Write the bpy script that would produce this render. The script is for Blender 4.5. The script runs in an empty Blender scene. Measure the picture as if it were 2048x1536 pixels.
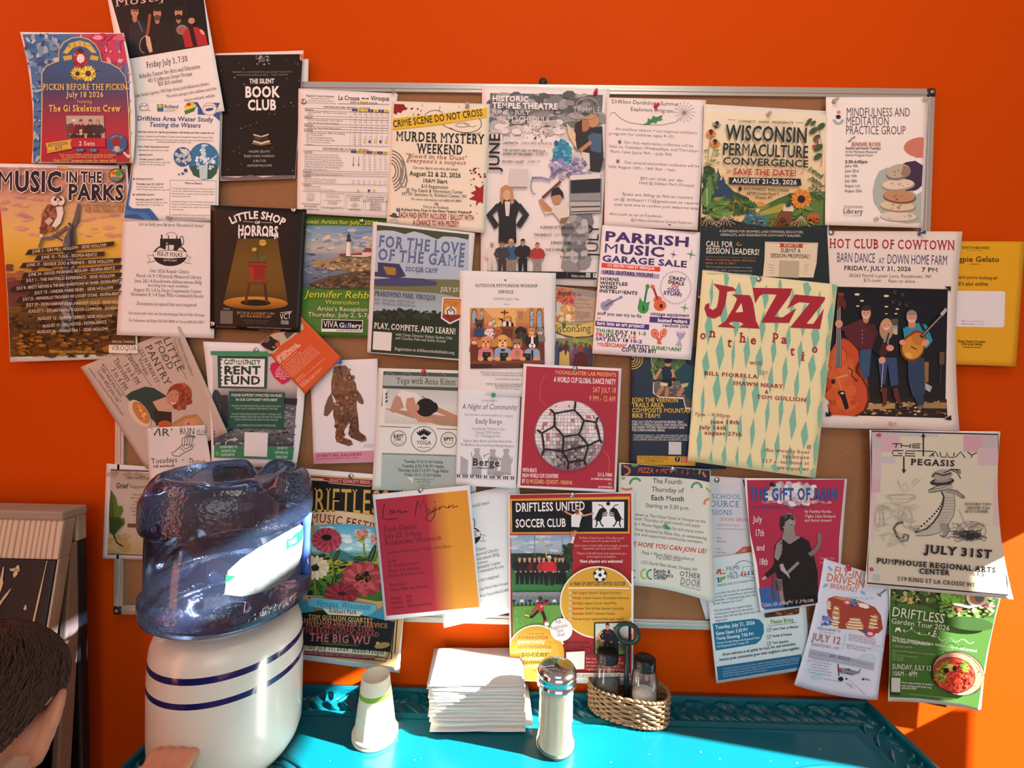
import bpy,bmesh,math,random
import numpy as np
from mathutils import Vector,Matrix,Euler
from mathutils.geometry import tessellate_polygon
random.seed(7)
SC = bpy.context.scene
COL = SC.collection

# ------------------------------------------------------------------ camera
F = 900.0
CAM = np.array([0.0046175,-1.0337987,1.4527694])
PIT,YAW,ROL = 0.01442175,0.01265093,-0.01977517
def _rz(t): return np.array([[math.cos(t),-math.sin(t),0],[math.sin(t),math.cos(t),0],[0,0,1]])
def _rx(t): return np.array([[1,0,0],[0,math.cos(t),-math.sin(t)],[0,math.sin(t),math.cos(t)]])
def _ry(t): return np.array([[math.cos(t),0,math.sin(t)],[0,1,0],[-math.sin(t),0,math.cos(t)]])
MR = _rz(YAW) @ _rx(-PIT) @ _ry(ROL)          # columns: right, forward, up
cam = bpy.data.cameras.new('camera'); cam.sensor_width = 36; cam.lens = F / 2048 * 36
cam.clip_start = 0.02
camo = bpy.data.objects.new('camera',cam); COL.objects.link(camo)
camo.matrix_world = Matrix(((MR[0,0],MR[0,2],-MR[0,1],CAM[0]),(MR[1,0],MR[1,2],-MR[1,1],CAM[1]),
                            (MR[2,0],MR[2,2],-MR[2,1],CAM[2]),(0,0,0,1)))
SC.camera = camo

# ------------------------------------------------------------------ light
SC.view_settings.view_transform = 'Standard'; SC.view_settings.look = 'None'
SC.view_settings.gamma = 1; SC.view_settings.use_curve_mapping = False
SC.view_settings.exposure = 0.0
w = bpy.data.worlds.new('sky'); SC.world = w; w.use_nodes = True
w.node_tree.nodes['Background'].inputs[0].default_value = (0.80,0.90,1.0,1)
w.node_tree.nodes['Background'].inputs[1].default_value = 0.38
SUN_DIR = Vector((-1.0,0.20,-0.55)).normalized()
sl = bpy.data.lights.new('sun','SUN'); sl.energy = 68.0; sl.angle = math.radians(0.6); sl.color = (1,.94,.84)
so = bpy.data.objects.new('sun',sl); COL.objects.link(so)
so.rotation_euler = SUN_DIR.to_track_quat('-Z','Y').to_euler(); so.location = (3,-1.5,3)
def area(name,loc,target,sx,sy,en,col):
    l = bpy.data.lights.new(name,'AREA'); l.shape = 'RECTANGLE'; l.size = sx; l.size_y = sy; l.energy = en; l.color = col
    o = bpy.data.objects.new(name,l); COL.objects.link(o); o.location = loc
    o.rotation_euler = (Vector(target) - Vector(loc)).to_track_quat('-Z','Y').to_euler()
area('shop_window_daylight',(0.6,-4.2,2.0),(0.3,0,1.4),2.6,2.0,44,(1.0,.97,.93))  # added frontal fill far behind the camera, no window there
area('ceiling_lamp_light',(0.25,-1.25,3.0),(0.3,0,1.9),.9,.5,11,(1.0,.86,.74))  # added warm fill from above, brightens the top of the wall

# ------------------------------------------------------------------ helpers
def ray(px):
    px = np.asarray(px,float)
    d = np.stack([(px[...,0] - 1024) / F,np.ones(px.shape[:-1]),-(px[...,1] - 768) / F],-1)
    return d @ MR.T
def on_wall(px,y):
    d = ray(px); t = (np.asarray(y) - CAM[1]) / d[...,1]
    return CAM + d * t[...,None]
def lin1(c): return c / 12.92 if c <= .04045 else ((c + .055) / 1.055) ** 2.4
_hx = {}
def hexc(h):
    if h in _hx: return _hx[h]
    s = h if len(h) == 6 else ''.join(k * 2 for k in h)
    r = tuple(lin1(int(s[i:i + 2],16) / 255) for i in (0,2,4)); _hx[h] = r; return r

_mats = {}
def mat(name,col,rough=.5,metal=0.,spec=.5,noise=0.,nscale=40.,bump=0.,bscale=200.,coat=0.,sss=0.,trans=0.,ior=1.45,dist=.002):
    if name in _mats: return _mats[name]
    m = bpy.data.materials.new(name); m.use_nodes = True; nt = m.node_tree; b = nt.nodes['Principled BSDF']
    c = hexc(col) if isinstance(col,str) else col
    b.inputs['Base Color'].default_value = (*c,1); b.inputs['Roughness'].default_value = rough; b.inputs['Metallic'].default_value = metal
    b.inputs['Specular IOR Level'].default_value = spec; b.inputs['Coat Weight'].default_value = coat
    b.inputs['Transmission Weight'].default_value = trans; b.inputs['IOR'].default_value = ior
    if sss: b.inputs['Subsurface Weight'].default_value = sss; b.inputs['Subsurface Radius'].default_value = (.02,.008,.004); b.inputs['Subsurface Scale'].default_value = .3
    tc = nt.nodes.new('ShaderNodeTexCoord')
    if noise:
        n = nt.nodes.new('ShaderNodeTexNoise'); n.inputs['Scale'].default_value = nscale; n.inputs['Detail'].default_value = 5
        nt.links.new(tc.outputs['Object'],n.inputs['Vector'])
        mx = nt.nodes.new('ShaderNodeMix'); mx.data_type = 'RGBA'
        mx.inputs['A'].default_value = (*[k * (1 - noise) for k in c],1); mx.inputs['B'].default_value = (*[min(1,k * (1 + noise)) for k in c],1)
        nt.links.new(n.outputs['Fac'],mx.inputs['Factor']); nt.links.new(mx.outputs['Result'],b.inputs['Base Color'])
    if bump:
        n2 = nt.nodes.new('ShaderNodeTexNoise'); n2.inputs['Scale'].default_value = bscale; n2.inputs['Detail'].default_value = 3
        nt.links.new(tc.outputs['Object'],n2.inputs['Vector'])
        bp = nt.nodes.new('ShaderNodeBump'); bp.inputs['Strength'].default_value = bump; bp.inputs['Distance'].default_value = dist
        nt.links.new(n2.outputs['Fac'],bp.inputs['Height']); nt.links.new(bp.outputs['Normal'],b.inputs['Normal'])
    _mats[name] = m; return m

def link(name,me,parent=None,m=None,smooth=False):
    o = bpy.data.objects.new(name,me); COL.objects.link(o)
    if m is not None:
        for k in (m if isinstance(m,(list,tuple)) else [m]): me.materials.append(k)
    if smooth: me.polygons.foreach_set('use_smooth',[True] * len(me.polygons))
    if parent is not None: o.parent = parent
    return o
def tag(o,label=None,cat=None,group=None,kind=None):
    if label: o['label'] = label
    if cat: o['category'] = cat
    if group: o['group'] = group
    if kind: o['kind'] = kind
    return o
def empty(name,loc,rz=0):
    o = bpy.data.objects.new(name,None); COL.objects.link(o); o.location = loc; o.rotation_euler = (0,0,rz); o.empty_display_size = .02
    return o

class MB:
    """collects simple solids into one mesh"""
    def __init__(s): s.v = []; s.f = []; s.mi = []
    def add(s,vs,fs,mi=0):
        b = len(s.v); s.v += [tuple(p) for p in vs]; s.f += [tuple(i + b for i in f) for f in fs]; s.mi += [mi] * len(fs); return s
    def box(s,x0,x1,y0,y1,z0,z1,mi=0,M=None):
        vs = [(x,y,z) for z in (z0,z1) for y in (y0,y1) for x in (x0,x1)]
        if M is not None: vs = [M @ Vector(p) for p in vs]
        return s.add(vs,[(0,2,3,1),(4,5,7,6),(0,1,5,4),(2,6,7,3),(0,4,6,2),(1,3,7,5)],mi)
    def lathe(s,prof,n=48,mi=0,c=(0,0,0),sx=1,sy=1,mis=None,M=None,fn=None):
        vs = []; fs = []; m2 = []
        for (r,z) in prof:
            for k in range(n):
                a = 2 * math.pi * k / n
                rr = r if fn is None else r * fn(a,z)
                p = Vector((c[0] + rr * math.cos(a) * sx,c[1] + rr * math.sin(a) * sy,c[2] + z))
                vs.append(M @ p if M is not None else p)
        for j in range(len(prof) - 1):
            for k in range(n):
                k2 = (k + 1) % n
                fs.append((j * n + k,j * n + k2,(j + 1) * n + k2,(j + 1) * n + k)); m2.append(mis[j] if mis else mi)
        if prof[0][0] > 1e-6: fs.append(tuple(reversed(range(n)))); m2.append(m2[0])
        if prof[-1][0] > 1e-6: fs.append(tuple((len(prof) - 1) * n + k for k in range(n))); m2.append(m2[-2])
        b = len(s.v); s.v += [tuple(p) for p in vs]; s.f += [tuple(i + b for i in f) for f in fs]; s.mi += m2; return s
    def tube(s,pts,r,n=8,mi=0,closed=False):
        P = [Vector(p) for p in pts]; N = len(P); R = r if isinstance(r,(list,tuple)) else [r] * N
        vs = []; up = None
        for i in range(N):
            a = P[i - 1] if (i > 0 or closed) else P[i]; b = P[(i + 1) % N] if (i < N - 1 or closed) else P[i]
            t = (b - a).normalized()
            if up is None:
                up = Vector((0,0,1)) if abs(t.z) < .9 else Vector((1,0,0))
            x = t.cross(up).normalized(); up = x.cross(t).normalized()
            for k in range(n):
                q = 2 * math.pi * k / n; vs.append(P[i] + (x * math.cos(q) + up * math.sin(q)) * R[i])
        fs = []
        for i in range(N if closed else N - 1):
            for k in range(n):
                k2 = (k + 1) % n; j = (i + 1) % N
                fs.append((i * n + k,i * n + k2,j * n + k2,j * n + k))
        if not closed: fs += [tuple(reversed(range(n))),tuple((N - 1) * n + k for k in range(n))]
        return s.add(vs,fs,mi)
    def build(s,name,m,parent=None,smooth=False,bevel=0,seg=2,fix=True):
        me = bpy.data.meshes.new(name); me.from_pydata(s.v,[],s.f)
        me.polygons.foreach_set('material_index',s.mi)
        if fix:
            bm = bmesh.new(); bm.from_mesh(me); bmesh.ops.recalc_face_normals(bm,faces=bm.faces); bm.to_mesh(me); bm.free()
        me.update()
        o = link(name,me,parent,m,smooth)
        if bevel:
            md = o.modifiers.new('bevel','BEVEL'); md.width = bevel; md.segments = seg; md.limit_method = 'ANGLE'
        return o

# ------------------------------------------------------------------ lettering: glyph outlines from the built-in font
CHARS = sorted(set("ABCDEFGHIJKLMNOPQRSTUVWXYZabcdefghijklmnopqrstuvwxyz0123456789.,:;-!?'\"()&@$+/|*%"))
WT = {'': 0.0,'b': .019,'k': .036}
GLY = {}
def build_glyphs():
    tmp = []
    for wk,off in WT.items():
        for ch in CHARS:
            c = bpy.data.curves.new('g','FONT'); c.body = ch; c.resolution_u = 2; c.offset = off; c.fill_mode = 'FRONT'
            o = bpy.data.objects.new('g',c); COL.objects.link(o); tmp.append((wk,ch,o))
    adv = {}
    for ch in CHARS:
        c = bpy.data.curves.new('g','FONT'); c.body = 'H' + ch + 'H'; o = bpy.data.objects.new('g',c); COL.objects.link(o); adv[ch] = o
    c = bpy.data.curves.new('g','FONT'); c.body = 'HH'; hh = bpy.data.objects.new('g',c); COL.objects.link(hh)
    bpy.context.view_layer.update()
    dg = bpy.context.evaluated_depsgraph_get()
    w0 = hh.dimensions.x
    for wk,ch,o in tmp:
        me = bpy.data.meshes.new_from_object(o.evaluated_get(dg))
        v = np.array([tuple(p.co[:2]) for p in me.vertices]) if len(me.vertices) else np.zeros((0,2))
        tr = []; ec = {}
        for p in me.polygons:
            k = list(p.vertices)
            for i in range(1,len(k) - 1): tr.append((k[0],k[i],k[i + 1]))
            for i in range(len(k)):
                e = tuple(sorted((k[i],k[(i + 1) % len(k)]))); ec[e] = ec.get(e,0) + 1
        flat = [(min(v[a][0],v[b][0]),max(v[a][0],v[b][0]),(v[a][1] + v[b][1]) / 2) for (a,b),n in ec.items()
                if n == 1 and abs(v[a][1] - v[b][1]) < .004 and abs(v[a][0] - v[b][0]) > .03]
        GLY[(wk,ch)] = [v,tr,adv[ch].dimensions.x - w0 + WT[wk] * 1.2,flat]
        bpy.data.meshes.remove(me)
    for wk,off in WT.items():                       # M keeps its plain outline in every weight
        if off:
            GLY[(wk,'M')] = [GLY[('','M')][0].copy(),list(GLY[('','M')][1]),GLY[(wk,'M')][2],GLY[('','M')][3]]
    cap = GLY[('','H')][0][:,1].max()
    for g in GLY.values():
        g[0] = g[0] / cap; g[2] /= cap; g[3] = [(a / cap,b / cap,y / cap) for a,b,y in g[3]]
    for o in list(COL.objects):
        if o.type == 'FONT':
            c = o.data; bpy.data.objects.remove(o); bpy.data.curves.remove(c)
    xh = GLY[('','x')][0][:,1].max()
    # slab serifs on the flat ends of the stems
    for (wk,ch),g in list(GLY.items()):
        v,tr,ad,flat = g; v2 = [tuple(p) for p in v]; t2 = list(tr)
        if ch.isalnum():
            for a,b,y in flat:
                wd = b - a
                up = 1 if (y < .12) else -1
                if not (abs(y) < .07 or abs(y - 1) < .07 or abs(y - xh) < .07 or y < -.1 or y > 1.02): continue
                if wd > .42: continue
                s_ = .10; th = .075 + WT[wk]
                if wd > .24: l_,r_ = s_,0
                else: l_,r_ = s_,s_
                if ch in 'bdpqghmnru' and abs(y - xh) < .07: r_ = 0
                n = len(v2); v2 += [(a - l_,y),(b + r_,y),(b + r_,y + up * th),(a - l_,y + up * th)]
                t2 += [(n,n + 1,n + 2),(n,n + 2,n + 3)]
        GLY[('r' + wk,ch)] = [np.array(v2) if v2 else v,t2,ad + (.1 if ch.isalnum() else 0),flat]
build_glyphs()

# ------------------------------------------------------------------ flyers: sheet + printing that lies on the sheet
ZK = 460 / 2048
INK = bpy.data.materials.new('printing_ink'); INK.use_nodes = True
_b = INK.node_tree.nodes['Principled BSDF']; _b.inputs['Roughness'].default_value = .55; _b.inputs['Specular IOR Level'].default_value = .25
_a = INK.node_tree.nodes.new('ShaderNodeAttribute'); _a.attribute_name = 'print_colour'
INK.node_tree.links.new(_a.outputs['Color'],_b.inputs['Base Color'])
def paper_mat(name,col,rough=.62): return mat(name,col,rough,noise=.03,nscale=18,bump=.12,bscale=60,spec=.3,dist=.0015)

class Flyer:
    def __init__(s,name,quad,layer,label,cat='flyer',paper='eceae6',curl=None,bulge=None,zo=(0,0),base=.0195,step=.0022,ang=None,rough=.62,fine=13):
        s.q = np.array(quad,float); s.name = name; s.label = label; s.cat = cat; s.paper = paper; s.curl = curl or {}; s.bulge = bulge or {}
        s.zo = zo; s.depth = base + step * layer; s.parts = {}; s.order = []; s.cur = 'print'; s.k = 0; s.rough = rough; s.fine = fine
        d = s.q[1] - s.q[0]; s.ang = math.degrees(math.atan2(d[1],d[0])) if ang is None else ang
    def z(s,x,y=None): s.zo = (x,y) if y is not None else x; return s
    def p(s,name): s.cur = name; return s
    def P(s,pts): return np.asarray(pts,float) * ZK + np.array(s.zo)
    def uv(s,pts):
        a = np.asarray(pts,float); u = a[...,0:1]; v = a[...,1:2]; q = s.q
        return q[0] * (1 - u) * (1 - v) + q[1] * u * (1 - v) + q[2] * u * v + q[3] * (1 - u) * v
    def inv(s,px):
        q = s.q; px = np.asarray(px,float); uv = np.full(px.shape,.5)
        for _ in range(7):
            u = uv[:,0:1]; v = uv[:,1:2]
            r = q[0] * (1 - u) * (1 - v) + q[1] * u * (1 - v) + q[2] * u * v + q[3] * (1 - u) * v - px
            du = (q[1] - q[0]) * (1 - v) + (q[2] - q[3]) * v; dv = (q[3] - q[0]) * (1 - u) + (q[2] - q[1]) * u
            det = du[:,0] * dv[:,1] - du[:,1] * dv[:,0]
            uv[:,0] -= (r[:,0] * dv[:,1] - r[:,1] * dv[:,0]) / det; uv[:,1] -= (du[:,0] * r[:,1] - du[:,1] * r[:,0]) / det
        return uv
    def lift(s,uv):
        u = np.clip(uv[:,0],-.1,1.1); v = np.clip(uv[:,1],-.1,1.1); L = np.zeros(len(uv))
        for k,a in s.curl.items():
            if k in ('tl','tr','bl','br'):
                cu = 1 - u if k[1] == 'l' else u; cv = 1 - v if k[0] == 't' else v
                L += a * np.clip(cu + cv - .95,0,2) ** 2
            elif k == 'b': L += a * np.clip((v - .35) / .65,0,2) ** 2
            elif k == 't': L += a * np.clip((.65 - v) / .65,0,2) ** 2
            elif k == 'l': L += a * np.clip((.55 - u) / .55,0,2) ** 2
            elif k == 'r': L += a * np.clip((u - .45) / .55,0,2) ** 2
            elif k == 'bow': L += a * 4 * np.clip(u * (1 - u),0,1)
            elif k == 'w': L += a[0] * (1 + np.sin(a[1] * u + a[2] * v + a[3]))
            elif k == 'wb': L += a[0] * (1 + np.sin(a[1] * u + a[2])) * np.clip(v,0,1) ** 2
        return L
    def _put(s,px,tris,cols):
        s.k += 1
        if s.cur not in s.parts: s.parts[s.cur] = []
        s.parts[s.cur].append((np.asarray(px,float),np.asarray(tris,int),cols,s.k))
    def _fill(s,px,c,fine=None):
        px = np.asarray(px,float)
        tr = tessellate_polygon([[Vector((p[0],p[1],0)) for p in px]])
        V = [tuple(p) for p in px]; T = [tuple(t) for t in tr]; mx = (fine or s.fine) ** 2; out = []; cache = {}
        def mid(i,j):
            e = (i,j) if i < j else (j,i)
            if e not in cache: V.append(((V[i][0] + V[j][0]) / 2,(V[i][1] + V[j][1]) / 2)); cache[e] = len(V) - 1
            return cache[e]
        while T:
            a,b,d = T.pop(); l = [(V[i][0] - V[j][0]) ** 2 + (V[i][1] - V[j][1]) ** 2 for i,j in ((a,b),(b,d),(d,a))]
            m = max(l)
            if m <= mx: out.append((a,b,d)); continue
            k = l.index(m); i,j,o = ((a,b,d),(b,d,a),(d,a,b))[k]; n = mid(i,j); T += [(i,n,o),(n,j,o)]
        if callable(c):
            VA = np.array(V); zz = (VA - np.array(s.zo)) / ZK
            cols = [c(*(zz[list(t)].mean(0))) for t in out]; cols = [hexc(k) if isinstance(k,str) else k for k in cols]
        else: cols = [hexc(c)] * len(out)
        s._put(V,out,cols)
    # --- drawing, in close-up coordinates
    def poly(s,pts,c,fine=None): s._fill(s.P(pts),c,fine); return s
    def quadp(s,u0,v0,u1,v1,c,fine=None): s._fill(s.uv([(u0,v0),(u1,v0),(u1,v1),(u0,v1)]),c,fine); return s
    def r(s,x0,y0,x1,y1,c,a=None,fine=None):       # rectangle turned with the sheet about its first corner
        t = math.radians(s.ang if a is None else a); w_,h_ = x1 - x0,y1 - y0; ct,st = math.cos(t),math.sin(t)
        return s.poly([(x0,y0),(x0 + w_ * ct,y0 + w_ * st),(x0 + w_ * ct - h_ * st,y0 + w_ * st + h_ * ct),(x0 - h_ * st,y0 + h_ * ct)],c,fine)
    def e(s,cx,cy,rx,ry=None,c='000',rot=0,a0=0,a1=360,n=None,fine=None):
        ry = rx if ry is None else ry; n = n or (10 if rx < 14 else 20 if rx < 60 else 32); t = math.radians(rot)
        pts = []
        for i in range(n + (0 if a1 - a0 >= 360 else 1)):
            q = math.radians(a0 + (a1 - a0) * i / n); x,y = rx * math.cos(q),ry * math.sin(q)
            pts.append((cx + x * math.cos(t) - y * math.sin(t),cy + x * math.sin(t) + y * math.cos(t)))
        return s.poly(pts,c,fine)
    def l(s,pts,w_,c,closed=False):
        pts = [np.array(p,float) for p in pts]; N = len(pts); L = []; Rr = []
        for i in range(N):
            a = pts[i - 1] if (i or closed) else pts[i]; b = pts[(i + 1) % N] if (i < N - 1 or closed) else pts[i]
            d = b - a; d = d / (np.hypot(*d) + 1e-9); nn = np.array([-d[1],d[0]]) * w_ / 2
            L.append(pts[i] + nn); Rr.append(pts[i] - nn)
        V = s.P(L + Rr); T = []
        for i in range(N if closed else N - 1):
            j = (i + 1) % N; T += [(i,j,N + j),(i,N + j,N + i)]
        # split long segments
        if not s.curl:
            s._put(V,T,[hexc(c)] * len(T)); return s
        VV = []; TT = []
        for i in range(N if closed else N - 1):
            j = (i + 1) % N; n = max(1,int(np.hypot(*(V[j] - V[i])) / s.fine) + 1); b0 = len(VV)
            for k in range(n + 1):
                q = k / n; VV += [V[i] * (1 - q) + V[j] * q,V[N + i] * (1 - q) + V[N + j] * q]
            for k in range(n): o = b0 + 2 * k; TT += [(o,o + 2,o + 3),(o,o + 3,o + 1)]
        s._put(VV,TT,[hexc(c)] * len(TT)); return s
    def ring(s,cx,cy,rx,ry,w_,c,a0=0,a1=360,rot=0):
        n = max(8,int(abs(a1 - a0) / 12)); t = math.radians(rot); pts = []
        for i in range(n + 1):
            q = math.radians(a0 + (a1 - a0) * i / n); x,y = rx * math.cos(q),ry * math.sin(q)
            pts.append((cx + x * math.cos(t) - y * math.sin(t),cy + x * math.sin(t) + y * math.cos(t)))
        return s.l(pts,w_,c)
    def t(s,txt,x,y,h,c='222',f='',w=None,a='l',ang=None,sp=0.,jit=0.,arc=None,wave=None):
        """a line of lettering: baseline start x,y; cap height h; total width w; f: ''/b/k sans, r.. serif, i slanted, n narrow"""
        ital = 'i' in f; fk = f.replace('i','').replace('n',''); nar = .62 if 'n' in f else 1.
        wk = fk
        pens = []; X = 0.
        for ch in txt:
            if ch == ' ': X += .42 + sp; continue
            if ('',ch) not in GLY: ch = '-'
            g = GLY[(wk,ch)]; pens.append((X,g)); X += g[2] + sp
        if not pens: return s
        tot = X - sp; sx = h * nar if w is None else w / tot
        W_ = tot * sx; off = {'l': 0,'c': -W_ / 2,'r': -W_}[a]
        t_ = math.radians(s.ang if ang is None else ang); ct,st = math.cos(t_),math.sin(t_)
        VV = []; TT = []; n0 = 0; rnd = random.Random(hash(txt) & 255 if False else len(txt) * 7 + ord(txt[0]))
        for X,g in pens:
            v = g[0]
            if len(v) == 0: continue
            gx = v[:,0] + (.22 * v[:,1] if ital else 0); gy = v[:,1]
            if jit:
                q = rnd.uniform(-1,1) * jit * .25; mx_ = g[2] / 2
                gx,gy = mx_ + (gx - mx_) * math.cos(q) - gy * math.sin(q),(gx - mx_) * math.sin(q) + gy * math.cos(q) + rnd.uniform(-1,1) * jit * .1
            lx = off + (X + gx) * sx; ly = -gy * h
            if wave: ly = ly + wave(X * sx / W_)
            if arc:                                                     # arc: radius, positive bows upward
                th = lx / arc; R_ = arc - ly * (1 if arc > 0 else 1)
                px_ = x + np.sin(th) * (arc - ly); py_ = y + arc - np.cos(th) * (arc - ly)
                dx,dy = px_ - x,py_ - y; px_,py_ = x + dx * ct - dy * st,y + dx * st + dy * ct
            else: px_ = x + lx * ct - ly * st; py_ = y + lx * st + ly * ct
            VV.append(np.stack([px_,py_],1)); TT += [(i + n0,j + n0,k + n0) for i,j,k in g[1]]; n0 += len(v)
        s._put(s.P(np.concatenate(VV)),TT,[hexc(c)] * len(TT)); return s
    def tm(s,lines,x,y,dy,h,c='333',f='',a='l',w=None,ang=None,dx=0):
        for i,q in enumerate(lines):
            if q: s.t(q,x + dx * i,y + dy * i,h,c,f,(w[i] if isinstance(w,(list,tuple)) else w),a,ang)
        return s
    def dots(s,x0,y0,x1,y1,n,r0,r1,cols,seed=1,asp=1.,inside=None):
        rn = random.Random(seed); i = 0; tries = 0
        while i < n and tries < n * 20:
            tries += 1
            x,y = rn.uniform(x0,x1),rn.uniform(y0,y1)
            if inside and not inside(x,y): continue
            r_ = rn.uniform(r0,r1); s.e(x,y,r_,r_ * asp * rn.uniform(.6,1.2),rn.choice(cols),rn.uniform(0,180) if asp > .65 else rn.uniform(-14,14),n=7); i += 1
        return s
    def flower(s,x,y,r,c1,c2,n=12,sq=.8,rot=0,inner=.3,ci='321'):
        for k in range(n):
            q = 2 * math.pi * k / n + rot; s.e(x + .6 * r * math.cos(q),y + .6 * r * math.sin(q) * sq,r * .42,r * .17,c1 if k % 2 else c2,math.degrees(math.atan2(math.sin(q) * sq,math.cos(q))),n=10)
        s.e(x,y,r * inner,r * inner * sq,ci,n=14); return s
    def person(s,x,y,h,shirt,pants,skin='c98',hair='321',lean=0,arms=1,shoes='222',sk=1.):
        """front view figure standing with the feet at x,y; height h"""
        q = h / 7.4; dx = lean
        s.poly([(x - 1.0 * q,y - 3.6 * q),(x + 1.0 * q,y - 3.6 * q),(x + .95 * q,y - .2 * q),(x + .25 * q,y - .2 * q),(x,y - 2.8 * q),(x - .25 * q,y - .2 * q),(x - .95 * q,y - .2 * q)],pants)
        s.e(x - .65 * q,y - .1 * q,.5 * q,.25 * q,shoes); s.e(x + .65 * q,y - .1 * q,.5 * q,.25 * q,shoes)
        if arms:
            s.l([(x + dx - 1.15 * q,y - 5.6 * q),(x + dx - 1.65 * q,y - 4.4 * q),(x + dx - 1.1 * q,y - 3.5 * q)],.62 * q,shirt)
            s.l([(x + dx + 1.15 * q,y - 5.6 * q),(x + dx + 1.65 * q,y - 4.4 * q),(x + dx + 1.1 * q,y - 3.5 * q)],.62 * q,shirt)
            s.e(x + dx - 1.0 * q,y - 3.4 * q,.3 * q,.3 * q,skin); s.e(x + dx + 1.0 * q,y - 3.4 * q,.3 * q,.3 * q,skin)
        s.poly([(x + dx - 1.35 * q,y - 5.7 * q),(x + dx - .5 * q,y - 6.15 * q),(x + dx + .5 * q,y - 6.15 * q),(x + dx + 1.35 * q,y - 5.7 * q),(x + 1.05 * q,y - 3.4 * q),(x - 1.05 * q,y - 3.4 * q)],shirt)
        s.poly([(x + dx - .25 * q,y - 6.5 * q),(x + dx + .25 * q,y - 6.5 * q),(x + dx + .3 * q,y - 6.0 * q),(x + dx,y - 5.75 * q),(x + dx - .3 * q,y - 6.0 * q)],skin)
        return s.head(x + dx,y - 6.85 * q,.5 * q,skin,hair)
    def head(s,x,y,r,skin,hair,face=True):
        s.e(x,y - .1 * r,r * 1.02,r * 1.25,hair); s.e(x,y + .15 * r,r * .82,r * 1.08,skin)
        if hair: s.e(x,y - .75 * r,r * .9,r * .45,hair)
        if face:
            for d in (-.33,.33): s.e(x + d * r,y + .05 * r,r * .13,r * .09,'221',n=6)
            s.l([(x - .25 * r,y + .7 * r),(x,y + .78 * r),(x + .25 * r,y + .7 * r)],r * .12,'733')
        return s
    # --- mesh
    def build(s):
        q = s.q; nu,nv = 16,20
        uu,vv = np.meshgrid(np.linspace(0,1,nu + 1),np.linspace(0,1,nv + 1)); uv = np.stack([uu.ravel(),vv.ravel()],1)
        px = s.uv(uv); u,v = uv[:,0:1],uv[:,1:2]
        for k,o in s.bulge.items():
            wt = {'l': (1 - u) * 4 * v * (1 - v),'r': u * 4 * v * (1 - v),'t': (1 - v) * 4 * u * (1 - u),'b': v * 4 * u * (1 - u)}[k]
            px = px + wt * np.array(o,float)
        W0 = on_wall(px,-(s.depth + s.lift(s.inv(px))))
        cen = on_wall(s.uv([(.5,.5)]),np.array([-s.depth]))[0]
        fs = [(j * (nu + 1) + i,j * (nu + 1) + i + 1,(j + 1) * (nu + 1) + i + 1,(j + 1) * (nu + 1) + i) for j in range(nv) for i in range(nu)]
        me = bpy.data.meshes.new(s.name); me.from_pydata([tuple(p - cen) for p in W0],[],[f[::-1] for f in fs]); me.update()
        o = link(s.name,me,None,paper_mat('paper_' + s.paper,s.paper,s.rough),True); o.location = cen
        md = o.modifiers.new('sheet','SOLIDIFY'); md.thickness = .00025; md.offset = -1
        tag(o,s.label,s.cat,'sheets pinned up on the notice board and wall')
        for name,els in s.parts.items():
            V = []; T = []; Cc = []; D = []; n = 0
            for pv,tr,cols,k in els:
                V.append(pv); D.append(np.full(len(pv),.00016 + .000012 * k)); T.append(tr + n); Cc += list(cols); n += len(pv)
            V = np.concatenate(V); T = np.concatenate(T); D = np.concatenate(D); C_ = np.array(Cc)
            q_ = s.inv(V); uc,vc = q_[:,0],q_[:,1]; bl = {k_: np.array(s.bulge.get(k_,(0,0)),float) for k_ in 'lrtb'}
            wq = np.linalg.norm(s.q[1] - s.q[0]); hq = np.linalg.norm(s.q[3] - s.q[0]); cv,cu = np.clip(vc,0,1),np.clip(uc,0,1)
            u2 = np.clip(uc,.003 + bl['l'][0] / wq * 4 * cv * (1 - cv),.997 + bl['r'][0] / wq * 4 * cv * (1 - cv)); v2 = np.clip(vc,.003 + bl['t'][1] / hq * 4 * cu * (1 - cu),.997 + bl['b'][1] / hq * 4 * cu * (1 - cu))
            ch_ = (np.abs(u2 - uc) + np.abs(v2 - vc)) > 1e-6; V = V.copy(); V[ch_] = s.uv(np.stack([u2,v2],1))[ch_]
            Wp = on_wall(V,-(s.depth + s.lift(s.inv(V)) + D)) - cen
            # face the room
            a,b,c = V[T[:,0]],V[T[:,1]],V[T[:,2]]; cr = (b - a)[:,0] * (c - a)[:,1] - (b - a)[:,1] * (c - a)[:,0]
            keep = np.abs(cr) > 1e-7; T = T[keep]; C_ = C_[keep]; cr = cr[keep]; fl = cr > 0; T[fl] = T[fl][:,::-1]
            me = bpy.data.meshes.new(name); me.vertices.add(len(Wp)); me.vertices.foreach_set('co',Wp.ravel())
            me.loops.add(len(T) * 3); me.loops.foreach_set('vertex_index',T.ravel())
            me.polygons.add(len(T)); me.polygons.foreach_set('loop_start',np.arange(len(T)) * 3)
            me.update(calc_edges=True); me.validate()
            at = me.color_attributes.new('print_colour','FLOAT_COLOR','CORNER')
            at.data.foreach_set('color',np.repeat(np.c_[C_,np.ones(len(C_))],3,0).astype(np.float32).ravel())
            link(name,me,o,INK,bool(s.curl))
        return o
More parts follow.
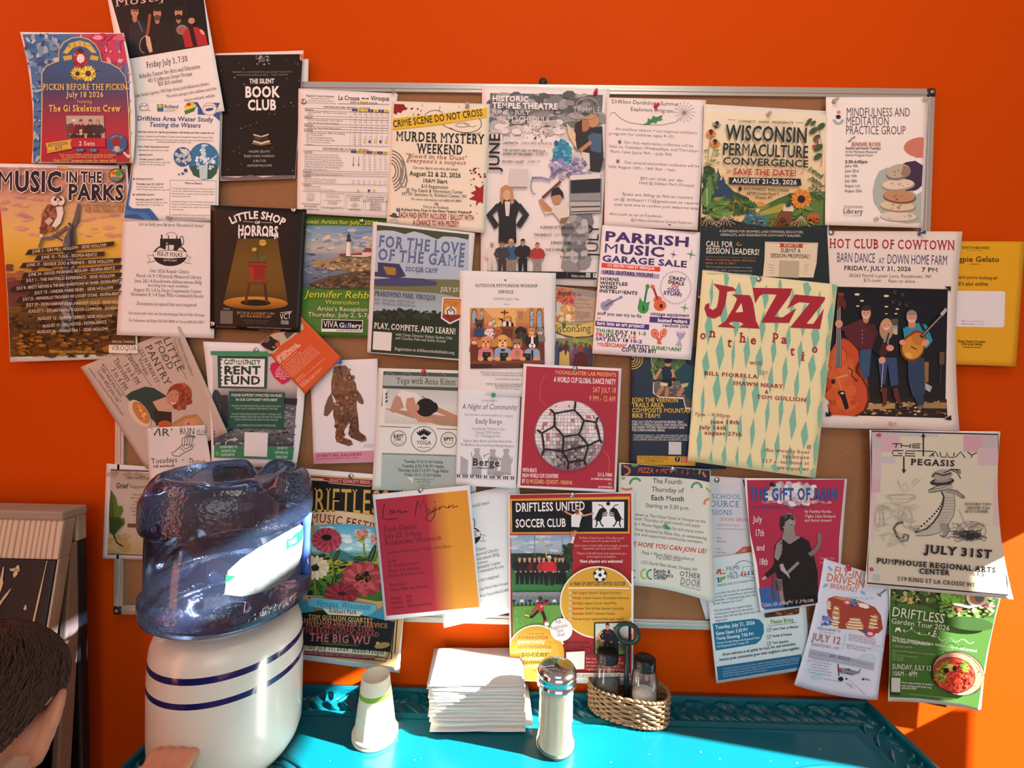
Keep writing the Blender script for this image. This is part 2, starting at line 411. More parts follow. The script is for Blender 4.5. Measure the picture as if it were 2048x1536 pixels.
# ------------------------------------------------------------------ the sheets on the board, one by one
ZA,ZB,ZC,ZD,ZE,ZF,ZG,ZH = (0,0),(400,80),(760,140),(1180,140),(1588,140),(0,320),(400,400),(720,420)
ZI,ZJ,ZKK,ZL,ZM,ZN,ZO,ZQ = (1000,420),(1320,480),(1588,450),(150,660),(500,660),(880,660),(1200,660),(1588,760)
ZR,ZS,ZT,ZU,ZV,ZW,ZX,ZY = (0,900),(560,920),(920,940),(1220,900),(1400,1080),(1588,1000),(1588,1191),(560,1191)
def blend(a,b,t):
    t = min(1,max(0,t)); A,B = hexc(a),hexc(b); return tuple(A[i] * (1 - t) + B[i] * t for i in range(3))
def vgrad(stops):
    def f(x,y):
        for (y0,c0),(y1,c1) in zip(stops,stops[1:]):
            if y <= y1: return blend(c0,c1,(y - y0) / (y1 - y0))
        return hexc(stops[-1][1])
    return f
def hgrad(stops):
    g = vgrad(stops); return lambda x,y: g(y,x)
def speckle(cols,seed=0,base=None,amt=1.):
    rn = random.Random(seed)
    def f(x,y):
        c = base(x,y) if base else None
        if c is not None and rn.random() > amt: return c if not isinstance(c,str) else hexc(c)
        return hexc(rn.choice(cols))
    return f

# 1 trio
P = Flyer('concert_flyer',[(213,-15),(401,-47),(449,222),(262,253)],.6,'white flyer with a dark photo of three bearded musicians, above the other sheets','flyer',curl={'br': .006},ang=-9.5).z(ZA)
P.p('photograph').poly([(975,-60),(1790,-200),(1865,400),(1140,525)],'141210')
P.poly([(1150,220),(1240,170),(1330,260),(1345,470),(1150,500)],'23242c'); P.l([(1225,180),(1270,280)],12,'667')
P.poly([(1330,250),(1370,190),(1500,180),(1540,230),(1550,440),(1350,470)],'1a1918')
P.poly([(1540,200),(1600,170),(1680,180),(1720,230),(1700,420),(1560,440)],'201e1e'); P.e(1620,265,50,45,'887',0); P.e(1620,270,40,30,'a55')
for x,y,b in ((1200,100,0),(1400,115,1),(1590,110,1)):
    P.e(x,y + 60,22,40,'b87b5e'); P.head(x,y,42,'c48a6a','2a1c16')
    if b: P.e(x,y + 42,30,26,'5b4438' if x < 1500 else '2c1d18')
P.ring(1195,88,16,12,5,'111'); P.ring(1228,88,14,12,5,'111')
P.l([(1335,125),(1320,260),(1308,320)],26,'9b4f38'); P.e(1310,390,62,85,'181414',20); P.poly([(1295,310),(1335,330),(1360,460),(1330,470),(1305,400)],'d6b294'); P.ring(1305,395,60,80,5,'bba',90,260,15)
P.l([(1650,0),(1690,210),(1745,400)],34,'1c1312'); P.poly([(1625,310),(1670,245),(1760,240),(1830,300),(1850,400),(1650,425)],'b02a2e'); P.l([(1690,215),(1740,410)],40,'241616'); P.e(1800,285,30,14,'e98',50); P.e(1705,185,30,28,'c48a6a')
P.p('headline').t('Mostly',1030,62,75,'e2b9ab','r',w=470,ang=-8)
P.p('body_text').t('Friday July 3, 7:30',1308,605,52,'3a302e','r',w=372)
P.t('Arkadia Center for Arts and Education',1240,697,36,'50423f','r',w=552); P.t('401 E Jefferson Street Viroqua',1320,735,34,'50423f','r',w=400)
P.t('$20 $10 student',1410,765,34,'50423f','r',w=222); P.t('Luke Sanders (guitar), Will Viger (bass), Josh Hakansson (drums)',1200,866,28,'5c4d49','r',w=675)
P.t('The trio merges the sublime and the',1480,872,26,'5c4d49','r',w=455); P.t('improvised, while',1640,905,26,'5c4d49','r',w=280)
P.build()

# 2 tie-dye
P = Flyer('concert_poster',[(40,64),(247,66),(266,326),(63,326)],1.6,'tie-dye bordered poster with a blue to red arched panel and yellow lettering','poster',bulge={'l': (12,0),'r': (12,0)},curl={'tl': .010,'r': .012},ang=0).z(ZA)
P.p('tie_dye_border').poly([(200,305),(1090,300),(1150,640),(1165,1445),(295,1435),(300,900),(270,600)],lambda x,y: blend('3f74a6','c2355e',(x - 640) / 160 if y < 560 else (0 if x < 1120 else .25)),fine=5)
P.dots(215,310,560,640,60,8,26,['2e5f95','9db4c4','6f97b5','c5ccd0','274f86'],3,2.2); P.dots(720,310,1090,620,55,8,24,['b52a58','d55c80','e2a0b0','a83060','8d5d92'],4,2.)
P.dots(290,640,355,1430,40,6,20,['2e5f95','9db4c4','4f7fb0','274f86'],5,2.); P.dots(1135,640,1160,1400,18,5,12,['8fb0c8','7f6fa0','c5ccd0'],6,2.)
arch = [(362,1440),(375,900),(372,650),(410,590),(470,560),(522,545),(522,450),(570,375),(640,338),(710,330),(790,350),(850,395),(890,460),(905,545),(980,565),(1060,610),(1115,680),(1130,760),(1145,1000),(1160,1445)]
P.p('arched_panel').poly(arch,vgrad([(330,'29679a'),(700,'23517f'),(850,'4a3a68'),(1000,'8a2c48'),(1250,'b3243a'),(1440,'a51f35')]),fine=6).l(arch,8,'d9c878')
P.p('illustration').poly([(560,470),(620,385),(710,360),(800,385),(860,470),(820,470),(770,425),(710,408),(650,425),(600,480)],'d8bd55').t('FAMILY FRIENDLY',710,402,28,'2b2a22','rb',w=190,a='c',arc=150)
P.poly([(560,500),(640,490),(640,530),(570,540)],'cfae4a').poly([(810,490),(880,505),(870,540),(800,530)],'cfae4a')
P.e(713,520,62,78,'9c1f38'); P.dots(660,440,770,600,30,8,18,['b82a45','7a1730','c85a6a'],8); P.e(718,520,34,40,'ece6e2'); P.ring(718,520,20,24,5,'555'); P.e(715,450,26,22,'202a44')
P.flower(690,655,62,'e3cf52','bfae3c',14,1,.2,.32); P.flower(785,655,74,'ecdb66','c8b544',16,1,0,.36,'3a3016')
P.l([(630,680),(680,690),(700,710)],8,'4a5a2a').l([(820,680),(850,630),(880,628)],6,'4a5a2a')
P.p('headline').t('PICKIN BEFORE THE PICKIN',382,800,52,'dcc66c','rb',w=755).t('July 18 2026',760,864,46,'e0cb72','rb',w=330,a='c').t('Featuring',755,918,28,'c9b06a','rb',w=135,a='c').t('The Gi Skeleton Crew',755,992,56,'e6d070','rb',w=640,a='c')
P.p('photograph').poly([(588,1030),(922,1030),(935,1228),(598,1232)],'b9a99c'); P.poly([(590,1110),(650,1090),(660,1230),(598,1230)],'3b5a52')
for x,s_,h_ in ((660,'7a2a34','eee'),(720,'5c1820','222'),(805,'241c1e','222'),(870,'2a2a2e','986')): P.person(x,1300,235,s_,'211a1e','c79a82',h_)
P.poly([(590,1229),(940,1229),(940,1310),(590,1310)],'b3243a')
P.t('S',705,1200,45,'e6d9b0','k')
P.p('ticket_print').poly([(405,1275),(640,1240),(625,1275),(640,1325),(420,1365),(420,1320)],'d8b04a').t('ADMISSION',430,1308,28,'4a3418','rb',w=175,ang=-7).t('$10',490,1332,26,'4a3418','rb',ang=-7).t('kids and teenagers free',430,1352,12,'4a3418','',w=180,ang=-7)
P.p('date_text').t('2 Sets',775,1295,36,'e6d9c8','rb',w=145,a='c'); P.e(712,1335,45,20,'2f4f78').e(830,1337,45,20,'2f4f78').t('6:15',712,1345,20,'9db0cc','b',a='c').t('7:30',830,1347,20,'9db0cc','b',a='c')
P.p('badge').e(1040,1280,92,92,'2b5a8c').ring(1040,1280,70,70,4,'b9c8d0').e(1035,1260,36,45,'8d2436').e(1040,1325,30,25,'c9b89a').ring(1040,1325,20,17,5,'443').l([(1100,1355),(1140,1395)],20,'cfd0cf').e(1145,1392,18,15,'cfd0cf')
P.p('body_text').t('This event is FREE! Limited camping is available',525,1388,20,'e0b868','',w=510).t('No outside food will be permitted on the farm',545,1408,20,'e0b868','',w=460).t('Visit ETSY brewery.com for more info!',475,1442,28,'e6a860','b',w=565)
P.build()

# 3 spare sheet + book club
P = Flyer('blank_sheet',[(444,116),(617,118),(614,300),(446,300)],-1,'plain white sheet peeking out behind the black reading-club poster','sheet',paper='e9e2df')
P.build()
P = Flyer('book_club_poster',[(430,107),(607,101),(590,357),(440,362)],0,'black poster with chunky white title above a drawing of an open book','poster',paper='e6e2df',curl={'tr': .008,'bl': .004},ang=-.5).z(ZB)
P.p('black_print').poly([(135,135),(890,125),(890,170),(935,215),(955,420),(845,1205),(185,1215),(200,600)],'16120f')
P.poly([(890,128),(920,120),(930,180),(905,190)],'cf6a3c')
P.dots(150,160,930,1190,45,3,6,['999','bbb','777'],11); P.dots(500,140,620,220,26,3,9,['9a9','ddd','877'],12)
P.poly([(185,1215),(330,1225),(450,1200),(560,1225),(700,1205),(845,1205),(830,1240),(560,1255),(190,1245)],'6d6668')
P.p('headline').t('THE SILENT',552,386,40,'e9e4e0','k',w=222,a='c').t('BOOK',555,508,92,'f1ece8','k',w=308,a='c').t('CLUB',553,622,88,'f1ece8','k',w=256,a='c')
P.p('illustration').poly([(455,925),(490,895),(545,915),(600,895),(640,925),(545,942)],'7d6346').poly([(470,905),(545,928),(625,905),(615,890),(545,912),(480,892)],'d9c9a8').poly([(475,840),(545,858),(612,838),(605,895),(545,912),(482,895)],'3a2c24').poly([(475,835),(545,855),(612,833),(612,845),(545,868),(475,848)],'cfc0a4').l([(545,855),(545,912)],5,'1c1410').l([(490,860),(535,872)],3,'8a6a48').l([(490,875),(535,887)],3,'8a6a48')
P.p('body_text').t('"READING IS A CONVERSATION. ALL BOOKS TALK. BUT A',552,292,15,'8d8985','',w=535,a='c',ang=-.3).t('GOOD BOOK LISTENS AS WELL." - MARK HADDON',555,318,15,'8d8985','',w=460,a='c')
for s_,y,w_ in (('MAGPIE GELATO',1003,190),('EVERY THIRD THURSDAY',1044,272),('5:30-7:30',1086,115),('ANYONE WELCOME!',1128,222)): P.t(s_,530,y,20,'bab6b2','',w=w_,a='c')
P.build()

# 4 water study
P = Flyer('water_study_flyer',[(268,200),(441,205),(436,442),(244,440)],3,'white flyer with blue wave corners and a round photo of water pouring into a glass','flyer',bulge={'l': (8,0)},curl={'tl': .003,'br': .003},ang=1).z(ZA)
P.p('wave_border').poly([(1620,888),(1968,905),(1962,1080),(1900,1030),(1850,900),(1750,895)],'2a5d9c').poly([(1640,880),(1760,905),(1760,1020),(1850,1025),(1800,980)],'2a5d9c')
P.p('logo').e(1865,970,66,60,'eee9e4').ring(1865,970,60,55,4,'5a6a8a').t('DRIFTLESS WATERS',1865,945,12,'456','b',w=90,a='c',arc=70).e(1865,975,38,14,'3d5273',-8)
P.e(1690,945,50,34,'d9c34a',-15).poly([(1640,985),(1750,940),(1730,990),(1650,1020)],'3f7d3c').e(1680,930,20,14,'b04040').poly([(1650,960),(1745,930),(1745,950),(1650,985)],'e6d24c')
P.poly([(1398,930),(1452,925),(1455,995),(1400,992)],'3f8a4a').e(1425,945,20,16,'e0b33c').poly([(1400,970),(1455,955),(1455,995),(1400,992)],'2f6d9c').t('Richland',1462,962,30,'2c2c2c','b',w=125).t('Land Conservation',1465,980,10,'444','',w=110).t('County, Wisconsin',1465,994,10,'444','',w=90)
P.ring(1280,950,42,34,4,'777').l([(1245,960),(1270,935),(1290,950),(1310,930)],6,'444').t('Vernon County',1240,985,11,'444','',w=100)
P.p('headline').t('Driftless Area Water Study',1222,1072,40,'2f4f85','b',w=675).t('Testing the Waters',1325,1128,40,'35568a','bi',w=460)
P.p('body_text').t('Now learn about our regional groundwater, well testing, and what it means for us!',1225,1180,17,'4a4a4c','b',w=680)
P.t('Vernon, Crawford, and Richland Counties have completed testing 351 private wells.',1225,1220,16,'5c5c5e','',w=675).t('Join us and come to the launch of a new report about the water you drink and ask for a',1230,1248,15,'5c5c5e','',w=670).t('community presentation of our 2025 results.',1395,1270,15,'5c5c5e','',w=310)
P.t('And a Public Educational Event!',1225,1312,16,'4a4a4c','b',w=280).t('Educational materials on wells',1232,1342,14,'5c5c5e','',w=270).t('VERNON COUNTY',1235,1385,14,'4a4a4c','b',w=125)
P.t('Monday, June 8 | 6:00 PM',1240,1424,15,'4a4a4c','b',w=215).t('Vedda Hill Barn (farm and hall)',1240,1448,13,'666','',w=275).t('E5226 Cty Rd, Westby, WI',1240,1470,13,'666','',w=230)
P.z(ZF).t('RICHLAND COUNTY',1210,176,15,'4a4a4c','b',w=155).e(1192,170,8,8,'2a3d6c').t('Thursday, June 25 | 5:30 PM',1212,220,16,'4a4a4c','b',w=245).t('Richland Center Community Center',1212,245,13,'666','',w=245).t('1050 N Orange Street, Richland Center, WI',1212,268,13,'666','',w=295)
P.e(1190,308,8,8,'2a3d6c').t('CRAWFORD COUNTY',1208,315,15,'4a4a4c','b',w=165).t('Saturday, June 27 | 6:00 PM',1208,357,16,'4a4a4c','b',w=245).t('Gays Mills Community Commerce Center',1208,381,13,'666','',w=285).t('16381 State Hwy 131, Gays Mills, WI',1208,404,13,'666','',w=245)
P.l([(1515,180),(1925,185),(1920,530),(1510,525)],4,'777',True).t('What to Expect...',1645,213,16,'555','b',w=165)
P.tm(['The Results: Experts from the UW Stevens Point','Center for Watershed Science and Education','will break down regional results for Vernon, Rich.,','Wards, and much more.','','Interactive Demo: Test, Crawford, Stewardship','Projects NEW karst groundwater simulation a','guide to visualize how water moves through','a karst landscape.','','Actionable Advice: Get professional tips','on maintenance and keeping your water safe.'],1530,258,23.5,13,'777','',w=[380,380,380,170,0,380,380,380,110,0,340,300])
P.p('photograph').z(ZA).e(1815,1430,140,158,'2e78a8').poly([(1690,1480),(1940,1470),(1930,1540),(1880,1590),(1815,1600),(1720,1560)],'2a5a4c').dots(1790,1290,1830,1420,26,5,13,['cfe4ee','a8d0e4','e6f0f4'],3,2).dots(1750,1400,1900,1500,26,6,20,['cfe4ee','a8d0e4','e6f0f4'],4,1.2).poly([(1770,1470),(1850,1470),(1845,1595),(1780,1595)],'b9d4de').l([(1850,1450),(1930,1385)],8,'cfe4ee')
P.e(1625,1395,80,86,'2c5f96').dots(1560,1330,1690,1460,26,8,26,['d6dcd8','b9c8c8','4479a8'],5,.8,inside=lambda x,y: ((x - 1625) / 72) ** 2 + ((y - 1395) / 76) ** 2 < .8)
P.z(ZF).e(1652,92,16,16,'2a4d8c').e(1625,120,11,11,'2a4d8c').e(1592,128,8,8,'2a4d8c')
P.p('wave_border').poly([(1150,40),(1180,40),(1165,240),(1140,400),(1180,430),(1260,432),(1330,430),(1375,480),(1415,538),(1105,515),(1135,250)],'2a62a4').poly([(1120,440),(1200,460),(1300,470),(1360,535),(1108,512)],'3b7ab4').poly([(1112,490),(1220,480),(1290,533),(1108,515)],'2a5290')
P.build()

# 5 music in the parks
P = Flyer('concert_series_poster',[(-8,327),(255,331),(277,716),(20,724)],0,'large sunset poster of an owl perched on a dead branch with concert dates on arrows','poster',curl={'l': .004},bulge={'l': (4,0)},ang=.6).z(ZF)
P.p('sunset_picture').quadp(.0,.018,.985,.975,vgrad([(40,'a87a82'),(250,'c99a86'),(420,'d7aa7c'),(620,'e2b866'),(800,'ddae3e'),(1000,'c8983a'),(1150,'b58c34'),(1300,'7a5c24'),(1450,'4a3218'),(1780,'6a4416')]),fine=8)
P.dots(0,60,1080,700,90,20,70,['d3a184','c98f7c','deb070','d0937c','b98484'],21,.28); P.dots(40,940,540,1160,40,20,60,['8a4a34','a5603c','7a4030'],22,.4); P.poly([(60,1085),(150,1065),(260,1090),(330,1150),(560,1180),(560,1300),(80,1300)],'6a3a30')
P.dots(90,1280,1040,1530,120,15,45,['3a2614','59401c','2a1c10','6b4a1c'],23,.4); P.dots(110,1530,1020,1750,150,15,40,['7a4c16','a06a20','5a3610','8a5a1c','3a2410'],24,.4)
P.p('illustration').poly([(540,1530),(560,900),(570,700),(600,640),(650,540),(690,390),(720,385),(700,540),(665,600),(670,700),(655,900),(660,1530)],'5f5d5c'); P.poly([(620,640),(655,560),(660,700),(645,1500),(610,1500)],'333234').l([(600,590),(540,640),(460,690),(375,700),(350,780)],26,'6b625e').l([(470,670),(560,720)],14,'544c4a').l([(640,590),(610,560)],22,'4a4545')
P.dots(560,720,650,1500,60,5,16,['8a8784','2c2b2d','777370'],25,2.5)
P.poly([(420,400),(470,395),(520,470),(500,560),(430,620),(370,670),(350,660),(365,560),(380,470)],'7d4a34'); P.dots(370,420,500,640,50,8,20,['8d553a','6a3a28','9c6a4c'],26,1.5,inside=lambda x,y: x > 350 + (660 - y) * .25 and x < 520 - max(0,y - 500) * .6); P.poly([(395,545),(440,510),(475,540),(430,580)],'c9b6a4'); P.poly([(500,420),(555,410),(565,470),(540,560),(490,610),(460,590),(510,500)],'e3dbd2'); P.l([(475,590),(500,640),(540,645)],9,'8a5a44').l([(490,600),(520,630)],8,'8a5a44')
P.e(515,358,62,54,'8a5a40').e(490,362,38,44,'e0d8d0',15).e(540,360,36,44,'e0d8d0',-15).e(515,330,26,14,'8a5a40').e(492,352,13,13,'221a18').e(540,352,13,13,'221a18').poly([(509,362),(524,362),(518,392)],'8a7668').poly([(350,655),(385,665),(375,690),(360,690)],'ddd5cc')
P.p('headline')
for dx,dy,c_ in ((-7,0,'f0e6dc'),(7,0,'f0e6dc'),(0,8,'f0e6dc'),(0,-7,'f0e6dc'),(0,0,'12142a')):
    for s_,x,y,h_,w_ in (('MUSIC',-25,272,172,580),('IN THE',585,195,92,325),('PARKS',605,350,132,500)): P.t(s_,x + dx,y + dy,h_,c_,'k',w=w_,ang=.8)
P.p('logo').e(1035,135,66,60,'2a4a2e').e(1035,135,56,50,'e0a83c').poly([(985,150),(1085,150),(1065,180),(1010,182)],'3c88a8').e(1055,120,32,26,'3f9a48').e(1010,115,16,16,'d0582c')
P.p('body_text').t('EVERY WEDNESDAY 6:00-8:30',735,418,26,'33261e','n',w=375).t('JUNE, JULY, AUGUST - 2026',755,442,24,'33261e','n',w=350).t('FREE, FAMILY FRIENDLY, FUN',757,468,24,'33261e','n',w=350)
P.p('date_text')
rows = [('JUNE 3 - GIN MILL HOLLOW - SIDIE HOLLOW',290,828,950,768),('JUNE 10 - TUGG - ESOFEA-RENTZ',370,880,865,855),('JUNE 17 - SEASIDE ZOO & FRIENDS - SIDIE HOLLOW',240,948,1010,912),('JUNE 24 - GOOD MORNING BEDLAM - ESOFEA-RENTZ',255,1034,1025,975),('JULY 1 - THE MAYFIELD EXPERIENCE - SIDIE HOLLOW',235,1085,1025,1042),('JULY 8 - BRETT NEWSKI & THE BAD INVENTIONS W/ SHABS- ESOFEA-RENTZ',150,1155,1170,1082),('JULY 15 - UNDER PARIS SKIES - SIDIE HOLLOW',310,1195,1010,1148),('JULY 22 - ARMADILLO TROUSERS W/ LOOSEY STONE - ESOFEA-RENTZ',205,1252,1150,1198),('JULY 29 - DON HARVEY DUO, HARVEST GOLD - SIDIE HOLLOW',235,1302,1130,1275),('AUGUST 5 - DYLAN HARRIS & GOOD COMPANY - ESOFEA-RENTZ',250,1362,1140,1328),('AUGUST 12 - FLIBBERTIJIBBET- SIDIE HOLLOW',335,1425,1000,1400),('AUGUST 19 - DELLWOOD - ESOFEA-RENTZ',380,1492,950,1455),('AUGUST 26 - FINALE TBA ! - SIDIE HOLLOW',330,1545,965,1515)]
for i,(s_,x0,y0,x1,y1) in enumerate(rows):
    a_ = math.degrees(math.atan2(y1 - y0,x1 - x0)); L = math.hypot(x1 - x0,y1 - y0)
    if i < 8:
        e0,e1 = x0 - 70,min(x1 + 70,1085); m = (y1 - y0) / (x1 - x0); Y = lambda x: y0 + m * (x - x0) - 14
        P.poly([(e0,Y(e0) + 28),(e0 + 35,Y(e0) - 22),(e1,Y(e1) - 24),(e1 - 12,Y(e1) + 16)],'33221c')
    P.t(s_,x0,y0,27,'e9e0cf','n' if i != 5 else 'n',w=min(L,1085 - x0) if L > 900 else L,ang=a_)
P.p('logo').z(ZL).r(302,132,560,205,'e4dccf').t('VIROQUA',325,180,42,'4a4436','r',w=225).t('SPECIAL THANKS:',330,114,20,'d9cdb0','',w=205).t('VERNONCOUNTYFRIENDS.ORG',-230,205,22,'c2a23c','b',w=415,ang=0)
P.build()

# 6 fix-it notice (and its second copy lower on the board)
def fixit(P,O,second=False):
    P.p('logo')
    E = lambda x,y: (x,y)
    P.e(1515,845,152,100,'1c1c1e').e(1515,840,134,84,'d9d3cf').poly([(1380,850),(1650,850),(1630,900),(1580,930),(1515,940),(1440,925),(1395,895)],'1c1c1e')
    P.poly([(1425,700),(1610,700),(1620,760),(1580,800),(1595,820),(1540,820),(1550,760),(1480,735),(1475,800),(1425,780)],'1c1c1e').l([(1440,665),(1440,700)],14,'1c1c1e').l([(1500,670),(1500,720)],8,'1c1c1e').l([(1575,672),(1575,700)],10,'1c1c1e').ring(1617,720,18,42,7,'1c1c1e').l([(1500,740),(1500,830)],8,'1c1c1e').ring(1525,670,45,25,4,'444',180,360)
    P.poly([(1365,818),(1515,800),(1665,818),(1660,868),(1515,880),(1370,868)],'e2ddd9').l([(1365,818),(1515,802),(1665,818),(1660,868),(1515,880),(1370,868)],5,'1c1c1e',True).l([(1365,850),(1310,850),(1335,885),(1310,915),(1380,900)],5,'333').l([(1665,850),(1705,870),(1672,890),(1700,925),(1640,910)],5,'333')
    P.t('FIX-IT FOLKS',1512,858,34,'1c1c1e','bn',w=225,a='c').t('SEW-FIX-CRAFT',1515,902,16,'cfcac6','b',w=120,a='c')
    P.p('body_text')
    P.t('Let us help you fix your Household items!',1235,583,30,'4a4648','r',w=580)
    for s_,x0,x1,y,h_ in (('Our 2026 Repair Clinics',1332,1687,1012,30),('March 14, 9-1 McIntosh Memorial Library',1212,1795,1055,30),('June 28,1-4 Readstown Advancement Bldg',1200,1797,1100,30),('(including kids repair activities)',1315,1680,1138,24),('August 30, 1-4 La Farge Community Center',1190,1795,1180,30),('November 8, 1-4 Gays Mills Community Room',1165,1813,1220,30),('Donations accepted but not required',1217,1750,1303,30),('For more info visit our Facebook page Fix-it Folks Viroqua',1145,1822,1385,24),('To Volunteer call Kent 920-602-4896 or Terry 608-632-2857',1145,1818,1450,24)):
        P.t(s_,x0,y - (12 if y > 900 else 0),h_,'4f4a4c','r',w=x1 - x0)
P = Flyer('repair_clinic_notice',[(246,440),(436,443),(428,677),(233,670)],2,'white notice with a round sewing machine emblem, tucked beside the black potted-plant poster','notice',paper='e4dfdd',curl={'bl': .004,'bow': .003},ang=1.6).z(ZF)
fixit(P,None); P.build()

# 7 potted plant theatre poster
P = Flyer('theatre_poster',[(421,410),(613,419),(600,665),(420,657)],5,'black theatre poster with a potted sprout on a stool in a yellow spotlight','poster',paper='14100d',ang=2,rough=.4).z(ZG)
P.p('illustration').poly([(335,345),(690,345),(780,900),(215,890)],vgrad([(340,'5e4410'),(560,'6d5016'),(780,'6a4c14'),(900,'4a340e')]),fine=6)
P.e(495,918,288,58,vgrad([(860,'c98a2c'),(920,'a56e20'),(975,'6a4414')]),1,fine=5).e(495,915,135,28,'150f08',1)
P.l([(440,740),(405,915)],24,'5a2e14').l([(575,740),(595,915)],24,'4a2410').e(510,722,110,30,'6b3516').e(510,712,108,22,'7d421c')
P.poly([(440,590),(585,590),(570,708),(455,705)],'8a2418').poly([(440,590),(475,590),(480,706),(455,705)],'a8341f').poly([(428,555),(598,555),(594,592),(434,590)],'9a2a1b').l([(428,555),(598,555),(594,592),(434,590)],5,'3a0f0a',True)
P.l([(515,550),(515,480),(525,420),(545,385)],9,'3f4a18').l([(512,510),(500,470),(485,455)],8,'3f4a18').poly([(520,545),(545,510),(598,490),(575,530)],'4d6a22').poly([(510,548),(480,525),(440,520),(465,545)],'4d6a22')
P.e(558,380,36,30,'c9a83c',-10).ring(558,380,36,30,5,'4a3a10').l([(525,385),(555,372),(590,375)],5,'7a3a20').e(483,440,24,19,'c9a040',-20).ring(483,440,24,19,4,'4a3a10',rot=-20)
P.p('headline').t('LiTTLE SHOP',512,165,64,'ece7e2','k',w=480,a='c',arc=480,ang=2).l([(385,190),(480,197)],4,'ccc').l([(545,199),(645,203)],4,'ccc').t('OF',512,212,24,'ece7e2','k',a='c').t('HORRORS',516,315,84,'ece7e2','k',w=360,a='c')
for x,y0 in ((348,340),(372,318),(400,345),(438,316),(470,326),(515,318),(560,322),(600,330),(640,324),(668,348),(690,338)): P.l([(x,295),(x,y0)],13,'ece7e2')
P.p('body_text').t('TICKETS:',235,975,12,'b0a898','b',w=60,a='c').t('JULY 24, 25, 31 & AUGUST 1 | 7PM',497,1018,20,'bb9256','b',w=335,a='c').t('JULY 26 & AUGUST 2 | 2PM',497,1046,20,'bb9256','b',w=275,a='c').t('VIROQUA MIDDLE SCHOOL CAFETERIA',495,1078,11,'6a604c','',w=240,a='c').t('TICKETS $15 / STUDENTS $10',495,1100,11,'6a604c','',w=200,a='c').t('WWW.VIROQUACOMMUNITY',232,1136,12,'a0683a','',w=185,a='c').t('THEATRE.ORG OR AT THE DOOR',232,1158,12,'a0683a','',w=225,a='c').t('Little Shop of Horrors is presented through special arrangement',616,1145,13,'a8a090','',w=390,a='c').t('with Music Theatre International',616,1168,13,'a8a090','',w=195,a='c')
P.p('blank_code_panel').poly([(182,985),(293,988),(291,1103),(180,1100)],'6d665e')
P.p('logo').l([(715,1005),(818,992)],5,'e6e0d8').t('VCT',712,1068,52,'e6e0d8','ni',w=100,ang=-8).t('VIROQUA',755,1083,10,'ccc','b',w=70,a='c').t('COMMUNITY',755,1095,10,'ccc','b',w=70,a='c').t('THEATRE',755,1107,10,'ccc','b',w=70,a='c')
P.build()

# 8 bus schedule
P = Flyer('bus_schedule',[(597,177),(795,187),(776,437),(594,426)],3,'white bus timetable with rows of small print and blue and yellow number squares','schedule',paper='e6dfda',ang=2,curl={'tr': .004,'bl': .004}).z(ZB)
P.p('headline').t('Regional Transit Schedules',945,503,17,'4a4542','b',w=248).t('Information obtained from',985,525,12,'5c5652','',w=170).t('www.ridescvr.com and compiled by',955,543,12,'5c5652','',w=235).t('Couleé Area Transit Information and family',935,562,12,'5c5652','',w=275).t('La Crosse',1230,533,40,'2a2624','b',w=190).t('Viroqua',1520,536,40,'2a2624','b',w=165).l([(1445,520),(1500,522)],6,'2a2624').poly([(1435,520),(1455,511),(1455,530)],'2a2624').poly([(1508,522),(1490,513),(1490,531)],'2a2624').t('GREEN & YELLOW ROUTES',1335,562,14,'4a4542','b',w=245).r(1420,547,1500,566,'d9c23c').t('YELLOW',1423,563,14,'4a4542','b',w=74).l([(1232,568),(1685,574)],4,'4a3f3a')
P.p('timetable').t('NORTHBOUND (NB): VIROQUA - LA CROSSE',1100,602,15,'4a4542','b',w=415)
def trow(y,s_=None,n=7,hd=False,tl=1.5):
    dx = (y - 600) * -.06
    P.l([(930 + dx * .5,y),(1685 + dx * .45,y + 13 * tl)],3,'6d5f58')
    if s_: P.t(s_,935 + dx * .5 + (0 if hd else 25),y + 19,13,'4f4946','b' if hd else '',w=(75 if hd else 90 + len(s_) * 6))
ys = [607,629,676,698,745,767,789,812]
names_n = ['VIROQUA','Park City South  125 Hwy 14, near Kwik Trip','WESTBY','Vernon Communications  103 N. Main St','COON VALLEY','Kwik Trip  Hwy 14 and 162 at corner','LA CROSSE','Goodhy by Gundersen  1836 S. Ave Building']
for y,s_ in zip(ys,names_n): trow(y,s_,hd=s_.isupper())
P.t('Walmart',955,668,13,'4f4946','',w=50).t('Nelson Ace  600 area of Hwy and parking lot',955,740,13,'4f4946','',w=285)
for i,s_ in enumerate(['Mayo  777 10th Ave near 8th St','Downtown  3rd and Jay Downtown Hub','WTC  7th and Vine Western Technical College','UWL  17th St. and La Crosse Center','Oak Grove']): P.t(s_,945,850 + i * 21,13,'5c5550','',w=[150,235,255,215,60][i])
P.l([(925,935),(1680,950)],3,'6d5f58')
for i in range(8): P.l([(1342 + i * 48,625 + i),(1335 + i * 48,944)],2,'a0928a')
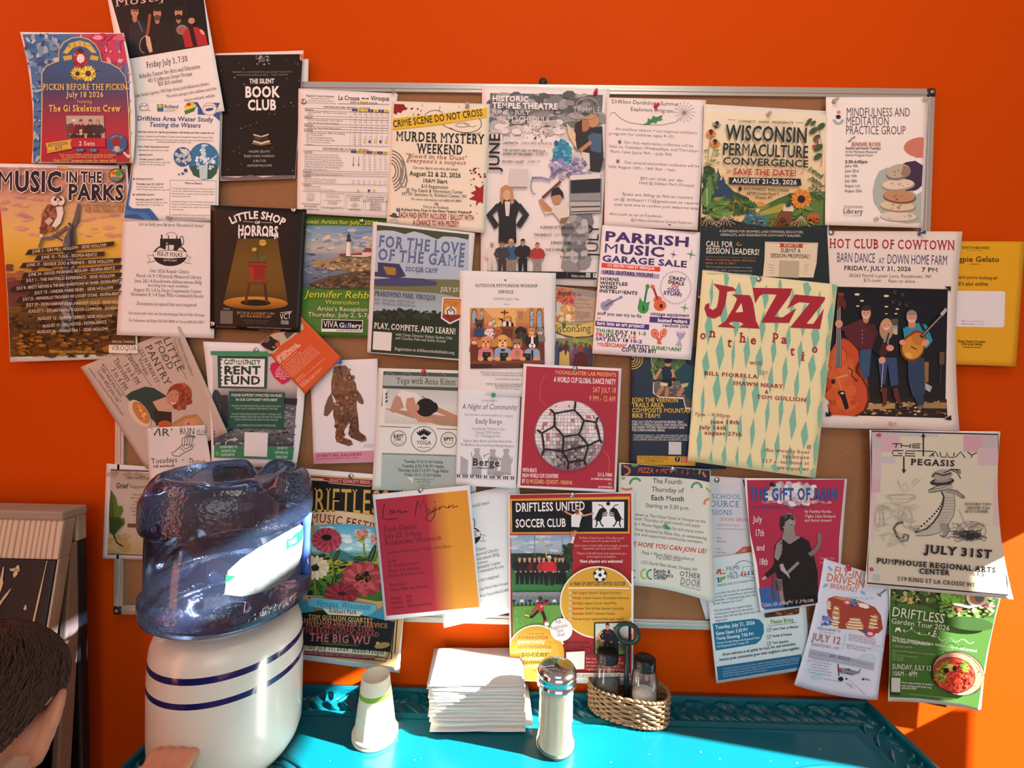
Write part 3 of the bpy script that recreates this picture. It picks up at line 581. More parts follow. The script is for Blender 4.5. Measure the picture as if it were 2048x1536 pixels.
for i in range(7):
    P.r(1355 + i * 47,611 + i * 1.6,1402 + i * 47,632 + i * 1.6,'2d3f78' if i in (0,3,5) else 'd8c142').t(str(i + 1),1378 + i * 47,629 + i * 1.6,14,'ddd' if i in (0,3,5) else '444','b',a='c')
    P.r(1345 + i * 47,983 + i * 1.6,1392 + i * 47,1005 + i * 1.6,'2d3f78' if i in (0,3,5) else 'd8c142').t(str(i + 1),1368 + i * 47,1001 + i * 1.6,14,'ddd' if i in (0,3,5) else '444','b',a='c')
    for y in (648,668,715,737,783): P.t('%d:%02d' % (5 + i + y % 3,(y * 7) % 60),1365 + i * 47,y + i,11,'7a716c','',w=26)
    for y in (1258,1280): P.t('%d:%02d' % (6 + i + y % 3,(y * 7) % 60),1352 + i * 47,y + i,11,'7a716c','',w=26)
    for j in range(7):
        if i > 1: P.t('%d:%02d' % (6 + i,(j * 11) % 60),1355 + i * 47,1025 + j * 22,11,'7a716c','',w=26)
        elif j < 6: P.t('%d:%02d' % (5 + j % 4,(j * 13) % 60),1362 + i * 47,830 + j * 21,11,'7a716c','',w=26)
    if i > 1: P.t('see',1460 + (i - 2) * 48,862 + i,11,'7a716c','',w=20).t('below',1455 + (i - 2) * 48,885 + i,11,'7a716c','',w=28).r(1453 + (i - 2) * 48,895,1472 + (i - 2) * 48,915,'3a3f58' if i in (3,5) else 'd8c142')
P.l([(1367,1040),(1365,1120)],4,'4a4542').poly([(1358,1105),(1374,1105),(1365,1125)],'4a4542').l([(1413,1040),(1411,1120)],4,'4a4542').poly([(1404,1105),(1420,1105),(1411,1125)],'4a4542')
P.t('SOUTHBOUND (SB): LA CROSSE - VIROQUA',1092,972,15,'4a4542','b',w=410)
for y,s_ in ((982,'LA CROSSE'),(1160,'COON VALLEY'),(1180,'Kwik Trip  Hwy 14 across from Kwik Trip'),(1200,'WESTBY'),(1275,'VIROQUA')): trow(y,s_,hd=s_.isupper())
for i,s_ in enumerate(['UWL  1725 St, by La Crosse Center at Main Hall','Downtown  3rd St, Bus and Jay Transit Center','WTC  Seventh St, WTC station on west side of street','Downtown  3rd and Jay, 900 sq at corner of Seventh','Mayo  777 10th and corner of West Ave Hospital','Goodhy by Gundersen  Near Oak Building','Oak Grove  Onto Hwy corner']): P.t(s_,930,1022 + i * 22,13,'5c5550','',w=[300,320,330,350,340,310,200][i])
P.t('Nelson Ace  600 area of Hwy parking lot',925,1240,13,'5c5550','',w=290).t('Vernon Communications  103 N. Main St',928,1262,13,'5c5550','',w=280).t('Walmart drop-off only',928,1308,13,'5c5550','',w=145).t('Park City South  125 Hwy 14, near Kwik Trip',928,1333,13,'5c5550','',w=270)
for x,c_ in ((1398,'d8c142'),(1495,'3a3f78'),(1540,'d8c142')): P.r(x,1330,x + 20,1350,c_)
P.l([(905,1345),(1665,1362)],3,'6d5f58')
P.p('notes').l([(1072,1360),(1285,1370),(1282,1500),(1075,1495)],3,'6d5f58',True).l([(1303,1372),(1455,1378),(1452,1510),(1302,1504)],3,'6d5f58',True).l([(1475,1380),(1665,1385),(1655,1525),(1470,1515)],3,'6d5f58',True)
P.tm(['Fare: $3 one way','(exact change only)','','Punch cards also available','10 rides $30','20 rides $60','','Monthly pass also available','$100'],1178,1388,15,11,'5c5550','','c',ang=1).tm(['For route updates','and weather','cancellations','','Text','"ridesmrt"','to','608-433-8043'],1378,1396,17,12,'5c5550','b','c',ang=1).tm(['For pickup at different','location along route','Call and ride with at least one','Blue Route','608-606-4113','Yellow Route','608-606-4199'],1562,1405,18,12,'5c5550','b','c',ang=1)
P.tm(['Visit the Green Info','877-955-9572','www.ridescvr.com'],985,1465,24,13,'4f4946','b','c',ang=2)
P.p('blank_code_panel').r(950,1358,1010,1420,'c9c2bd')
P.build()

# 9 lighthouse
P = Flyer('art_show_poster',[(605,432),(790,437),(770,676),(590,672)],0,'green poster with a painted lighthouse on a rocky shore','poster',paper='4d7a2e',ang=1.2).z(ZG)
P.p('painting').poly([(945,225),(1580,235),(1540,790),(905,785)],vgrad([(225,'6f93b4'),(330,'93a3b0'),(430,'b9b0a4'),(470,'a89f9c'),(480,'8a98a8'),(785,'4f5d78')]),fine=6)
P.dots(945,240,1540,450,60,15,45,['a9b2b8','c3bab0','7f9db8','d0c4b4','6a8cb0'],31,.35).dots(925,480,1300,780,70,10,32,['5a6c8a','8794a8','3f4d68','a4aab4'],32,.25)
P.poly([(985,570),(1040,535),(1150,525),(1260,500),(1540,510),(1530,630),(1380,650),(1250,615),(1060,600)],'9c8260').dots(1000,520,1530,640,110,8,26,['b59a74','7d6446','c9b08a','5f4a34','8a7050'],33,.5,inside=lambda x,y: y > 600 - (x - 980) * .25 and y < 600 + (x - 980) * .12).dots(1260,490,1530,520,30,8,20,['5a6a3a','74804a'],34,.5)
P.poly([(960,745),(1060,710),(1200,670),(1350,640),(1530,630),(1510,790),(1100,785)],'5a4832').dots(980,640,1510,780,110,8,26,['6a543a','3a2c20','7a6448','4a3a2a','8a7048'],35,.5,inside=lambda x,y: y > 760 - (x - 950) * .25)
P.poly([(1308,370),(1345,370),(1352,500),(1298,500)],'e6dcd0').poly([(1330,370),(1345,370),(1352,500),(1335,500)],'b8aca4').r(1302,350,1346,372,'2c3038').r(1310,322,1338,352,'3a3f48').poly([(1305,322),(1343,322),(1324,296)],'23262c').l([(1324,300),(1324,285)],5,'222')
P.poly([(1240,480),(1300,475),(1300,500),(1240,500)],'7d3a34').poly([(1345,475),(1440,470),(1470,430),(1530,435),(1525,500),(1350,500)],'d4c6b8').poly([(1340,478),(1440,468),(1445,490),(1345,492)],'8a3a34').poly([(1440,465),(1475,425),(1530,432),(1530,465)],'8d403a').l([(1350,500),(1500,505)],6,'ddd5c8')
P.p('headline').t('Guest Artist for July, 2026',905,207,36,'d9cf4e','',w=680).t('Jennifer Rehbein',935,865,60,'d6ce3c','i',w=690)
P.p('body_text').t('Watercolors',1115,926,38,'ccc653','',w=305).t("Artist's Reception",1043,985,38,'dcd8c0','',w=450).t('Thursday, July 2, 5-7pm',960,1036,38,'dcd8c0','',w=610).t('217 S. Main St., Viroqua, WI   608 637 6918   vivagallery.net',935,1206,16,'23351a','',w=620)
P.p('logo').r(1083,1062,1452,1172,'e4e0d8').r(1090,1068,1445,1145,'0f1014').t('VIVA',1098,1134,58,'e8e4de','n',w=130).t('Gallery',1238,1134,40,'e8e4de','b',w=200).t('artist cooperative',1215,1166,15,'333','b',w=230)
P.build()

# 10 murder mystery
P = Flyer('mystery_weekend_flyer',[(784,202),(980,208),(968,466),(773,447)],4,'cream flyer with yellow crime tape, blood spatters and a rope lasso','flyer',paper='e6dcc6',ang=2.5,curl={'br': .004,'tl': .003}).z(ZC)
P.p('illustration').poly([(125,302),(215,305),(225,330),(248,338),(235,355),(205,360),(185,385),(160,375),(145,398),(120,385)],'8a1a22').dots(240,310,380,440,16,3,10,['6a1a1c','8a1a22','333'],41).ring(480,420,90,60,5,'3a342c',170,340,-10).ring(700,470,220,75,5,'3a342c',15,190,18).ring(740,460,165,95,6,'3a342c',-40,130,10).ring(735,490,60,18,4,'3a342c').l([(525,370),(535,320)],4,'3a342c').l([(705,340),(700,320)],4,'3a342c').ring(800,470,60,30,4,'777',0,150,20)
for k in range(5): P.ring(95,900,45 + k * 22,70 + k * 28,11,'8a8272',-85,75).ring(95,900,45 + k * 22,70 + k * 28,3,'4a443a',-85,75)
P.l([(200,870),(175,990),(200,1045),(225,1040),(240,980),(225,870),(190,800)],15,'9a9282').l([(200,870),(175,990),(200,1045),(225,1040),(240,980),(225,870)],3,'3a342c')
P.poly([(925,1015),(890,1050),(840,1025),(855,1070),(805,1095),(845,1115),(790,1150),(860,1165),(850,1205),(890,1175),(917,1190)],'97212b').dots(780,870,935,1020,18,4,12,['97212b','7d1a22','3a2a24'],42).dots(800,1200,930,1300,6,3,7,['7d1a22','3a2a24'],43)
P.p('crime_tape').poly([(118,430),(500,395),(955,335),(952,420),(520,490),(112,535)],'dcb52c').t('CRIME SCENE DO NOT CROSS',118,512,60,'1c1812','bn',w=805,ang=-7.5)
P.p('headline').t('MURDER MYSTERY',142,628,82,'1d1a18','rb',w=790,ang=2.2).t('WEEKEND',330,738,82,'1d1a18','rb',w=412,ang=2).t('"Blood in the Dust"',228,778,36,'9c2c30','r',w=548).t("Everyone's a suspect",232,820,36,'9c2c30','ri',w=532,ang=2.5)
P.p('body_text')
for s_,x0,x1,y,h_,f_ in (('Can you figure out who did what?',293,697,878,24,''),('August 22 & 23, 2026',262,720,938,40,'b'),('10AM Start',378,600,1000,34,'b'),('$10 Registration',366,608,1048,30,''),('@ The Depot & Information Center',230,738,1080,30,''),('397 W. Seminary St, Richland Center, WI',190,770,1115,30,''),('For more information call (608) 647-8893',276,725,1158,22,'i'),('OR',482,520,1203,22,'b'),('Find us on Facebook',384,612,1228,26,''),('Richland Area Clues In the News Mystery Weekend',188,805,1252,24,'b')): P.t(s_,x0,y,h_,'3d3833',f_,w=x1 - x0)
P.t('EACH PAID ENTRY INCLUDES 1 BALLOT WITH',165,1312,48,'9c2428','bn',w=670).t('A CHANCE TO WIN PRIZES!!!',292,1378,48,'9c2428','bn',w=412)
P.p('logo').e(162,1244,17,17,'1d3a66').t('f',158,1254,22,'ddd','b').e(125,1345,38,24,'b9b0a4').e(125,1302,44,10,'3a3a3c',8).e(125,1290,22,18,'4a4a4c')
P.build()

# 11 film schedule (film art replaced by plain shapes of the same colours)
P = Flyer('film_schedule_poster',[(964,172),(1220,178),(1197,574),(961,562)],1,'tall grey cloudy film schedule with two month names turned sideways','poster',paper='e8e0dc',ang=1.2).z(ZC)
P.p('cloud_print').poly([(980,205),(1985,222),(1960,700),(1700,640),(1300,500),(980,560)],lambda x,y: blend('5f6064','d9d2ce',(y - 240) / 300 + random.uniform(-.2,.25) - (.35 if x > 1600 else 0)),fine=5)
P.dots(980,215,1980,480,110,25,80,['6d6e70','8a8a8a','55565a','a19f9e','777'],51,.6).dots(985,460,1600,560,50,20,60,['e0d9d5','c9c3c0','dcd5d1','b4afac'],52,.6).dots(1250,480,1560,640,30,3,9,['444','777','6a5a44'],53)
P.dots(1700,560,1970,1000,60,20,60,['b0adac','9a9898','c9c5c2','85868a'],54,.8).z(ZH).dots(1840,60,2020,530,70,20,70,['8a8a8c','a3a1a0','727376','b9b5b2'],55,1.3).z(ZC)
P.p('illustration')
P.poly([(1740,470),(1830,440),(1860,520),(1980,500),(1990,800),(1960,910),(1870,900),(1850,740),(1760,700),(1725,600)],'2a2a30').poly([(1850,590),(1890,560),(1975,570),(1970,740),(1880,720)],'44607c').poly([(1660,470),(1740,560),(1750,700),(1680,590)],'d9bf9c').e(1895,450,55,62,'b98b62').e(1820,490,45,60,'a8764f').poly([(1745,470),(1800,440),(1800,600),(1740,640)],'3a2419').l([(1780,720),(1880,640)],34,'b9805a').poly([(1790,730),(1865,740),(1870,880),(1840,890)],'d6ccc0')
P.poly([(1520,880),(1550,700),(1610,610),(1680,650),(1710,800),(1640,880)],'2e7ea0').dots(1540,640,1700,860,24,8,22,['3d92b4','246480','5aa8c4'],56,1.3)
P.dots(1520,790,1830,960,70,12,36,['8d86b4','b4aed0','6d6698','d4d0e0','a49cc4'],57,.6).l([(1350,960),(1440,960),(1520,980)],20,'8d86b4').ring(1380,1030,35,75,7,'666',80,300)
P.poly([(1690,960),(1950,940),(1975,960),(1970,1270),(1690,1290)],'6f6f70').poly([(1700,985),(1965,965),(1960,1090),(1700,1100)],'26282c').poly([(1690,940),(1960,920),(1970,965),(1690,980)],'d9d4d0').poly([(1690,1100),(1965,1095),(1965,1160),(1690,1160)],'8d8d8e').poly([(1690,1175),(1965,1175),(1960,1270),(1700,1280)],'b4b0ae').l([(1700,1220),(1960,1215)],12,'333').l([(1700,1265),(1960,1255)],10,'333')
P.l([(1445,1140),(1610,990)],24,'6a3d2c').poly([(1410,1160),(1440,1140),(1520,1220),(1600,1200),(1640,1150),(1690,1250),(1680,1330),(1600,1340),(1540,1270),(1470,1285)],'d9cfc2').poly([(1410,1160),(1440,1145),(1530,1235),(1530,1265),(1460,1260)],'b98664').e(1575,1140,42,55,'b98664').poly([(1520,1130),(1535,1060),(1590,1040),(1630,1090),(1640,1150),(1600,1110),(1545,1120)],'26201e').poly([(1610,1320),(1690,1305),(1650,1360),(1600,1365)],'8a6444')
P.poly([(1055,1540),(1060,1330),(1040,1200),(1090,1150),(1200,1150),(1250,1200),(1210,1330),(1215,1540)],'222022').poly([(945,1290),(1040,1185),(1060,1230),(1000,1290),(1060,1380),(1020,1420)],'2a282a').poly([(1330,1290),(1250,1185),(1230,1230),(1270,1290),(1210,1380),(1250,1410)],'2a282a').poly([(1075,1050),(1120,1020),(1180,1050),(1195,1180),(1170,1200),(1150,1120),(1110,1120),(1090,1200),(1070,1160)],'b98a5c').e(1130,1115,34,48,'cfa488').poly([(1110,1170),(1160,1170),(1150,1300),(1120,1300)],'d6cdc8')
P.z(ZH).person(1175,560,280,'d9cfc6','d4cac0','b98a6c','d9d0c4',sk=1).person(1345,600,340,'2d5a84','8a7e70','b9825c','c9a878').person(1450,560,300,'232124','1f1d20','b08060','1c1614').person(1580,560,270,'a83434','8d8780','bb8a6c','8a5034').person(1265,560,280,'3c3a3e','3a3434','a87a5c','4a3a30')
P.poly([(1130,540),(1840,550),(1846,612),(1130,600)],'15130f').poly([(1846,552),(2110,556),(2105,618),(1846,612)],'15130f')
P.p('headline').z(ZC).t('HISTORIC',1000,275,46,'ece8e6','k',w=325).t('TEMPLE THEATRE',1000,338,50,'ece8e6','k',w=585).t('JUNE - JULY',1000,393,42,'e6e2e0','',w=335).t('FILM SCHEDULE',1060,455,44,'e6e2e0','',w=450)
P.p('logo').t('TEMPLE',1715,378,52,'b9b7b6','r',w=255).ring(1845,340,105,95,5,'b4b2b2',180,360).ring(1845,345,100,85,5,'b4b2b2',20,160)
P.p('date_text').t('JUNE',1062,895,92,'1d1b1c','b',w=330,ang=-89).z(ZI).t('JULY',872,415,92,'1d1b1c','',w=285,ang=-88).z(ZC)
for a_,b_,x,y,wa,wb in (('JAWS',' - JUNE 5',1092,592,70,112),('LABYRINTH',' - JUNE 6 (FREE ADMISSION)',1092,660,140,290),('THE ADVENTURES OF PRISCILLA,','',1092,725,385,0),('QUEEN OF THE DESERT',' - JUNE 12',1092,757,268,125),('ROMEO + JULIET',' - JUNE 19',1090,826,195,125)):
    P.t(a_,x,y,23,'2a2627','bn',w=wa)
    if b_: P.t(b_.strip(),x + wa + 12,y,23,'4a4546','n',w=wb)
for a_,b_,x1,y,wa,wb in (('A LEAGUE OF THEIR OWN','- JULY 3',1832,1410,300,96),('THE SANDLOT','- JULY 4 (FREE ADMISSION)',1830,1478,160,290),('JURASSIC PARK','- JULY 10',1830,1548,185,115)):
    P.t(a_,x1 - wa - wb - 10,y,24,'2a2627','bn',w=wa).t(b_,x1 - wb,y,24,'4a4546','n',w=wb)
P.z(ZH)
for a_,b_,x1,y,wa,wb in (('THIS IS SPINAL TAP','- JULY 17',2005,365,235,112),('TITANIC','- JULY 24',2003,433,97,115)): P.t(a_,x1 - wa - wb - 10,y,24,'2a2627','bn',w=wa).t(b_,x1 - wb,y,24,'4a4546','n',w=wb)
P.t('httix.com',1882,598,26,'d9d5d2','',w=120).r(2012,560,2052,600,'ccc9c8').ring(2032,581,11,11,4,'333').r(2076,562,2112,602,'ccc9c8').t('f',2085,597,30,'333','b')
P.p('blank_code_panel').z(ZC).r(1155,878,1318,1038,'cdc7c4').build()

# 12 handwritten program
P = Flyer('handwritten_notice',[(1213,195),(1412,200),(1395,460),(1208,452)],2,'white sheet of neat handwriting with a green leaf and drawn dandelion at the top','notice',paper='e6dcd8',ang=3,curl={'br': .010,'b': .004}).z(ZD)
P.p('handwriting').t('Driftless Dandelions Summer',190,295,34,'2a2628','',w=605,jit=.5,ang=2.5).t('Explorers Program',362,365,34,'2a2628','',w=382,jit=.5,ang=2.5)
for s_,x0,x1,y,in (("An outdoor nature + art inspired children's",225,955,535),('program for children ages 4-10!',168,750,575),('Our first exploration collective will be',300,920,655),('held on Tuesdays, Wednesdays, and Thursdays',168,965,690),('9am-1pm June 9th - July 9th',180,730,735),('Our second exploration collective will be',300,975,833),('held August 10th - 14th 9am - 1pm',163,760,870),('$30 per child, per day',445,830,975),('Held @ Eckhart Park (Viroqua)',437,930,1015),('Spots are filling up fast so contact',283,920,1115),('us @ driftless1111@gmail.com to reserve',215,975,1160),('your spot and to receive your welcome letter',213,985,1205),('Also Look us up on Facebook',170,640,1290),('@Driftless Dandelions Summer Explorers',360,915,1345)):
    P.t(s_,x0,y,25,'6d6466','',w=x1 - x0,jit=.5)
P.p('illustration').l([(180,410),(190,380),(220,378),(270,430),(350,470),(480,487),(640,490),(760,465),(820,425),(840,385)],4,'554e50')
for k in range(16):
    q = k * 2 * math.pi / 16; P.l([(840,380),(840 + 75 * math.cos(q),375 + 75 * math.sin(q))],3,'8a8284').e(840 + 85 * math.cos(q),375 + 85 * math.sin(q),8,4,'9a9294',math.degrees(q))
P.poly([(470,488),(510,470),(515,430),(545,440),(560,405),(590,420),(650,400),(635,430),(650,445),(600,455),(590,475),(555,465),(530,485)],'3f8a4c').l([(470,488),(640,412)],4,'2a5a34')
for x,y in ((265,640),(248,812)):
    for k in range(4): P.l([(x - 18 * math.cos(k * .78),y - 22 * math.sin(k * .78)),(x + 18 * math.cos(k * .78),y + 22 * math.sin(k * .78))],4,'4a4446')
P.e(704,1378,7,6,'7d3a44').e(714,1378,7,6,'7d3a44').build()

# 13 permaculture
P = Flyer('permaculture_poster',[(1408,208),(1652,222),(1662,612),(1396,596)],3,'tall cream and dark green poster with a garden valley, sunflower and roots','poster',paper='e3d9cc',ang=2.6,curl={'t': .003}).z(ZD)
P.p('valley_picture').poly([(1028,365),(2100,400),(2110,1420),(985,1390)],vgrad([(365,'e6dcc0'),(700,'e6d8b4'),(1150,'e0c08a')]),fine=9)
P.poly([(1010,860),(1060,850),(1110,880),(1130,960),(1200,1000),(1280,1080),(1400,1130),(1380,1250),(1000,1280)],'3a5236').poly([(1110,1100),(1250,1120),(1420,1180),(1480,1200),(1440,1260),(1100,1240)],'a08a34').poly([(1280,1130),(1400,1160),(1500,1220),(1400,1240)],'48683c')
P.poly([(1560,1200),(1680,1140),(1820,1090),(2100,1080),(2100,1400),(1450,1400),(1500,1260)],'5d7a3c').poly([(1600,1180),(1780,1100),(1800,1180),(1600,1230)],'456a3a').poly([(1480,1280),(1700,1190),(1850,1180),(1830,1240),(1500,1300)],'a39a44').poly([(1620,1400),(1700,1250),(1800,1250),(1780,1400)],'6a4026')
for k in range(5): P.l([(1640 + k * 40,1400),(1720 + k * 22,1255)],8,'8d5a34')
P.e(1520,1205,44,30,'d98a34',0,180,360).poly([(1440,1215),(1600,1205),(1560,1240),(1500,1235)],'7a8a4a').r(1722,1210,1815,1255,'d6ccbc').e(1768,1212,46,18,'d6ccbc')
P.poly([(1400,1240),(1480,1240),(1450,1280),(1580,1320),(1560,1390),(1340,1380),(1380,1300)],'3f7684').dots(1380,1250,1560,1370,22,8,22,['6a9aa4','2e5f6e','8ab0b4'],61,.3)
for x,y,h_ in ((1085,880,170),(1140,870,260),(1185,930,190),(1220,1010,140),(1258,1050,90)):
    P.poly([(x,y),(x + h_ * .18,y + h_),(x - h_ * .18,y + h_)],'26405a' if h_ > 130 else '3a3a4a')
    for k in range(4): P.poly([(x,y + h_ * (.1 + .2 * k)),(x + h_ * (.12 + .05 * k),y + h_ * (.35 + .2 * k)),(x - h_ * (.12 + .05 * k),y + h_ * (.35 + .2 * k))],'2a4660')
P.dots(1000,900,1130,1120,60,12,30,['3a5a34','2c4630','4d6e3c','5f8048'],62).dots(1020,1150,1260,1320,70,12,36,['3f6632','5a8440','2c4a28','74984c'],63,.6).dots(1250,1130,1480,1280,50,10,22,['3f5f36','56783e','2f4a2c'],64).dots(1760,1100,1900,1220,30,10,26,['3a5a38','2c4a34'],65)
P.e(1040,1130,40,95,'5f8a48',8).l([(1040,1050),(1045,1250)],7,'b9c490').e(1090,1200,60,26,'4f7a3e',-30).e(1190,1280,46,24,'6a9448',30).e(1150,1260,40,30,'55803e',-20)
P.flower(1882,1150,92,'c9762c','d99038',18,1,0,.38,'33201c').l([(1890,1230),(1900,1330)],10,'4a6a34').e(1850,1270,50,20,'55803e',-30).e(1940,1230,44,18,'6a9448',20).e(1990,1320,60,46,'b9622c').l([(1960,1290),(1960,1350)],4,'8a4420').l([(1990,1280),(1990,1360)],4,'8a4420').l([(2020,1290),(2020,1350)],4,'8a4420')
for x,y in ((1078,545),(1115,632)): P.flower(x,y + 25,48,'d98c3c','c97a30',9,.7,0,.3,'5a3420').e(x,y,20,18,'3a2a2a')
P.l([(1075,590),(1060,700),(1045,850)],5,'6a7a48').l([(1115,660),(1090,760),(1050,850)],5,'6a7a48'); P.dots(1020,700,1160,860,16,12,26,['7d8a5a','94a06c'],66,.35)
P.e(1128,485,22,32,'3a3028',15).e(1108,480,20,9,'9a9284',40).e(1150,492,20,9,'9a9284',-30)
for x,y,r_ in ((1955,450,26),(1935,480,22),(1990,470,26),(1990,540,40),(2020,600,34),(2035,690,44),(2030,770,40),(2060,500,40)): P.e(x,y,r_,r_ * .62,'43583c',-35)
P.dots(1985,590,2030,700,12,7,11,['9c3440','b04450'],67).l([(1950,440),(2040,530),(2070,700),(2060,860)],5,'5a6a48')
for k in range(12): P.e(1960 + (k % 4) * 34 + k,880 + k * 22,24,9,'56705a' if k % 2 else '6d8668',-50 + (k % 3) * 40).e(1990 + (k % 3) * 30,900 + k * 22,22,8,'4a6448',60)
P.p('soil_panel').poly([(990,1310),(1090,1330),(1200,1315),(1400,1370),(1560,1395),(1700,1400),(2110,1380),(2140,2010),(930,2010)],'1e2c30').dots(990,1320,2060,1425,120,6,18,['3a2c24','4a382c','2a211c','5a4634'],68,.6)
for x,s_ in ((1060,1),(1195,-1),(1880,1)):
    for k in range(7): P.l([(x,1300),(x + (k - 3) * 16,1345),(x + (k - 3) * 36 + 8 * s_,1375 + (k % 3) * 12)],5,'c0a986')
P.p('headline').t('WISCONSIN',1208,618,130,'24302e','bn',w=730,ang=2.4).t('PERMACULTURE',1180,755,105,'24302e','bn',w=765,ang=2.2).t('CONVERGENCE',1182,838,62,'24302e','b',w=765,ang=2.2).t('SAVE THE DATE!',1275,928,52,'a5392f','b',w=565,ang=1.8).l([(1215,885),(1240,900),(1215,915)],6,'a5392f').l([(1235,885),(1258,900),(1235,915)],6,'a5392f').l([(1898,905),(1875,918),(1898,930)],6,'a5392f')
P.poly([(1235,955),(1875,968),(1885,1030),(1240,1015)],'1e2c34').t('AUGUST 21-23, 2026',1268,1003,40,'e6e0d4','b',w=575,ang=1.8)
P.p('body_text').t('CONNECT - SHARE - REGENERATE',1322,466,20,'3a3a36','b',w=490,ang=1.6).l([(1225,442),(1302,446)],4,'3a3a36').l([(1830,468),(1900,470)],4,'3a3a36').e(1337,1058,16,20,'2a2a28').poly([(1325,1066),(1350,1066),(1337,1084)],'2a2a28').t('SOUTHWEST WISCONSIN',1368,1068,26,'2a302e','b',w=405).t('E8728 County Road Y,',1395,1110,26,'3f3f38','bi',w=292,ang=1.5).t('Viroqua, WI',1468,1146,26,'3f3f38','bi',w=148,ang=1.5)
P.t('A GATHERING FOR GROWERS, LAND STEWARDS, EDUCATORS,',1152,1444,21,'b9b6a8','b',w=750,ang=.8).t('HERBALISTS, AND REGENERATIVE COMMUNITY BUILDERS.',1162,1477,21,'b9b6a8','b',w=718,ang=.8)
P.z(ZJ).t('CALL FOR',408,58,50,'dcd6c8','bn',w=240,ang=1.8).t('SESSION LEADERS!',408,118,50,'dcd6c8','bn',w=478,ang=1.8).l([(680,45),(700,20)],8,'c9863c').l([(690,52),(730,40)],8,'c9863c').l([(405,148),(855,160)],3,'9a6a3c').t('Have a workshop, demo, skill-share,',405,182,22,'b4713a','',w=450,ang=1.5).t('panel, or talk to offer?',405,212,22,'b4713a','',w=270,ang=1.5).t("We're seeking session leaders to share",408,245,17,'9aa09a','',w=412,ang=1.2).t('knowledge, skills, and experiences that',415,275,17,'9aa09a','',w=408,ang=1.2).t('strengthen our communities and land.',415,303,17,'9aa09a','',w=400,ang=1.2)
P.p('proposal_panel').poly([(935,15),(1408,25),(1395,200),(1365,335),(915,325),(930,180)],'d9cbb0').l([(945,25),(1398,34),(1388,200)],3,'8a6a4a').poly([(1060,30),(1280,35),(1265,52),(1278,70),(1060,65),(1075,48)],'a83a30').t('SCAN TO',1100,56,24,'e6d2b8','b',w=135).t('SUBMIT A',1163,112,36,'2a302e','bn',w=178,a='c',ang=1.5).t('SESSION PROPOSAL!',1160,160,36,'2a302e','bn',w=350,a='c',ang=1.2)
for k in range(4): P.l([(960 + k * 6,215 + k * 28),(1015,228 + k * 22)],4,'8a7a5c').l([(1330 - k * 8,215 + k * 28),(1285,232 + k * 22)],4,'8a7a5c')
P.p('blank_code_panel').r(1062,180,1242,330,'b4a88f').build()

# 14 pebbles
P = Flyer('meditation_flyer',[(1652,194),(1857,194),(1846,456),(1650,450)],4,'white flyer with a tower of five balanced pebbles and soft coloured circles','flyer',paper='ece4dd',ang=.2,curl={'b': .005}).z(ZE)
P.p('headline').t('MINDFULNESS AND',465,412,76,'554a52','n',w=570).t('MEDITATION',462,492,76,'554a52','n',w=385).t('PRACTICE GROUP',460,573,76,'554a52','n',w=535)
P.p('illustration').e(398,376,18,15,'cf8478').e(395,440,50,50,'9fb0a8',0,0,180).e(395,440,25,25,'ece4dd').e(395,418,23,20,'3c2c42')
P.e(1150,690,172,92,'c97a6a',0,90,270).poly([(1110,598),(1158,605),(1150,770),(1100,783),(1080,780)],'c97a6a')
P.poly([(760,900),(830,868),(980,880),(1140,1070),(1130,1360),(1000,1370),(880,1345),(770,1270),(710,1180),(700,1080),(720,980)],'a8b3a8').poly([(940,850),(1000,820),(1080,808),(1148,850),(1138,1030),(1090,1070),(1000,1080),(900,1000)],'43304a').poly([(1060,1085),(1140,1045),(1138,1080),(1090,1110)],'ece4dd')
def pebble(x,y,rx,ry,c,rot,d):
    P.e(x,y + ry * .12,rx,ry,d,rot).e(x - rx * .03,y - ry * .08,rx * .95,ry * .88,c,rot).dots(x - rx * .6,y - ry * .3,x + rx * .6,y + ry * .5,14,rx * .03,rx * .1,[d,c],int(x + y),.5)
pebble(935,1305,170,46,'d9cbb8',2,'a8967f'); pebble(925,1212,162,50,'d6c2a4',4,'9a8468'); pebble(940,1125,148,60,'b98c68',5,'7a5640'); pebble(930,1020,148,52,'dccbb4',-4,'a9957c'); pebble(930,905,112,68,'b9ac98',-12,'85766a'); P.poly([(975,850),(1035,870),(1030,930),(980,950),(950,930)],'9a7a64')
P.p('body_text').t('WITH',490,650,20,'6a5a60','b',w=80,ang=-40).t('JENNIE ROSS',512,675,34,'c0786c','b',w=262,ang=.5).t('Second and Fourth Tuesdays',460,705,22,'5a5054','b',w=315).t('In the McIntosh Memorial',460,736,22,'5a5054','',w=282,ang=.6).t('Library Program Room',458,766,22,'5a5054','',w=248,ang=.5).t('5:30-6:45pm',456,828,26,'3f3440','b',w=200)
for i,s_ in enumerate(['June 9th','June 23rd','July 14th','July 28th','August 11th','August 25th']): P.t(s_,456 - i,864 + i * 44.5,26,'655a60','',w=(115,122,108,110,138,155)[i],ang=.6)
P.p('logo').l([(440,1208),(618,1214)],3,'777').t('MCINTOSH MEMORIAL',440,1229,10,'666','',w=176).t('Library',438,1276,40,'4a4044','r',w=178,ang=.6).t('a community hub',505,1300,10,'666','',w=100).l([(440,1294),(495,1296)],2,'777').build()

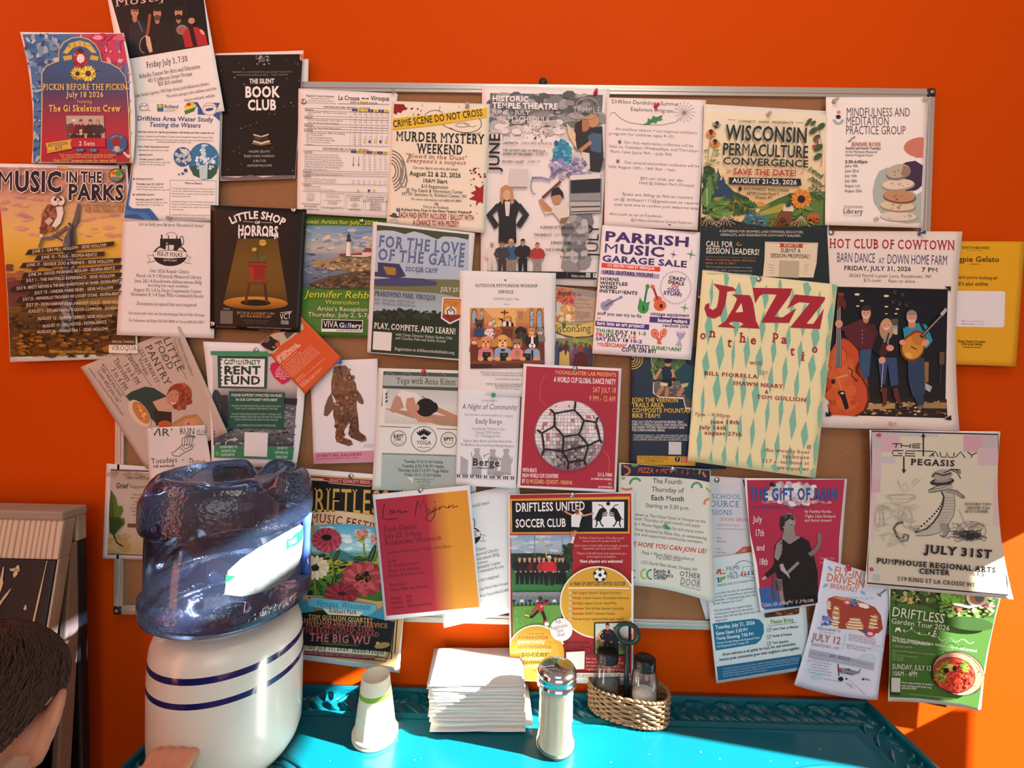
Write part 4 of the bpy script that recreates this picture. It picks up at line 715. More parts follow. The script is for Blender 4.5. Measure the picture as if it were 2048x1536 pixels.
# 15 garage sale
P = Flyer('garage_sale_flyer',[(1205,450),(1403,465),(1382,720),(1184,707)],5,'white flyer in chunky purple lettering with little drawings of guitars and maracas','flyer',paper='ebe3e6',ang=4).z(ZI)
P.p('headline').t('PARRISH',930,272,82,'44306a','k',w=765,ang=4.2).t('MUSIC',918,378,82,'44306a','k',w=552,ang=4.2).t('GARAGE SALE',908,456,54,'44306a','k',w=760,ang=4.2)
P.p('banners').poly([(905,470),(1428,508),(1424,550),(902,512)],'d9442a').t('111 SOUTH MAIN ST VIROQUA',955,504,24,'eee','k',w=422,ang=4).poly([(900,533),(1420,572),(1416,613),(898,572)],'a99cc4').t('UKES, GUITARS, VIOLINS',918,566,32,'1e1826','k',w=448,ang=4).poly([(850,985),(1330,1020),(1326,1068),(848,1032)],'4a3480').t('turn into an art project!',862,1020,32,'eee','k',w=425,ang=4).poly([(1333,948),(1692,970),(1688,1024),(1330,1000)],'4a3480').t('busted guitars',1404,995,32,'eee','k',w=266,ang=3)
P.p('body_text').t('HORNS',893,625,28,'1d1a20','k',w=168,ang=3).t('WHISTLES',890,662,28,'1d1a20','k',w=248,ang=3).t('WEIRD',887,697,28,'1d1a20','k',w=160,ang=3).t('INSTRUMENTS',884,732,28,'1d1a20','k',w=342,ang=4).t('stuff you can try to fix',866,932,30,'2a252c','b',w=395,ang=4).t('or',864,972,24,'c9442a','b').t('vintage equipment',1340,937,32,'2a252c','b',w=345,ang=3).t('random junk',1448,1040,30,'2a252c','b',w=232,ang=3)
for s1,s2,s3,c_,y,x3 in (('THURS','JULY 16','1-5','3f8a44',1085,1228),('FRI','JULY 17','1-5','d2452c',1122,1138),('SAT','JULY 18','10-2','4a3480',1158,1155)):
    w1 = {'THURS': 162,'FRI': 78,'SAT': 92}[s1]; P.t(s1,853,y,29,c_,'k',w=w1,ang=4).t(s2,853 + w1 + 12,y + (w1 + 12) * .07,29,'1d1a20','k',w=186,ang=4).t(s3,x3,y + (x3 - 853) * .07,29,c_,'k',w=75 if s3 == '1-5' else 112,ang=4)
P.t('MUSICIAN?',865,1210,33,'d2452c','k',w=260,ang=3.8).t('ARTIST?',1140,1228,33,'44306a','k',w=195,ang=3.8).t('JUNKMAN?',1350,1242,33,'3f8a44','k',w=265,ang=3.8).t('COME ON BY!',1082,1258,33,'1d1a20','k',w=308,ang=3.5)
P.p('starburst').l([(1565 + (142 if k % 2 else 130) * math.cos(k * math.pi / 24),690 + (150 if k % 2 else 138) * math.sin(k * math.pi / 24)) for k in range(48)],4,'8a808c',True)
for s_,y,w_,c_ in (('CRAZY',625,150,'1d1a20'),('DEALS',662,145,'1d1a20'),('ON',695,66,'d2452c'),('COOL',728,118,'44306a'),('STUFF!',762,165,'44306a')): P.t(s_,1578 - (y - 625) * .3,y,29,c_,'k',w=w_,a='c',ang=9)
P.p('illustration').e(935,855,38,44,'9a94b4',-35).e(975,825,32,36,'9a94b4',-35).l([(985,825),(1080,775)],16,'8a84a4').l([(930,860),(1020,805)],9,'444').e(1075,778,18,13,'8a84a4',-30)
P.e(1275,870,50,52,'3f9a50').poly([(1230,850),(1245,775),(1280,830),(1335,815),(1320,870),(1300,900)],'3f9a50').l([(1285,830),(1310,690)],18,'2f7a40').e(1314,682,18,22,'3f9a50').l([(1275,850),(1280,900)],12,'1d3a24')
P.e(1425,850,56,48,'d9653c').e(1405,800,38,34,'d9653c').l([(1405,800),(1365,690)],18,'8a3a24').e(1358,682,18,17,'d9653c').e(1435,855,14,20,'2a1a18')
P.e(1380,1100,34,44,'d9623c',-25).l([(1390,1120),(1432,1195)],20,'d9623c').e(1455,1095,28,42,'d9623c',25).l([(1445,1120),(1405,1190)],20,'d9623c').ring(1380,1100,20,26,4,'f0d8c8',rot=-25).ring(1455,1095,16,26,4,'f0d8c8',rot=25)
P.poly([(1570,1080),(1655,1085),(1640,1130),(1615,1150),(1605,1170),(1625,1215),(1560,1208),(1590,1165),(1590,1140),(1572,1110)],'b0a8c4').e(1612,1084,42,12,'d4cee0').l([(1580,1095),(1600,1145),(1615,1098),(1612,1145),(1640,1095)],4,'6a5f84')
for x,y,r_,c_ in ((1545,395,42,'33284a'),(1702,395,58,'3f8a54'),(1645,870,52,'3f8a54')): P.poly([(x + (r_ if k % 2 == 0 else r_ * .14) * (1 if k % 4 else 1.05) * math.cos(k * math.pi / 4 + .2) * .8,y + (r_ if k % 2 == 0 else r_ * .14) * math.sin(k * math.pi / 4 + .2)) for k in range(8)],c_)
P.build()
# 16 barn dance
P = Flyer('barn_dance_poster',[(1643,462),(1925,463),(1919,862),(1638,855)],4,'tall cream poster with red and blue hand-drawn titles over a photo of three musicians','poster',paper='e2d6cd',ang=1.2,bulge={'r': (-10,0)},curl={'br': .006}).z(ZKK)
P.p('headline').t('HOT CLUB OF COWTOWN',315,203,80,'a82a34','rb',w=1122,ang=.9).t('BARN DANCE',380,330,84,'34406e','n',w=342,ang=1.2).t('AT',752,344,50,'34406e','n',w=52).t('DOWN HOME FARM',828,345,84,'34406e','n',w=538,ang=1.2)
P.p('date_text').t('FRIDAY, JULY 31, 2026',445,403,40,'2a2628','b',w=598,ang=.8).t('7 PM',1135,418,40,'2a2628','b',w=148).t('S6263 North Lyster Lane, Readstown, WI',490,462,30,'4f4648','',w=732,ang=.9).t('$15 cover',618,505,30,'4f4648','',w=160).t('Rain or shine',840,512,30,'4f4648','',w=238,ang=1)
P.p('photograph')
P.poly([(320,545),(1395,570),(1350,1740),(300,1700)],'ddd6d0',fine=20).poly([(330,547),(1370,572),(1345,1720),(312,1690)],lambda x,y: blend('10141c','1a1c20',(y - 560) / 900),fine=14)
P.poly([(312,1450),(1352,1440),(1345,1720),(312,1690)],'1d1a18')
P.z(ZQ).poly([(305,230),(700,170),(1360,170),(1366,330),(305,310)],'2a221c').dots(320,190,1350,315,130,8,26,['b0905c','8a6a44','6a2a2a','c8b48c','1a1614','3a2a24','9a7a50'],71,.5).poly([(660,215),(900,205),(900,255),(660,262)],'a98a58').poly([(1150,205),(1360,200),(1360,255),(1150,250)],'9a7a4c').z(ZKK)
for x,y,a_ in ((562,618,24),(605,675,18),(568,722,15),(822,632,24),(822,727,16),(920,748,16),(822,790,12),(908,790,14)): P.e(x,y,a_,a_ * .42,'e2d6a0')
for x,y in ((895,600),(965,620),(880,685),(940,700),(1000,712)): P.r(x - 15,y - 15,x + 15,y + 18,'3a342c')
P.r(868,835,928,975,'5a4a3c').r(875,895,922,975,'b9b48c').r(875,895,922,925,'7f9cb8').r(1160,1220,1200,1400,'8a6a34').r(1295,1130,1340,1240,'5f4a3a').l([(1310,1240),(1300,1420)],6,'444')
# bass
P.e(470,1430,190,250,'93391c',0).poly([(330,1130),(380,1040),(450,1000),(530,1040),(600,1130),(610,1220),(570,1290),(600,1350),(650,1420),(680,1530),(650,1640),(560,1705),(330,1680)],'5c1f16')
P.poly([(325,1130),(370,1050),(430,1010),(500,1035),(570,1120),(580,1200),(545,1265),(545,1310),(600,1370),(645,1450),(655,1550),(620,1650),(540,1700),(330,1690)],'bb4c24').dots(330,1080,560,1640,40,25,60,['c4562a','b0441f','c86030'],72,1.4,inside=lambda x,y: x < 470 + (y - 1080) * .15 and y > 1120)
P.poly([(388,640),(415,640),(425,1270),(365,1270)],'5c5654').l([(385,760),(372,1260)],3,'bbb').l([(398,700),(392,1260)],3,'aaa').l([(410,700),(412,1260)],3,'bbb').poly([(385,600),(440,605),(440,650),(470,700),(450,760),(420,720),(395,740)],'5c2820').e(418,618,28,16,'7d3226')
P.l([(375,1365),(475,1335)],12,'d0a060').l([(480,1270),(520,1290),(515,1340),(560,1395),(570,1370)],9,'2a1410').e(350,1395,18,22,'2a1410').l([(400,1480),(435,1536),(470,1640)],30,'1c1412').l([(395,1370),(430,1500)],4,'d8b080').z(ZQ).poly([(410,95),(450,100),(490,250),(465,255)],'16100e').e(430,118,15,8,'ddd').z(ZKK)
# three players
P.poly([(455,900),(590,840),(640,870),(720,890),(740,1000),(720,1100),(620,1115),(560,1090),(500,1040),(450,980)],'54222c').l([(650,880),(735,960),(720,1080)],40,'4a1c26').poly([(590,1110),(690,1105),(670,1340),(625,1380),(580,1230)],'34506e').e(640,830,30,45,'b98062').head(642,780,50,'cd9478','3a2a22').l([(615,810),(640,825),(665,812)],7,'eee'); P.e(400,880,34,36,'cb947a'); P.l([(470,940),(420,910)],40,'54222c')
for y in (940,975,1010,1045): P.e(608,y,4,4,'ccc')
P.poly([(740,980),(800,950),(880,960),(930,1010),(925,1130),(870,1180),(770,1180),(690,1110)],'16181c').poly([(745,1180),(915,1180),(930,1420),(860,1440),(835,1230),(810,1420),(775,1420)],'33466a').e(822,930,62,95,'a8896a').head(825,890,44,'cf957c','b8986a').l([(805,918),(825,925),(845,916)],6,'eee').poly([(800,1000),(850,985),(840,1080),(790,1100)],'8a8488').e(800,1110,34,70,'4a1c18',15).l([(815,1070),(845,960)],12,'2a1614').e(855,1095,34,28,'cf957c').e(785,1205,30,32,'cf957c',30).l([(795,1240),(775,1480)],6,'b9b4b0')
P.z(ZQ).poly([(770,65),(830,75),(825,220),(790,240),(785,130)],'5a2c22').poly([(880,70),(925,70),(940,160),(970,225),(930,220),(890,150)],'5a2c22').poly([(1030,0),(1150,0),(1155,220),(1100,230),(1060,120)],'2c3a50').e(1120,245,28,14,'6a6460').poly([(1160,20),(1230,60),(1210,110),(1165,80)],'a8a49c').z(ZKK)
P.poly([(970,920),(1040,890),(1110,870),(1180,890),(1235,1030),(1190,1090),(1120,1120),(990,1080)],'2d87a8').poly([(1010,1180),(1160,1180),(1170,1500),(1060,1536),(1020,1400)],'2c3e58').e(1050,880,34,40,'c08468').head(1048,820,48,'cd957a','8a8280').l([(1022,850),(1048,860),(1072,850)],6,'eee').l([(1120,860),(1160,940)],26,'1a1a1c')
P.e(1055,1090,108,128,'6a3c18',20).e(1100,1010,80,72,'8a3a1c',30).e(1058,1090,92,108,'c98a34',20).e(1105,1015,62,54,'b8742c',30).e(1020,1160,34,26,'d9a848',30).l([(1040,1080),(1095,1110)],9,'2a1a10').l([(1130,1000),(1330,790)],32,'2a2424').l([(1140,990),(1320,800)],5,'ccc').poly([(1300,790),(1350,735),(1365,760),(1325,810)],'b4aca0').e(1170,1050,36,26,'cd957a',-30).e(965,1045,28,24,'cd957a')
P.poly([(1345,545),(1398,547),(1395,595)],'1a1614').z(ZQ).poly([(285,280),(285,325),(330,325)],'1a1614').poly([(1400,312),(1402,360),(1340,350)],'1a1614').build()

# 17 yellow laminated sign
P = Flyer('yellow_sign',[(1852,482),(2050,483),(2032,733),(1840,726)],0,'glossy yellow laminated sign half hidden behind the tall musicians poster','sign',paper='dba31c',ang=1.5,rough=.28).z(ZKK)
P.p('headline').t('SWITCHBOARD',1492,212,22,'3a2c14','b',w=250,ang=.5).t('every board in town',1530,228,10,'5a4418','',w=150).t('Magpie Gelato',1375,326,46,'3a2c18','b',w=455,ang=.3).t('powered by',1565,352,12,'5a4418','b',w=88)
P.p('body_text').t("Like the board you're looking at?",1290,472,28,'4a3614','b',w=525).t("It's also online.",1458,538,34,'4a3614','bi',w=275,ang=.6).t('Every board in town.',1458,1045,26,'3a2c14','bi',w=250,ang=1.5).t('One scan away.',1486,1070,26,'3a2c14','bi',w=195,ang=1).t('switchboard.town',1500,1092,12,'3a2c14','b',w=165)
P.p('white_panel').poly([(1180,582),(1865,590),(1882,600),(1880,640),(1872,900),(1855,912),(1180,900)],'ded9dc').t('Scan',1490,858,11,'444','b',w=40).t('to see what is posted',1540,860,11,'666','',w=150).t('Upload a photo',1490,884,11,'444','b',w=118).t('to contribute',1615,886,11,'666','',w=76)
P.build()

# 18 jazz
P = Flyer('jazz_poster',[(1405,540),(1675,569),(1631,956),(1375,922)],6,'tall pale yellow poster with mint diamonds and a huge crooked red title','poster',paper='e4dcae',ang=4,curl={'r': .006}).z(ZJ)
P.p('mint_diamonds')
rn = random.Random(3)
top = lambda u: (385 + u * 1190,268 + u * 145)
for i in range(11):
    u0 = -.02 + i * .1; v = -.06 + (i % 2) * .1
    while v < 1.0:
        h_ = rn.uniform(.13,.2); w_ = rn.uniform(.014,.034); va = max(0.002,v); vb = min(.998,v + h_); vm = min(.99,v + h_ * rn.uniform(.45,.6))
        if vb - va > .02:
            P._fill(P.uv([(max(.002,u0),va),(min(.998,max(.004,u0 + w_)),max(va,vm)),(max(.002,u0 + .004),vb),(max(.001,u0 - w_),max(va,vm - .02))]),'79b9a2')
        v += h_ + rn.uniform(0.0,.03)
P.p('headline')
P.poly([(475,388),(650,420),(680,450),(600,458),(582,570),(545,670),(480,700),(420,680),(395,610),(405,575),(440,560),(440,605),(470,625),(505,600),(520,540),(530,450)],'a12435')
P.poly([(640,482),(800,492),(830,560),(855,720),(890,790),(700,778),(745,748),(715,730),(652,725),(610,742),(680,785),(510,772),(580,725),(650,610),(690,520)],'a12435').poly([(725,560),(740,640),(672,645)],'e4dcae')
P.poly([(825,425),(1178,432),(1160,490),(1020,680),(1090,690),(1215,605),(1150,738),(900,735),(1040,485),(920,480),(885,500),(848,565)],'a12435')
P.poly([(1200,485),(1472,508),(1465,540),(1305,745),(1365,748),(1460,610),(1425,792),(1158,780),(1335,560),(1240,552),(1130,612)],'a12435')
for ch,x,y in (('o',355,880),('n',440,862),('t',600,950),('h',708,908),('e',803,925),('p',1003,880),('a',1078,920),('t',1160,1025),('i',1255,1072),('o',1350,1002)): P.t(ch,x,y,82 if ch in 'thi' else 78,'a12435','rb',w=62 if ch not in 'ti' else 42,ang=4)
P.p('body_text').t('with',797,1108,38,'a12435','r',w=118).t('BILL FIORELLA',392,1200,32,'9c2436','rb',w=482,ang=4).t('SHAWN NEARY',648,1288,32,'9c2436','rb',w=450,ang=4).t('&',935,1366,30,'9c2436','b').t('TOM GULLION',860,1410,32,'9c2436','rb',w=448,ang=4)
P.z(ZO).t('7pm - 9:30pm',840,762,30,'9c2436','r',w=322,ang=3).t('june 18th',985,830,32,'9c2436','rb',w=260,ang=2).t('july 16th',885,880,32,'9c2436','rb',w=245,ang=2).t('august 27th',930,928,32,'9c2436','rb',w=340,ang=3).t('@',1838,1052,32,'9c2436','',w=45).t('the woolly bear',1463,1082,32,'9c2436','r',w=412,ang=3).t('taphouse',1627,1138,32,'9c2436','r',w=242,ang=3).t('117 e. terhune st',1440,1180,32,'9c2436','r',w=426,ang=3).t('viroqua wi',1580,1240,32,'9c2436','r',w=282,ang=3)
P.build()

# 19 soccer camp
P = Flyer('soccer_camp_flyer',[(746,443),(950,466),(930,722),(734,705)],5,'flyer with slate blue varsity title, a torn sky photo and a dark green lower half','flyer',paper='e0e2e4',ang=5,curl={'bow': .004,'tl': .004}).z(ZH)
P.p('photograph').poly([(150,132),(975,215),(945,1320),(95,1265),(120,760)],vgrad([(150,'b4c3d2'),(600,'a9b8c9'),(700,'8f9a94'),(900,'9fb0bc'),(1320,'7a8a80')]),fine=8)
P.poly([(150,132),(970,218),(965,265),(850,240),(740,235),(690,262),(560,210),(480,190),(400,215),(300,185),(220,180),(150,185)],'45482f').poly([(128,610),(400,610),(860,620),(960,640),(955,790),(680,740),(122,705)],'6f6f48').poly([(125,620),(330,600),(560,610),(685,640),(680,675),(400,680),(130,675)],'45446c').poly([(158,465),(350,480),(410,590),(320,610),(130,590),(130,550),(158,550)],'3c3a5c').poly([(205,502),(320,515),(318,580),(240,575)],'a07a34').poly([(118,900),(300,895),(450,890),(520,915),(700,920),(950,960),(940,1330),(95,1265)],'232b1c').dots(120,890,720,960,60,10,28,['2c3626','1e2618','343e2c'],81,.8).poly([(112,1030),(900,1040),(930,1330),(95,1265)],'27331e')
P.p('headline')
for dx,c_ in ((5,'d5dde6'),(0,'5a6c92')): P.t('FOR THE LOVE',165 + dx,325 + dx,98,c_,'rk',w=780,ang=5.5).t('OF THE GAME',158 + dx,442 + dx,98,c_,'rk',w=780,ang=5)
P.t('SOCCER CAMP',405,543,40,'47547a','rb',w=288,ang=3.5)
P.p('body_text').t('JULY 27-31',720,722,36,'dcdcd4','rb',w=215,ang=3).t('PRARIEWIND PARK, VIROQUA',130,762,42,'3f4a72','rb',w=545,ang=4.5).t('3rd - 5th grade, 8:00-9:30 am',128,805,26,'75828c','',w=362,ang=4.5).t('6th - 9th grade, 6:00-8:00 pm',128,838,26,'75828c','',w=365,ang=4.5)
P.t('PLAY, COMPETE, AND LEARN!',125,1052,50,'e4e4dc','rb',w=728,ang=4.3).t('with Camp Director Kelsey Sauber Olds',315,1118,25,'c4c8bc','',w=508,ang=4).t('and Coaches Pelle and Solvin Arnold',315,1150,25,'c4c8bc','',w=448,ang=4).t('Registration at driftlessunitedathletics.org',308,1248,28,'ccd0c4','',w=532,ang=3.8)
P.p('crest').poly([(735,775),(930,785),(920,960),(800,1018),(720,965)],'e0dcd4').poly([(748,787),(920,795),(910,952),(802,1003),(732,957)],'8a3422').poly([(755,795),(910,803),(900,945),(805,990),(742,950)],'cf8a34').t('DRIFTLESS',762,828,20,'9a4a24','b',w=120).t('UNITED',790,852,18,'9a4a24','b',w=80).e(808,905,52,46,'d9d4cc').l([(775,900),(795,880),(805,905),(820,880),(842,905)],12,'1c1a1a').l([(775,900),(782,935)],9,'1c1a1a').l([(842,905),(838,940)],9,'1c1a1a').e(808,870,9,9,'1c1a1a').poly([(745,930),(905,935),(900,945),(805,990),(742,950)],'7a2a22')
P.p('blank_code_panel').poly([(120,1080),(285,1092),(275,1255),(112,1242)],'d9d8d2').build()

# 20 pet service notice
P = Flyer('pet_service_notice',[(920,541),(1112,546),(1108,795),(916,790)],6,'white notice with a painted church full of dogs under a round blue tack','notice',paper='e4e2e2',ang=1.4,curl={'bow': .004,'br': .003}).z(ZH)
P.p('headline').t('OUTDOOR PETMUNION WORSHIP',1027,685,26,'3a3836','rb',w=558,ang=.4).t('SERVICE',1230,740,26,'3a3836','rb',w=138).t('SUNDAY, JULY 19th',1187,800,21,'5a5856','',w=232).t('9:30am',1280,845,13,'6a6866','',w=52)
P.p('illustration').poly([(978,872),(1638,872),(1645,1405),(982,1413)],vgrad([(872,'c9935a'),(1000,'c88a50'),(1060,'9a5c38'),(1413,'5a2c20')]),fine=10)
P.poly([(1100,872),(1500,872),(1420,960),(1180,960)],'e0b070').poly([(1240,900),(1320,872),(1380,960),(1390,1040),(1180,1040)],'e6b468')
for x,w_,y1 in ((1018,27,1015),(1085,15,1010),(1528,18,1045),(1598,28,1050)):
    P.poly([(x - w_,y1),(x - w_,920),(x - w_ * .6,885),(x,872),(x + w_ * .6,885),(x + w_,920),(x + w_,y1)],'7a4a30').poly([(x - w_ * .75,y1 - 6),(x - w_ * .75,922),(x,882),(x + w_ * .75,922),(x + w_ * .75,y1 - 6)],'8fb0c4').dots(x - w_ * .7,900,x + w_ * .7,y1 - 12,16,4,8,['d9b84a','5a88b0','c9d8dc','b8603c'],int(x))
P.l([(1287,888),(1287,935)],12,'5c2c1c').l([(1252,912),(1322,912)],11,'5c2c1c').poly([(1395,890),(1460,895),(1455,985),(1428,1005),(1400,985)],'c29058').t('PAWS',1430,925,13,'4a2c1c','b',w=42,a='c').t('AND',1430,947,13,'4a2c1c','b',a='c').t('PRAY',1430,970,13,'4a2c1c','b',w=42,a='c')
def dog(x,y,r,c,c2,cl,ear='drop',muz=None,up=True):
    P.poly([(x - r * 1.25,y + r * 2.6),(x - r * 1.1,y + r * 1.15),(x - r * .5,y + r * .75),(x + r * .5,y + r * .75),(x + r * 1.1,y + r * 1.15),(x + r * 1.25,y + r * 2.6)],cl)
    if ear == 'up':
        for d in (-1,1): P.poly([(x + d * r * .3,y - r * .6),(x + d * r * .85,y - r * 1.45),(x + d * r * .95,y - r * .2)],c2)
    P.e(x,y,r * .95,r * .95,c)
    if ear == 'drop':
        for d in (-1,1): P.e(x + d * r * .92,y + r * .1,r * .34,r * .7,c2,-d * 14)
    P.e(x,y + r * .42,r * .5,r * .42,muz or c2)
    for d in (-.36,.36): P.e(x + d * r,y - r * .12,r * .13,r * .14,'1a1210',n=8)
    P.e(x,y + r * .22,r * .16,r * .11,'1a1210',n=8).e(x,y + r * .62,r * .2,r * .16,'b04a4a',n=8)
dog(1175,1010,5,'5f8a4a','4a7038','5f8a4a'); P.dots(1145,985,1210,1035,26,5,12,['e6e0c0','6a8a4a','d9d0a8'],82)
P.poly([(1225,960),(1262,985),(1270,1035),(1350,1035),(1372,1040),(1365,1010),(1340,985)],'1c1a1c').poly([(1215,955),(1235,960),(1240,980),(1215,985)],'d09a5c'); dog(1313,963,32,'d49a54','b87c3c','1c1a1c',muz='e2b878'); P.poly([(1272,995),(1300,990),(1300,1035),(1272,1035)],'e4e0dc').poly([(1325,990),(1345,995),(1345,1035),(1325,1035)],'e4e0dc')
P.poly([(1250,1038),(1365,1038),(1355,1130),(1265,1130)],'6a3422').poly([(1245,1035),(1370,1035),(1365,1055),(1252,1055)],'844630')
dog(1062,1015,42,'5a4030','3a2a20','2f4a6a','up','2a1e18'); dog(1155,1085,38,'e6dcd4','d9c4b8','d9a0a8',muz='f0e8e0'); P.e(1150,1045,40,14,'c46a78'); dog(1228,1075,33,'b9703c','a05a2c','8a5a3c'); dog(1432,1075,40,'2a2420','1a1614','2a3a34',muz='3a302a'); dog(1527,1080,35,'cf8a44','b8702f','d0904c','up','e6c8a0'); dog(1605,1080,36,'8a8480','5a5654','7a7470','up','ddd6d0'); dog(1018,1165,38,'c0683c','e0d8d0','a85a34','x','e8e0d8')
P.poly([(985,1200),(1640,1190),(1645,1360),(985,1365)],'6a3424')
dog(1120,1180,58,'d6925c','c07c48','cf7a80',muz='e2b088'); dog(1270,1170,64,'dfa85c','c8883c','8ba4bc',muz='ecc890'); dog(1398,1195,52,'9a6a48','7a4e34','d98480','up','e2d2c4'); dog(1533,1185,60,'262022','1a1618','90a8c4','up','ece6e0'); P.poly([(1525,1120),(1543,1120),(1546,1190),(1522,1190)],'ece6e0')
for x,y in ((1130,1300),(1285,1305),(1488,1312)): P.r(x - 38,y - 35,x + 34,y + 38,'1c1a20').l([(x - 12,y - 14),(x + 12,y - 14)],4,'b08a44')
P.r(1255,1238,1290,1256,'1a1c24').l([(1533,1250),(1536,1340)],18,'1c1a20').e(1400,1275,22,28,'b07a58')
for x in (1075,1160,1225,1325,1450,1565): P.e(x,1325,26,20,'d9a468')
P.poly([(985,1345),(1642,1338),(1642,1365),(985,1372)],'7a4430').poly([(985,1372),(1642,1365),(1645,1402),(985,1410)],'43241c').r(1178,1362,1426,1394,'6a3c2a',0).t('ALL PAWS WELCOME',1215,1388,20,'3a1c14','b',w=195,ang=0)
P.p('body_text').z(ZN).t('Bring your best critter to your place for the fun, animal and pet',362,383,17,'6a6a6c','',w=520).t('we share extra love and appreciation for these special friends',378,404,17,'6a6a6c','',w=490).t('God has blessed our lives with!',493,442,16,'6a6a6c','',w=215).t('THANK YOU GOD FOR OUR PRECIOUS COMPANIONS',405,487,17,'5a5a5c','',w=480).t('Good Shepherd Lutheran Church',487,505,17,'5a5a5c','',w=230).t('701 South Main St, Viroqua',492,525,14,'7a7a7c','',w=220).build()

# 21 singing camp
P = Flyer('singing_week_flyer',[(1062,566),(1200,583),(1184,750),(1056,745)],0,'narrow strip of a watercolour singing week flyer showing a choir and a cream ribbon','flyer',paper='b9a88c',ang=2).z(ZI)
P.p('illustration').poly([(280,690),(868,715),(820,1420),(280,1410)],vgrad([(690,'8e8f96'),(800,'9c9080'),(990,'b08a5a'),(1010,'a8a070'),(1150,'9a9a90'),(1420,'6a4430')]),fine=9)
P.poly([(400,690),(640,700),(560,990),(480,1000)],'c9824a').dots(490,690,660,900,60,8,22,['c8344c','d9604c','b82a44','e08a54','d94a5c'],91,.8).dots(540,860,660,1000,30,12,30,['e0b070','e6d0a0','d99a54'],92).e(610,950,26,26,'f0dcb8').poly([(498,810),(550,830),(525,945),(498,945)],'d9cfc0').l([(560,880),(600,820),(650,790)],6,'9a2a34')
P.poly([(670,760),(850,780),(840,990),(660,990)],'b9a08a').tm(['A beautiful week of','singing together','','Gentle & All Ages','','10 Workshops of Song','Music','','Nightly Campfires','Singing Together','Community Meals','Swimming & Fun','Sunshine'],672,790,15,11,'3a302c','',ang=4,w=[135,110,0,130,0,150,60,0,140,130,130,120,70])
P.t('August',512,755,42,'3a4424','bi',w=118).t('12-16',640,770,34,'c03040','b',w=80).t('SINGING CAMP',505,790,16,'8a7a5c','b',w=120).t('BOSCOBEL',500,905,15,'8a3a3c','b',w=100,ang=-88)
P.poly([(495,990),(560,1020),(660,1030),(760,1015),(840,990),(840,1110),(780,1125),(660,1130),(560,1110),(495,1080)],'d6bd6c').l([(495,1085),(560,1115),(660,1136),(780,1130),(838,1115)],12,'6a4a24')
P.p('headline').t('WisconSing',415,1090,66,'2c4a24','',w=395,ang=-1).poly([(550,1010),(575,1000),(590,1020),(580,1055),(555,1050)],'3f6a2c')
P.p('choir_picture').poly([(495,1100),(560,1120),(640,1180),(660,1240),(600,1230),(495,1180)],'ddd2cc').poly([(500,1140),(820,1150),(810,1260),(500,1260)],'7f8a6a').dots(660,1150,820,1200,26,12,26,['8a9a4c','6a7a3c','a8a860'],93)
for x,y,c_ in ((510,1180,'4a5a7a'),(545,1200,'3a3a4c'),(595,1180,'5a4a6a'),(670,1210,'6a4a7a'),(765,1200,'3a4a6a'),(800,1215,'4a3a4a')): P.poly([(x - 32,1400),(x - 28,y + 30),(x,y + 12),(x + 28,y + 30),(x + 32,1400)],c_).e(x,y,14,18,'6a4430')
P.poly([(525,1400),(530,1270),(570,1245),(615,1265),(620,1400)],'c9b064').e(582,1222,22,30,'5a2a1c').poly([(572,1230),(598,1230),(590,1290),(578,1290)],'5a2a1c').poly([(640,1400),(660,1290),(715,1255),(775,1290),(780,1400)],'5c2024').e(718,1230,26,32,'8a4a24').l([(620,1300),(660,1310)],22,'9a4a30').build()

# 22 disco ball
P = Flyer('dance_party_poster',[(1047,727),(1243,737),(1232,985),(1034,975)],12,'red poster with a mirrored silver ball wearing a soccer ball net pattern','poster',paper='e8e0e2',ang=2.6,curl={'bl': .003}).z(ZN)
P.p('red_print').poly([(770,322),(1592,365),(1550,1420),(715,1385)],lambda x,y: hexc('a52c40')).ring(1015,500,115,190,10,'b04a5a',90,200,20).ring(1450,1190,60,110,6,'c46a5a',-90,120)
P.p('headline').t('MOONLIGHTER LAB PRESENTS',1025,392,33,'dfae6a','b',w=545).t('A WORLD CUP GLOBAL DANCE PARTY',1013,462,46,'efe6e6','bn',w=552,ang=2.4)
P.p('date_text').t('SAT JULY 18',1360,555,48,'e0b878','n',w=206,ang=1.5).t('9 PM - 12 AM',1327,632,48,'e0b878','n',w=235,ang=1.5)
P.t('WITH BEATS',735,1262,34,'efe6e6','bn',w=126).t('FROM WORLD CUP COUNTRIES',733,1312,34,'efe6e6','bn',w=320,ang=1).t('BY',730,1360,34,'efe6e6','bn',w=28).t('DJ WUZZARD - DJ ROOT - MIASAMA',766,1362,34,'e0b878','bn',w=412,ang=2).t('211 S. MAIN',1403,1302,32,'efe6e6','bn',w=130,ang=2).t('$10 (FREE FOR MEMBERS)',1345,1332,16,'efe6e6','bn',w=187,ang=2).t('21+',1498,1378,20,'efe6e6','n',w=30).t('@MOONLIGHTERLAB',1408,1404,15,'efe6e6','bn',w=124,ang=2)
P.p('mirror_ball')
BX,BY,BR = 1150,938,312
P.e(BX,BY,BR,BR,'8a7f84',n=48); rn = random.Random(5)
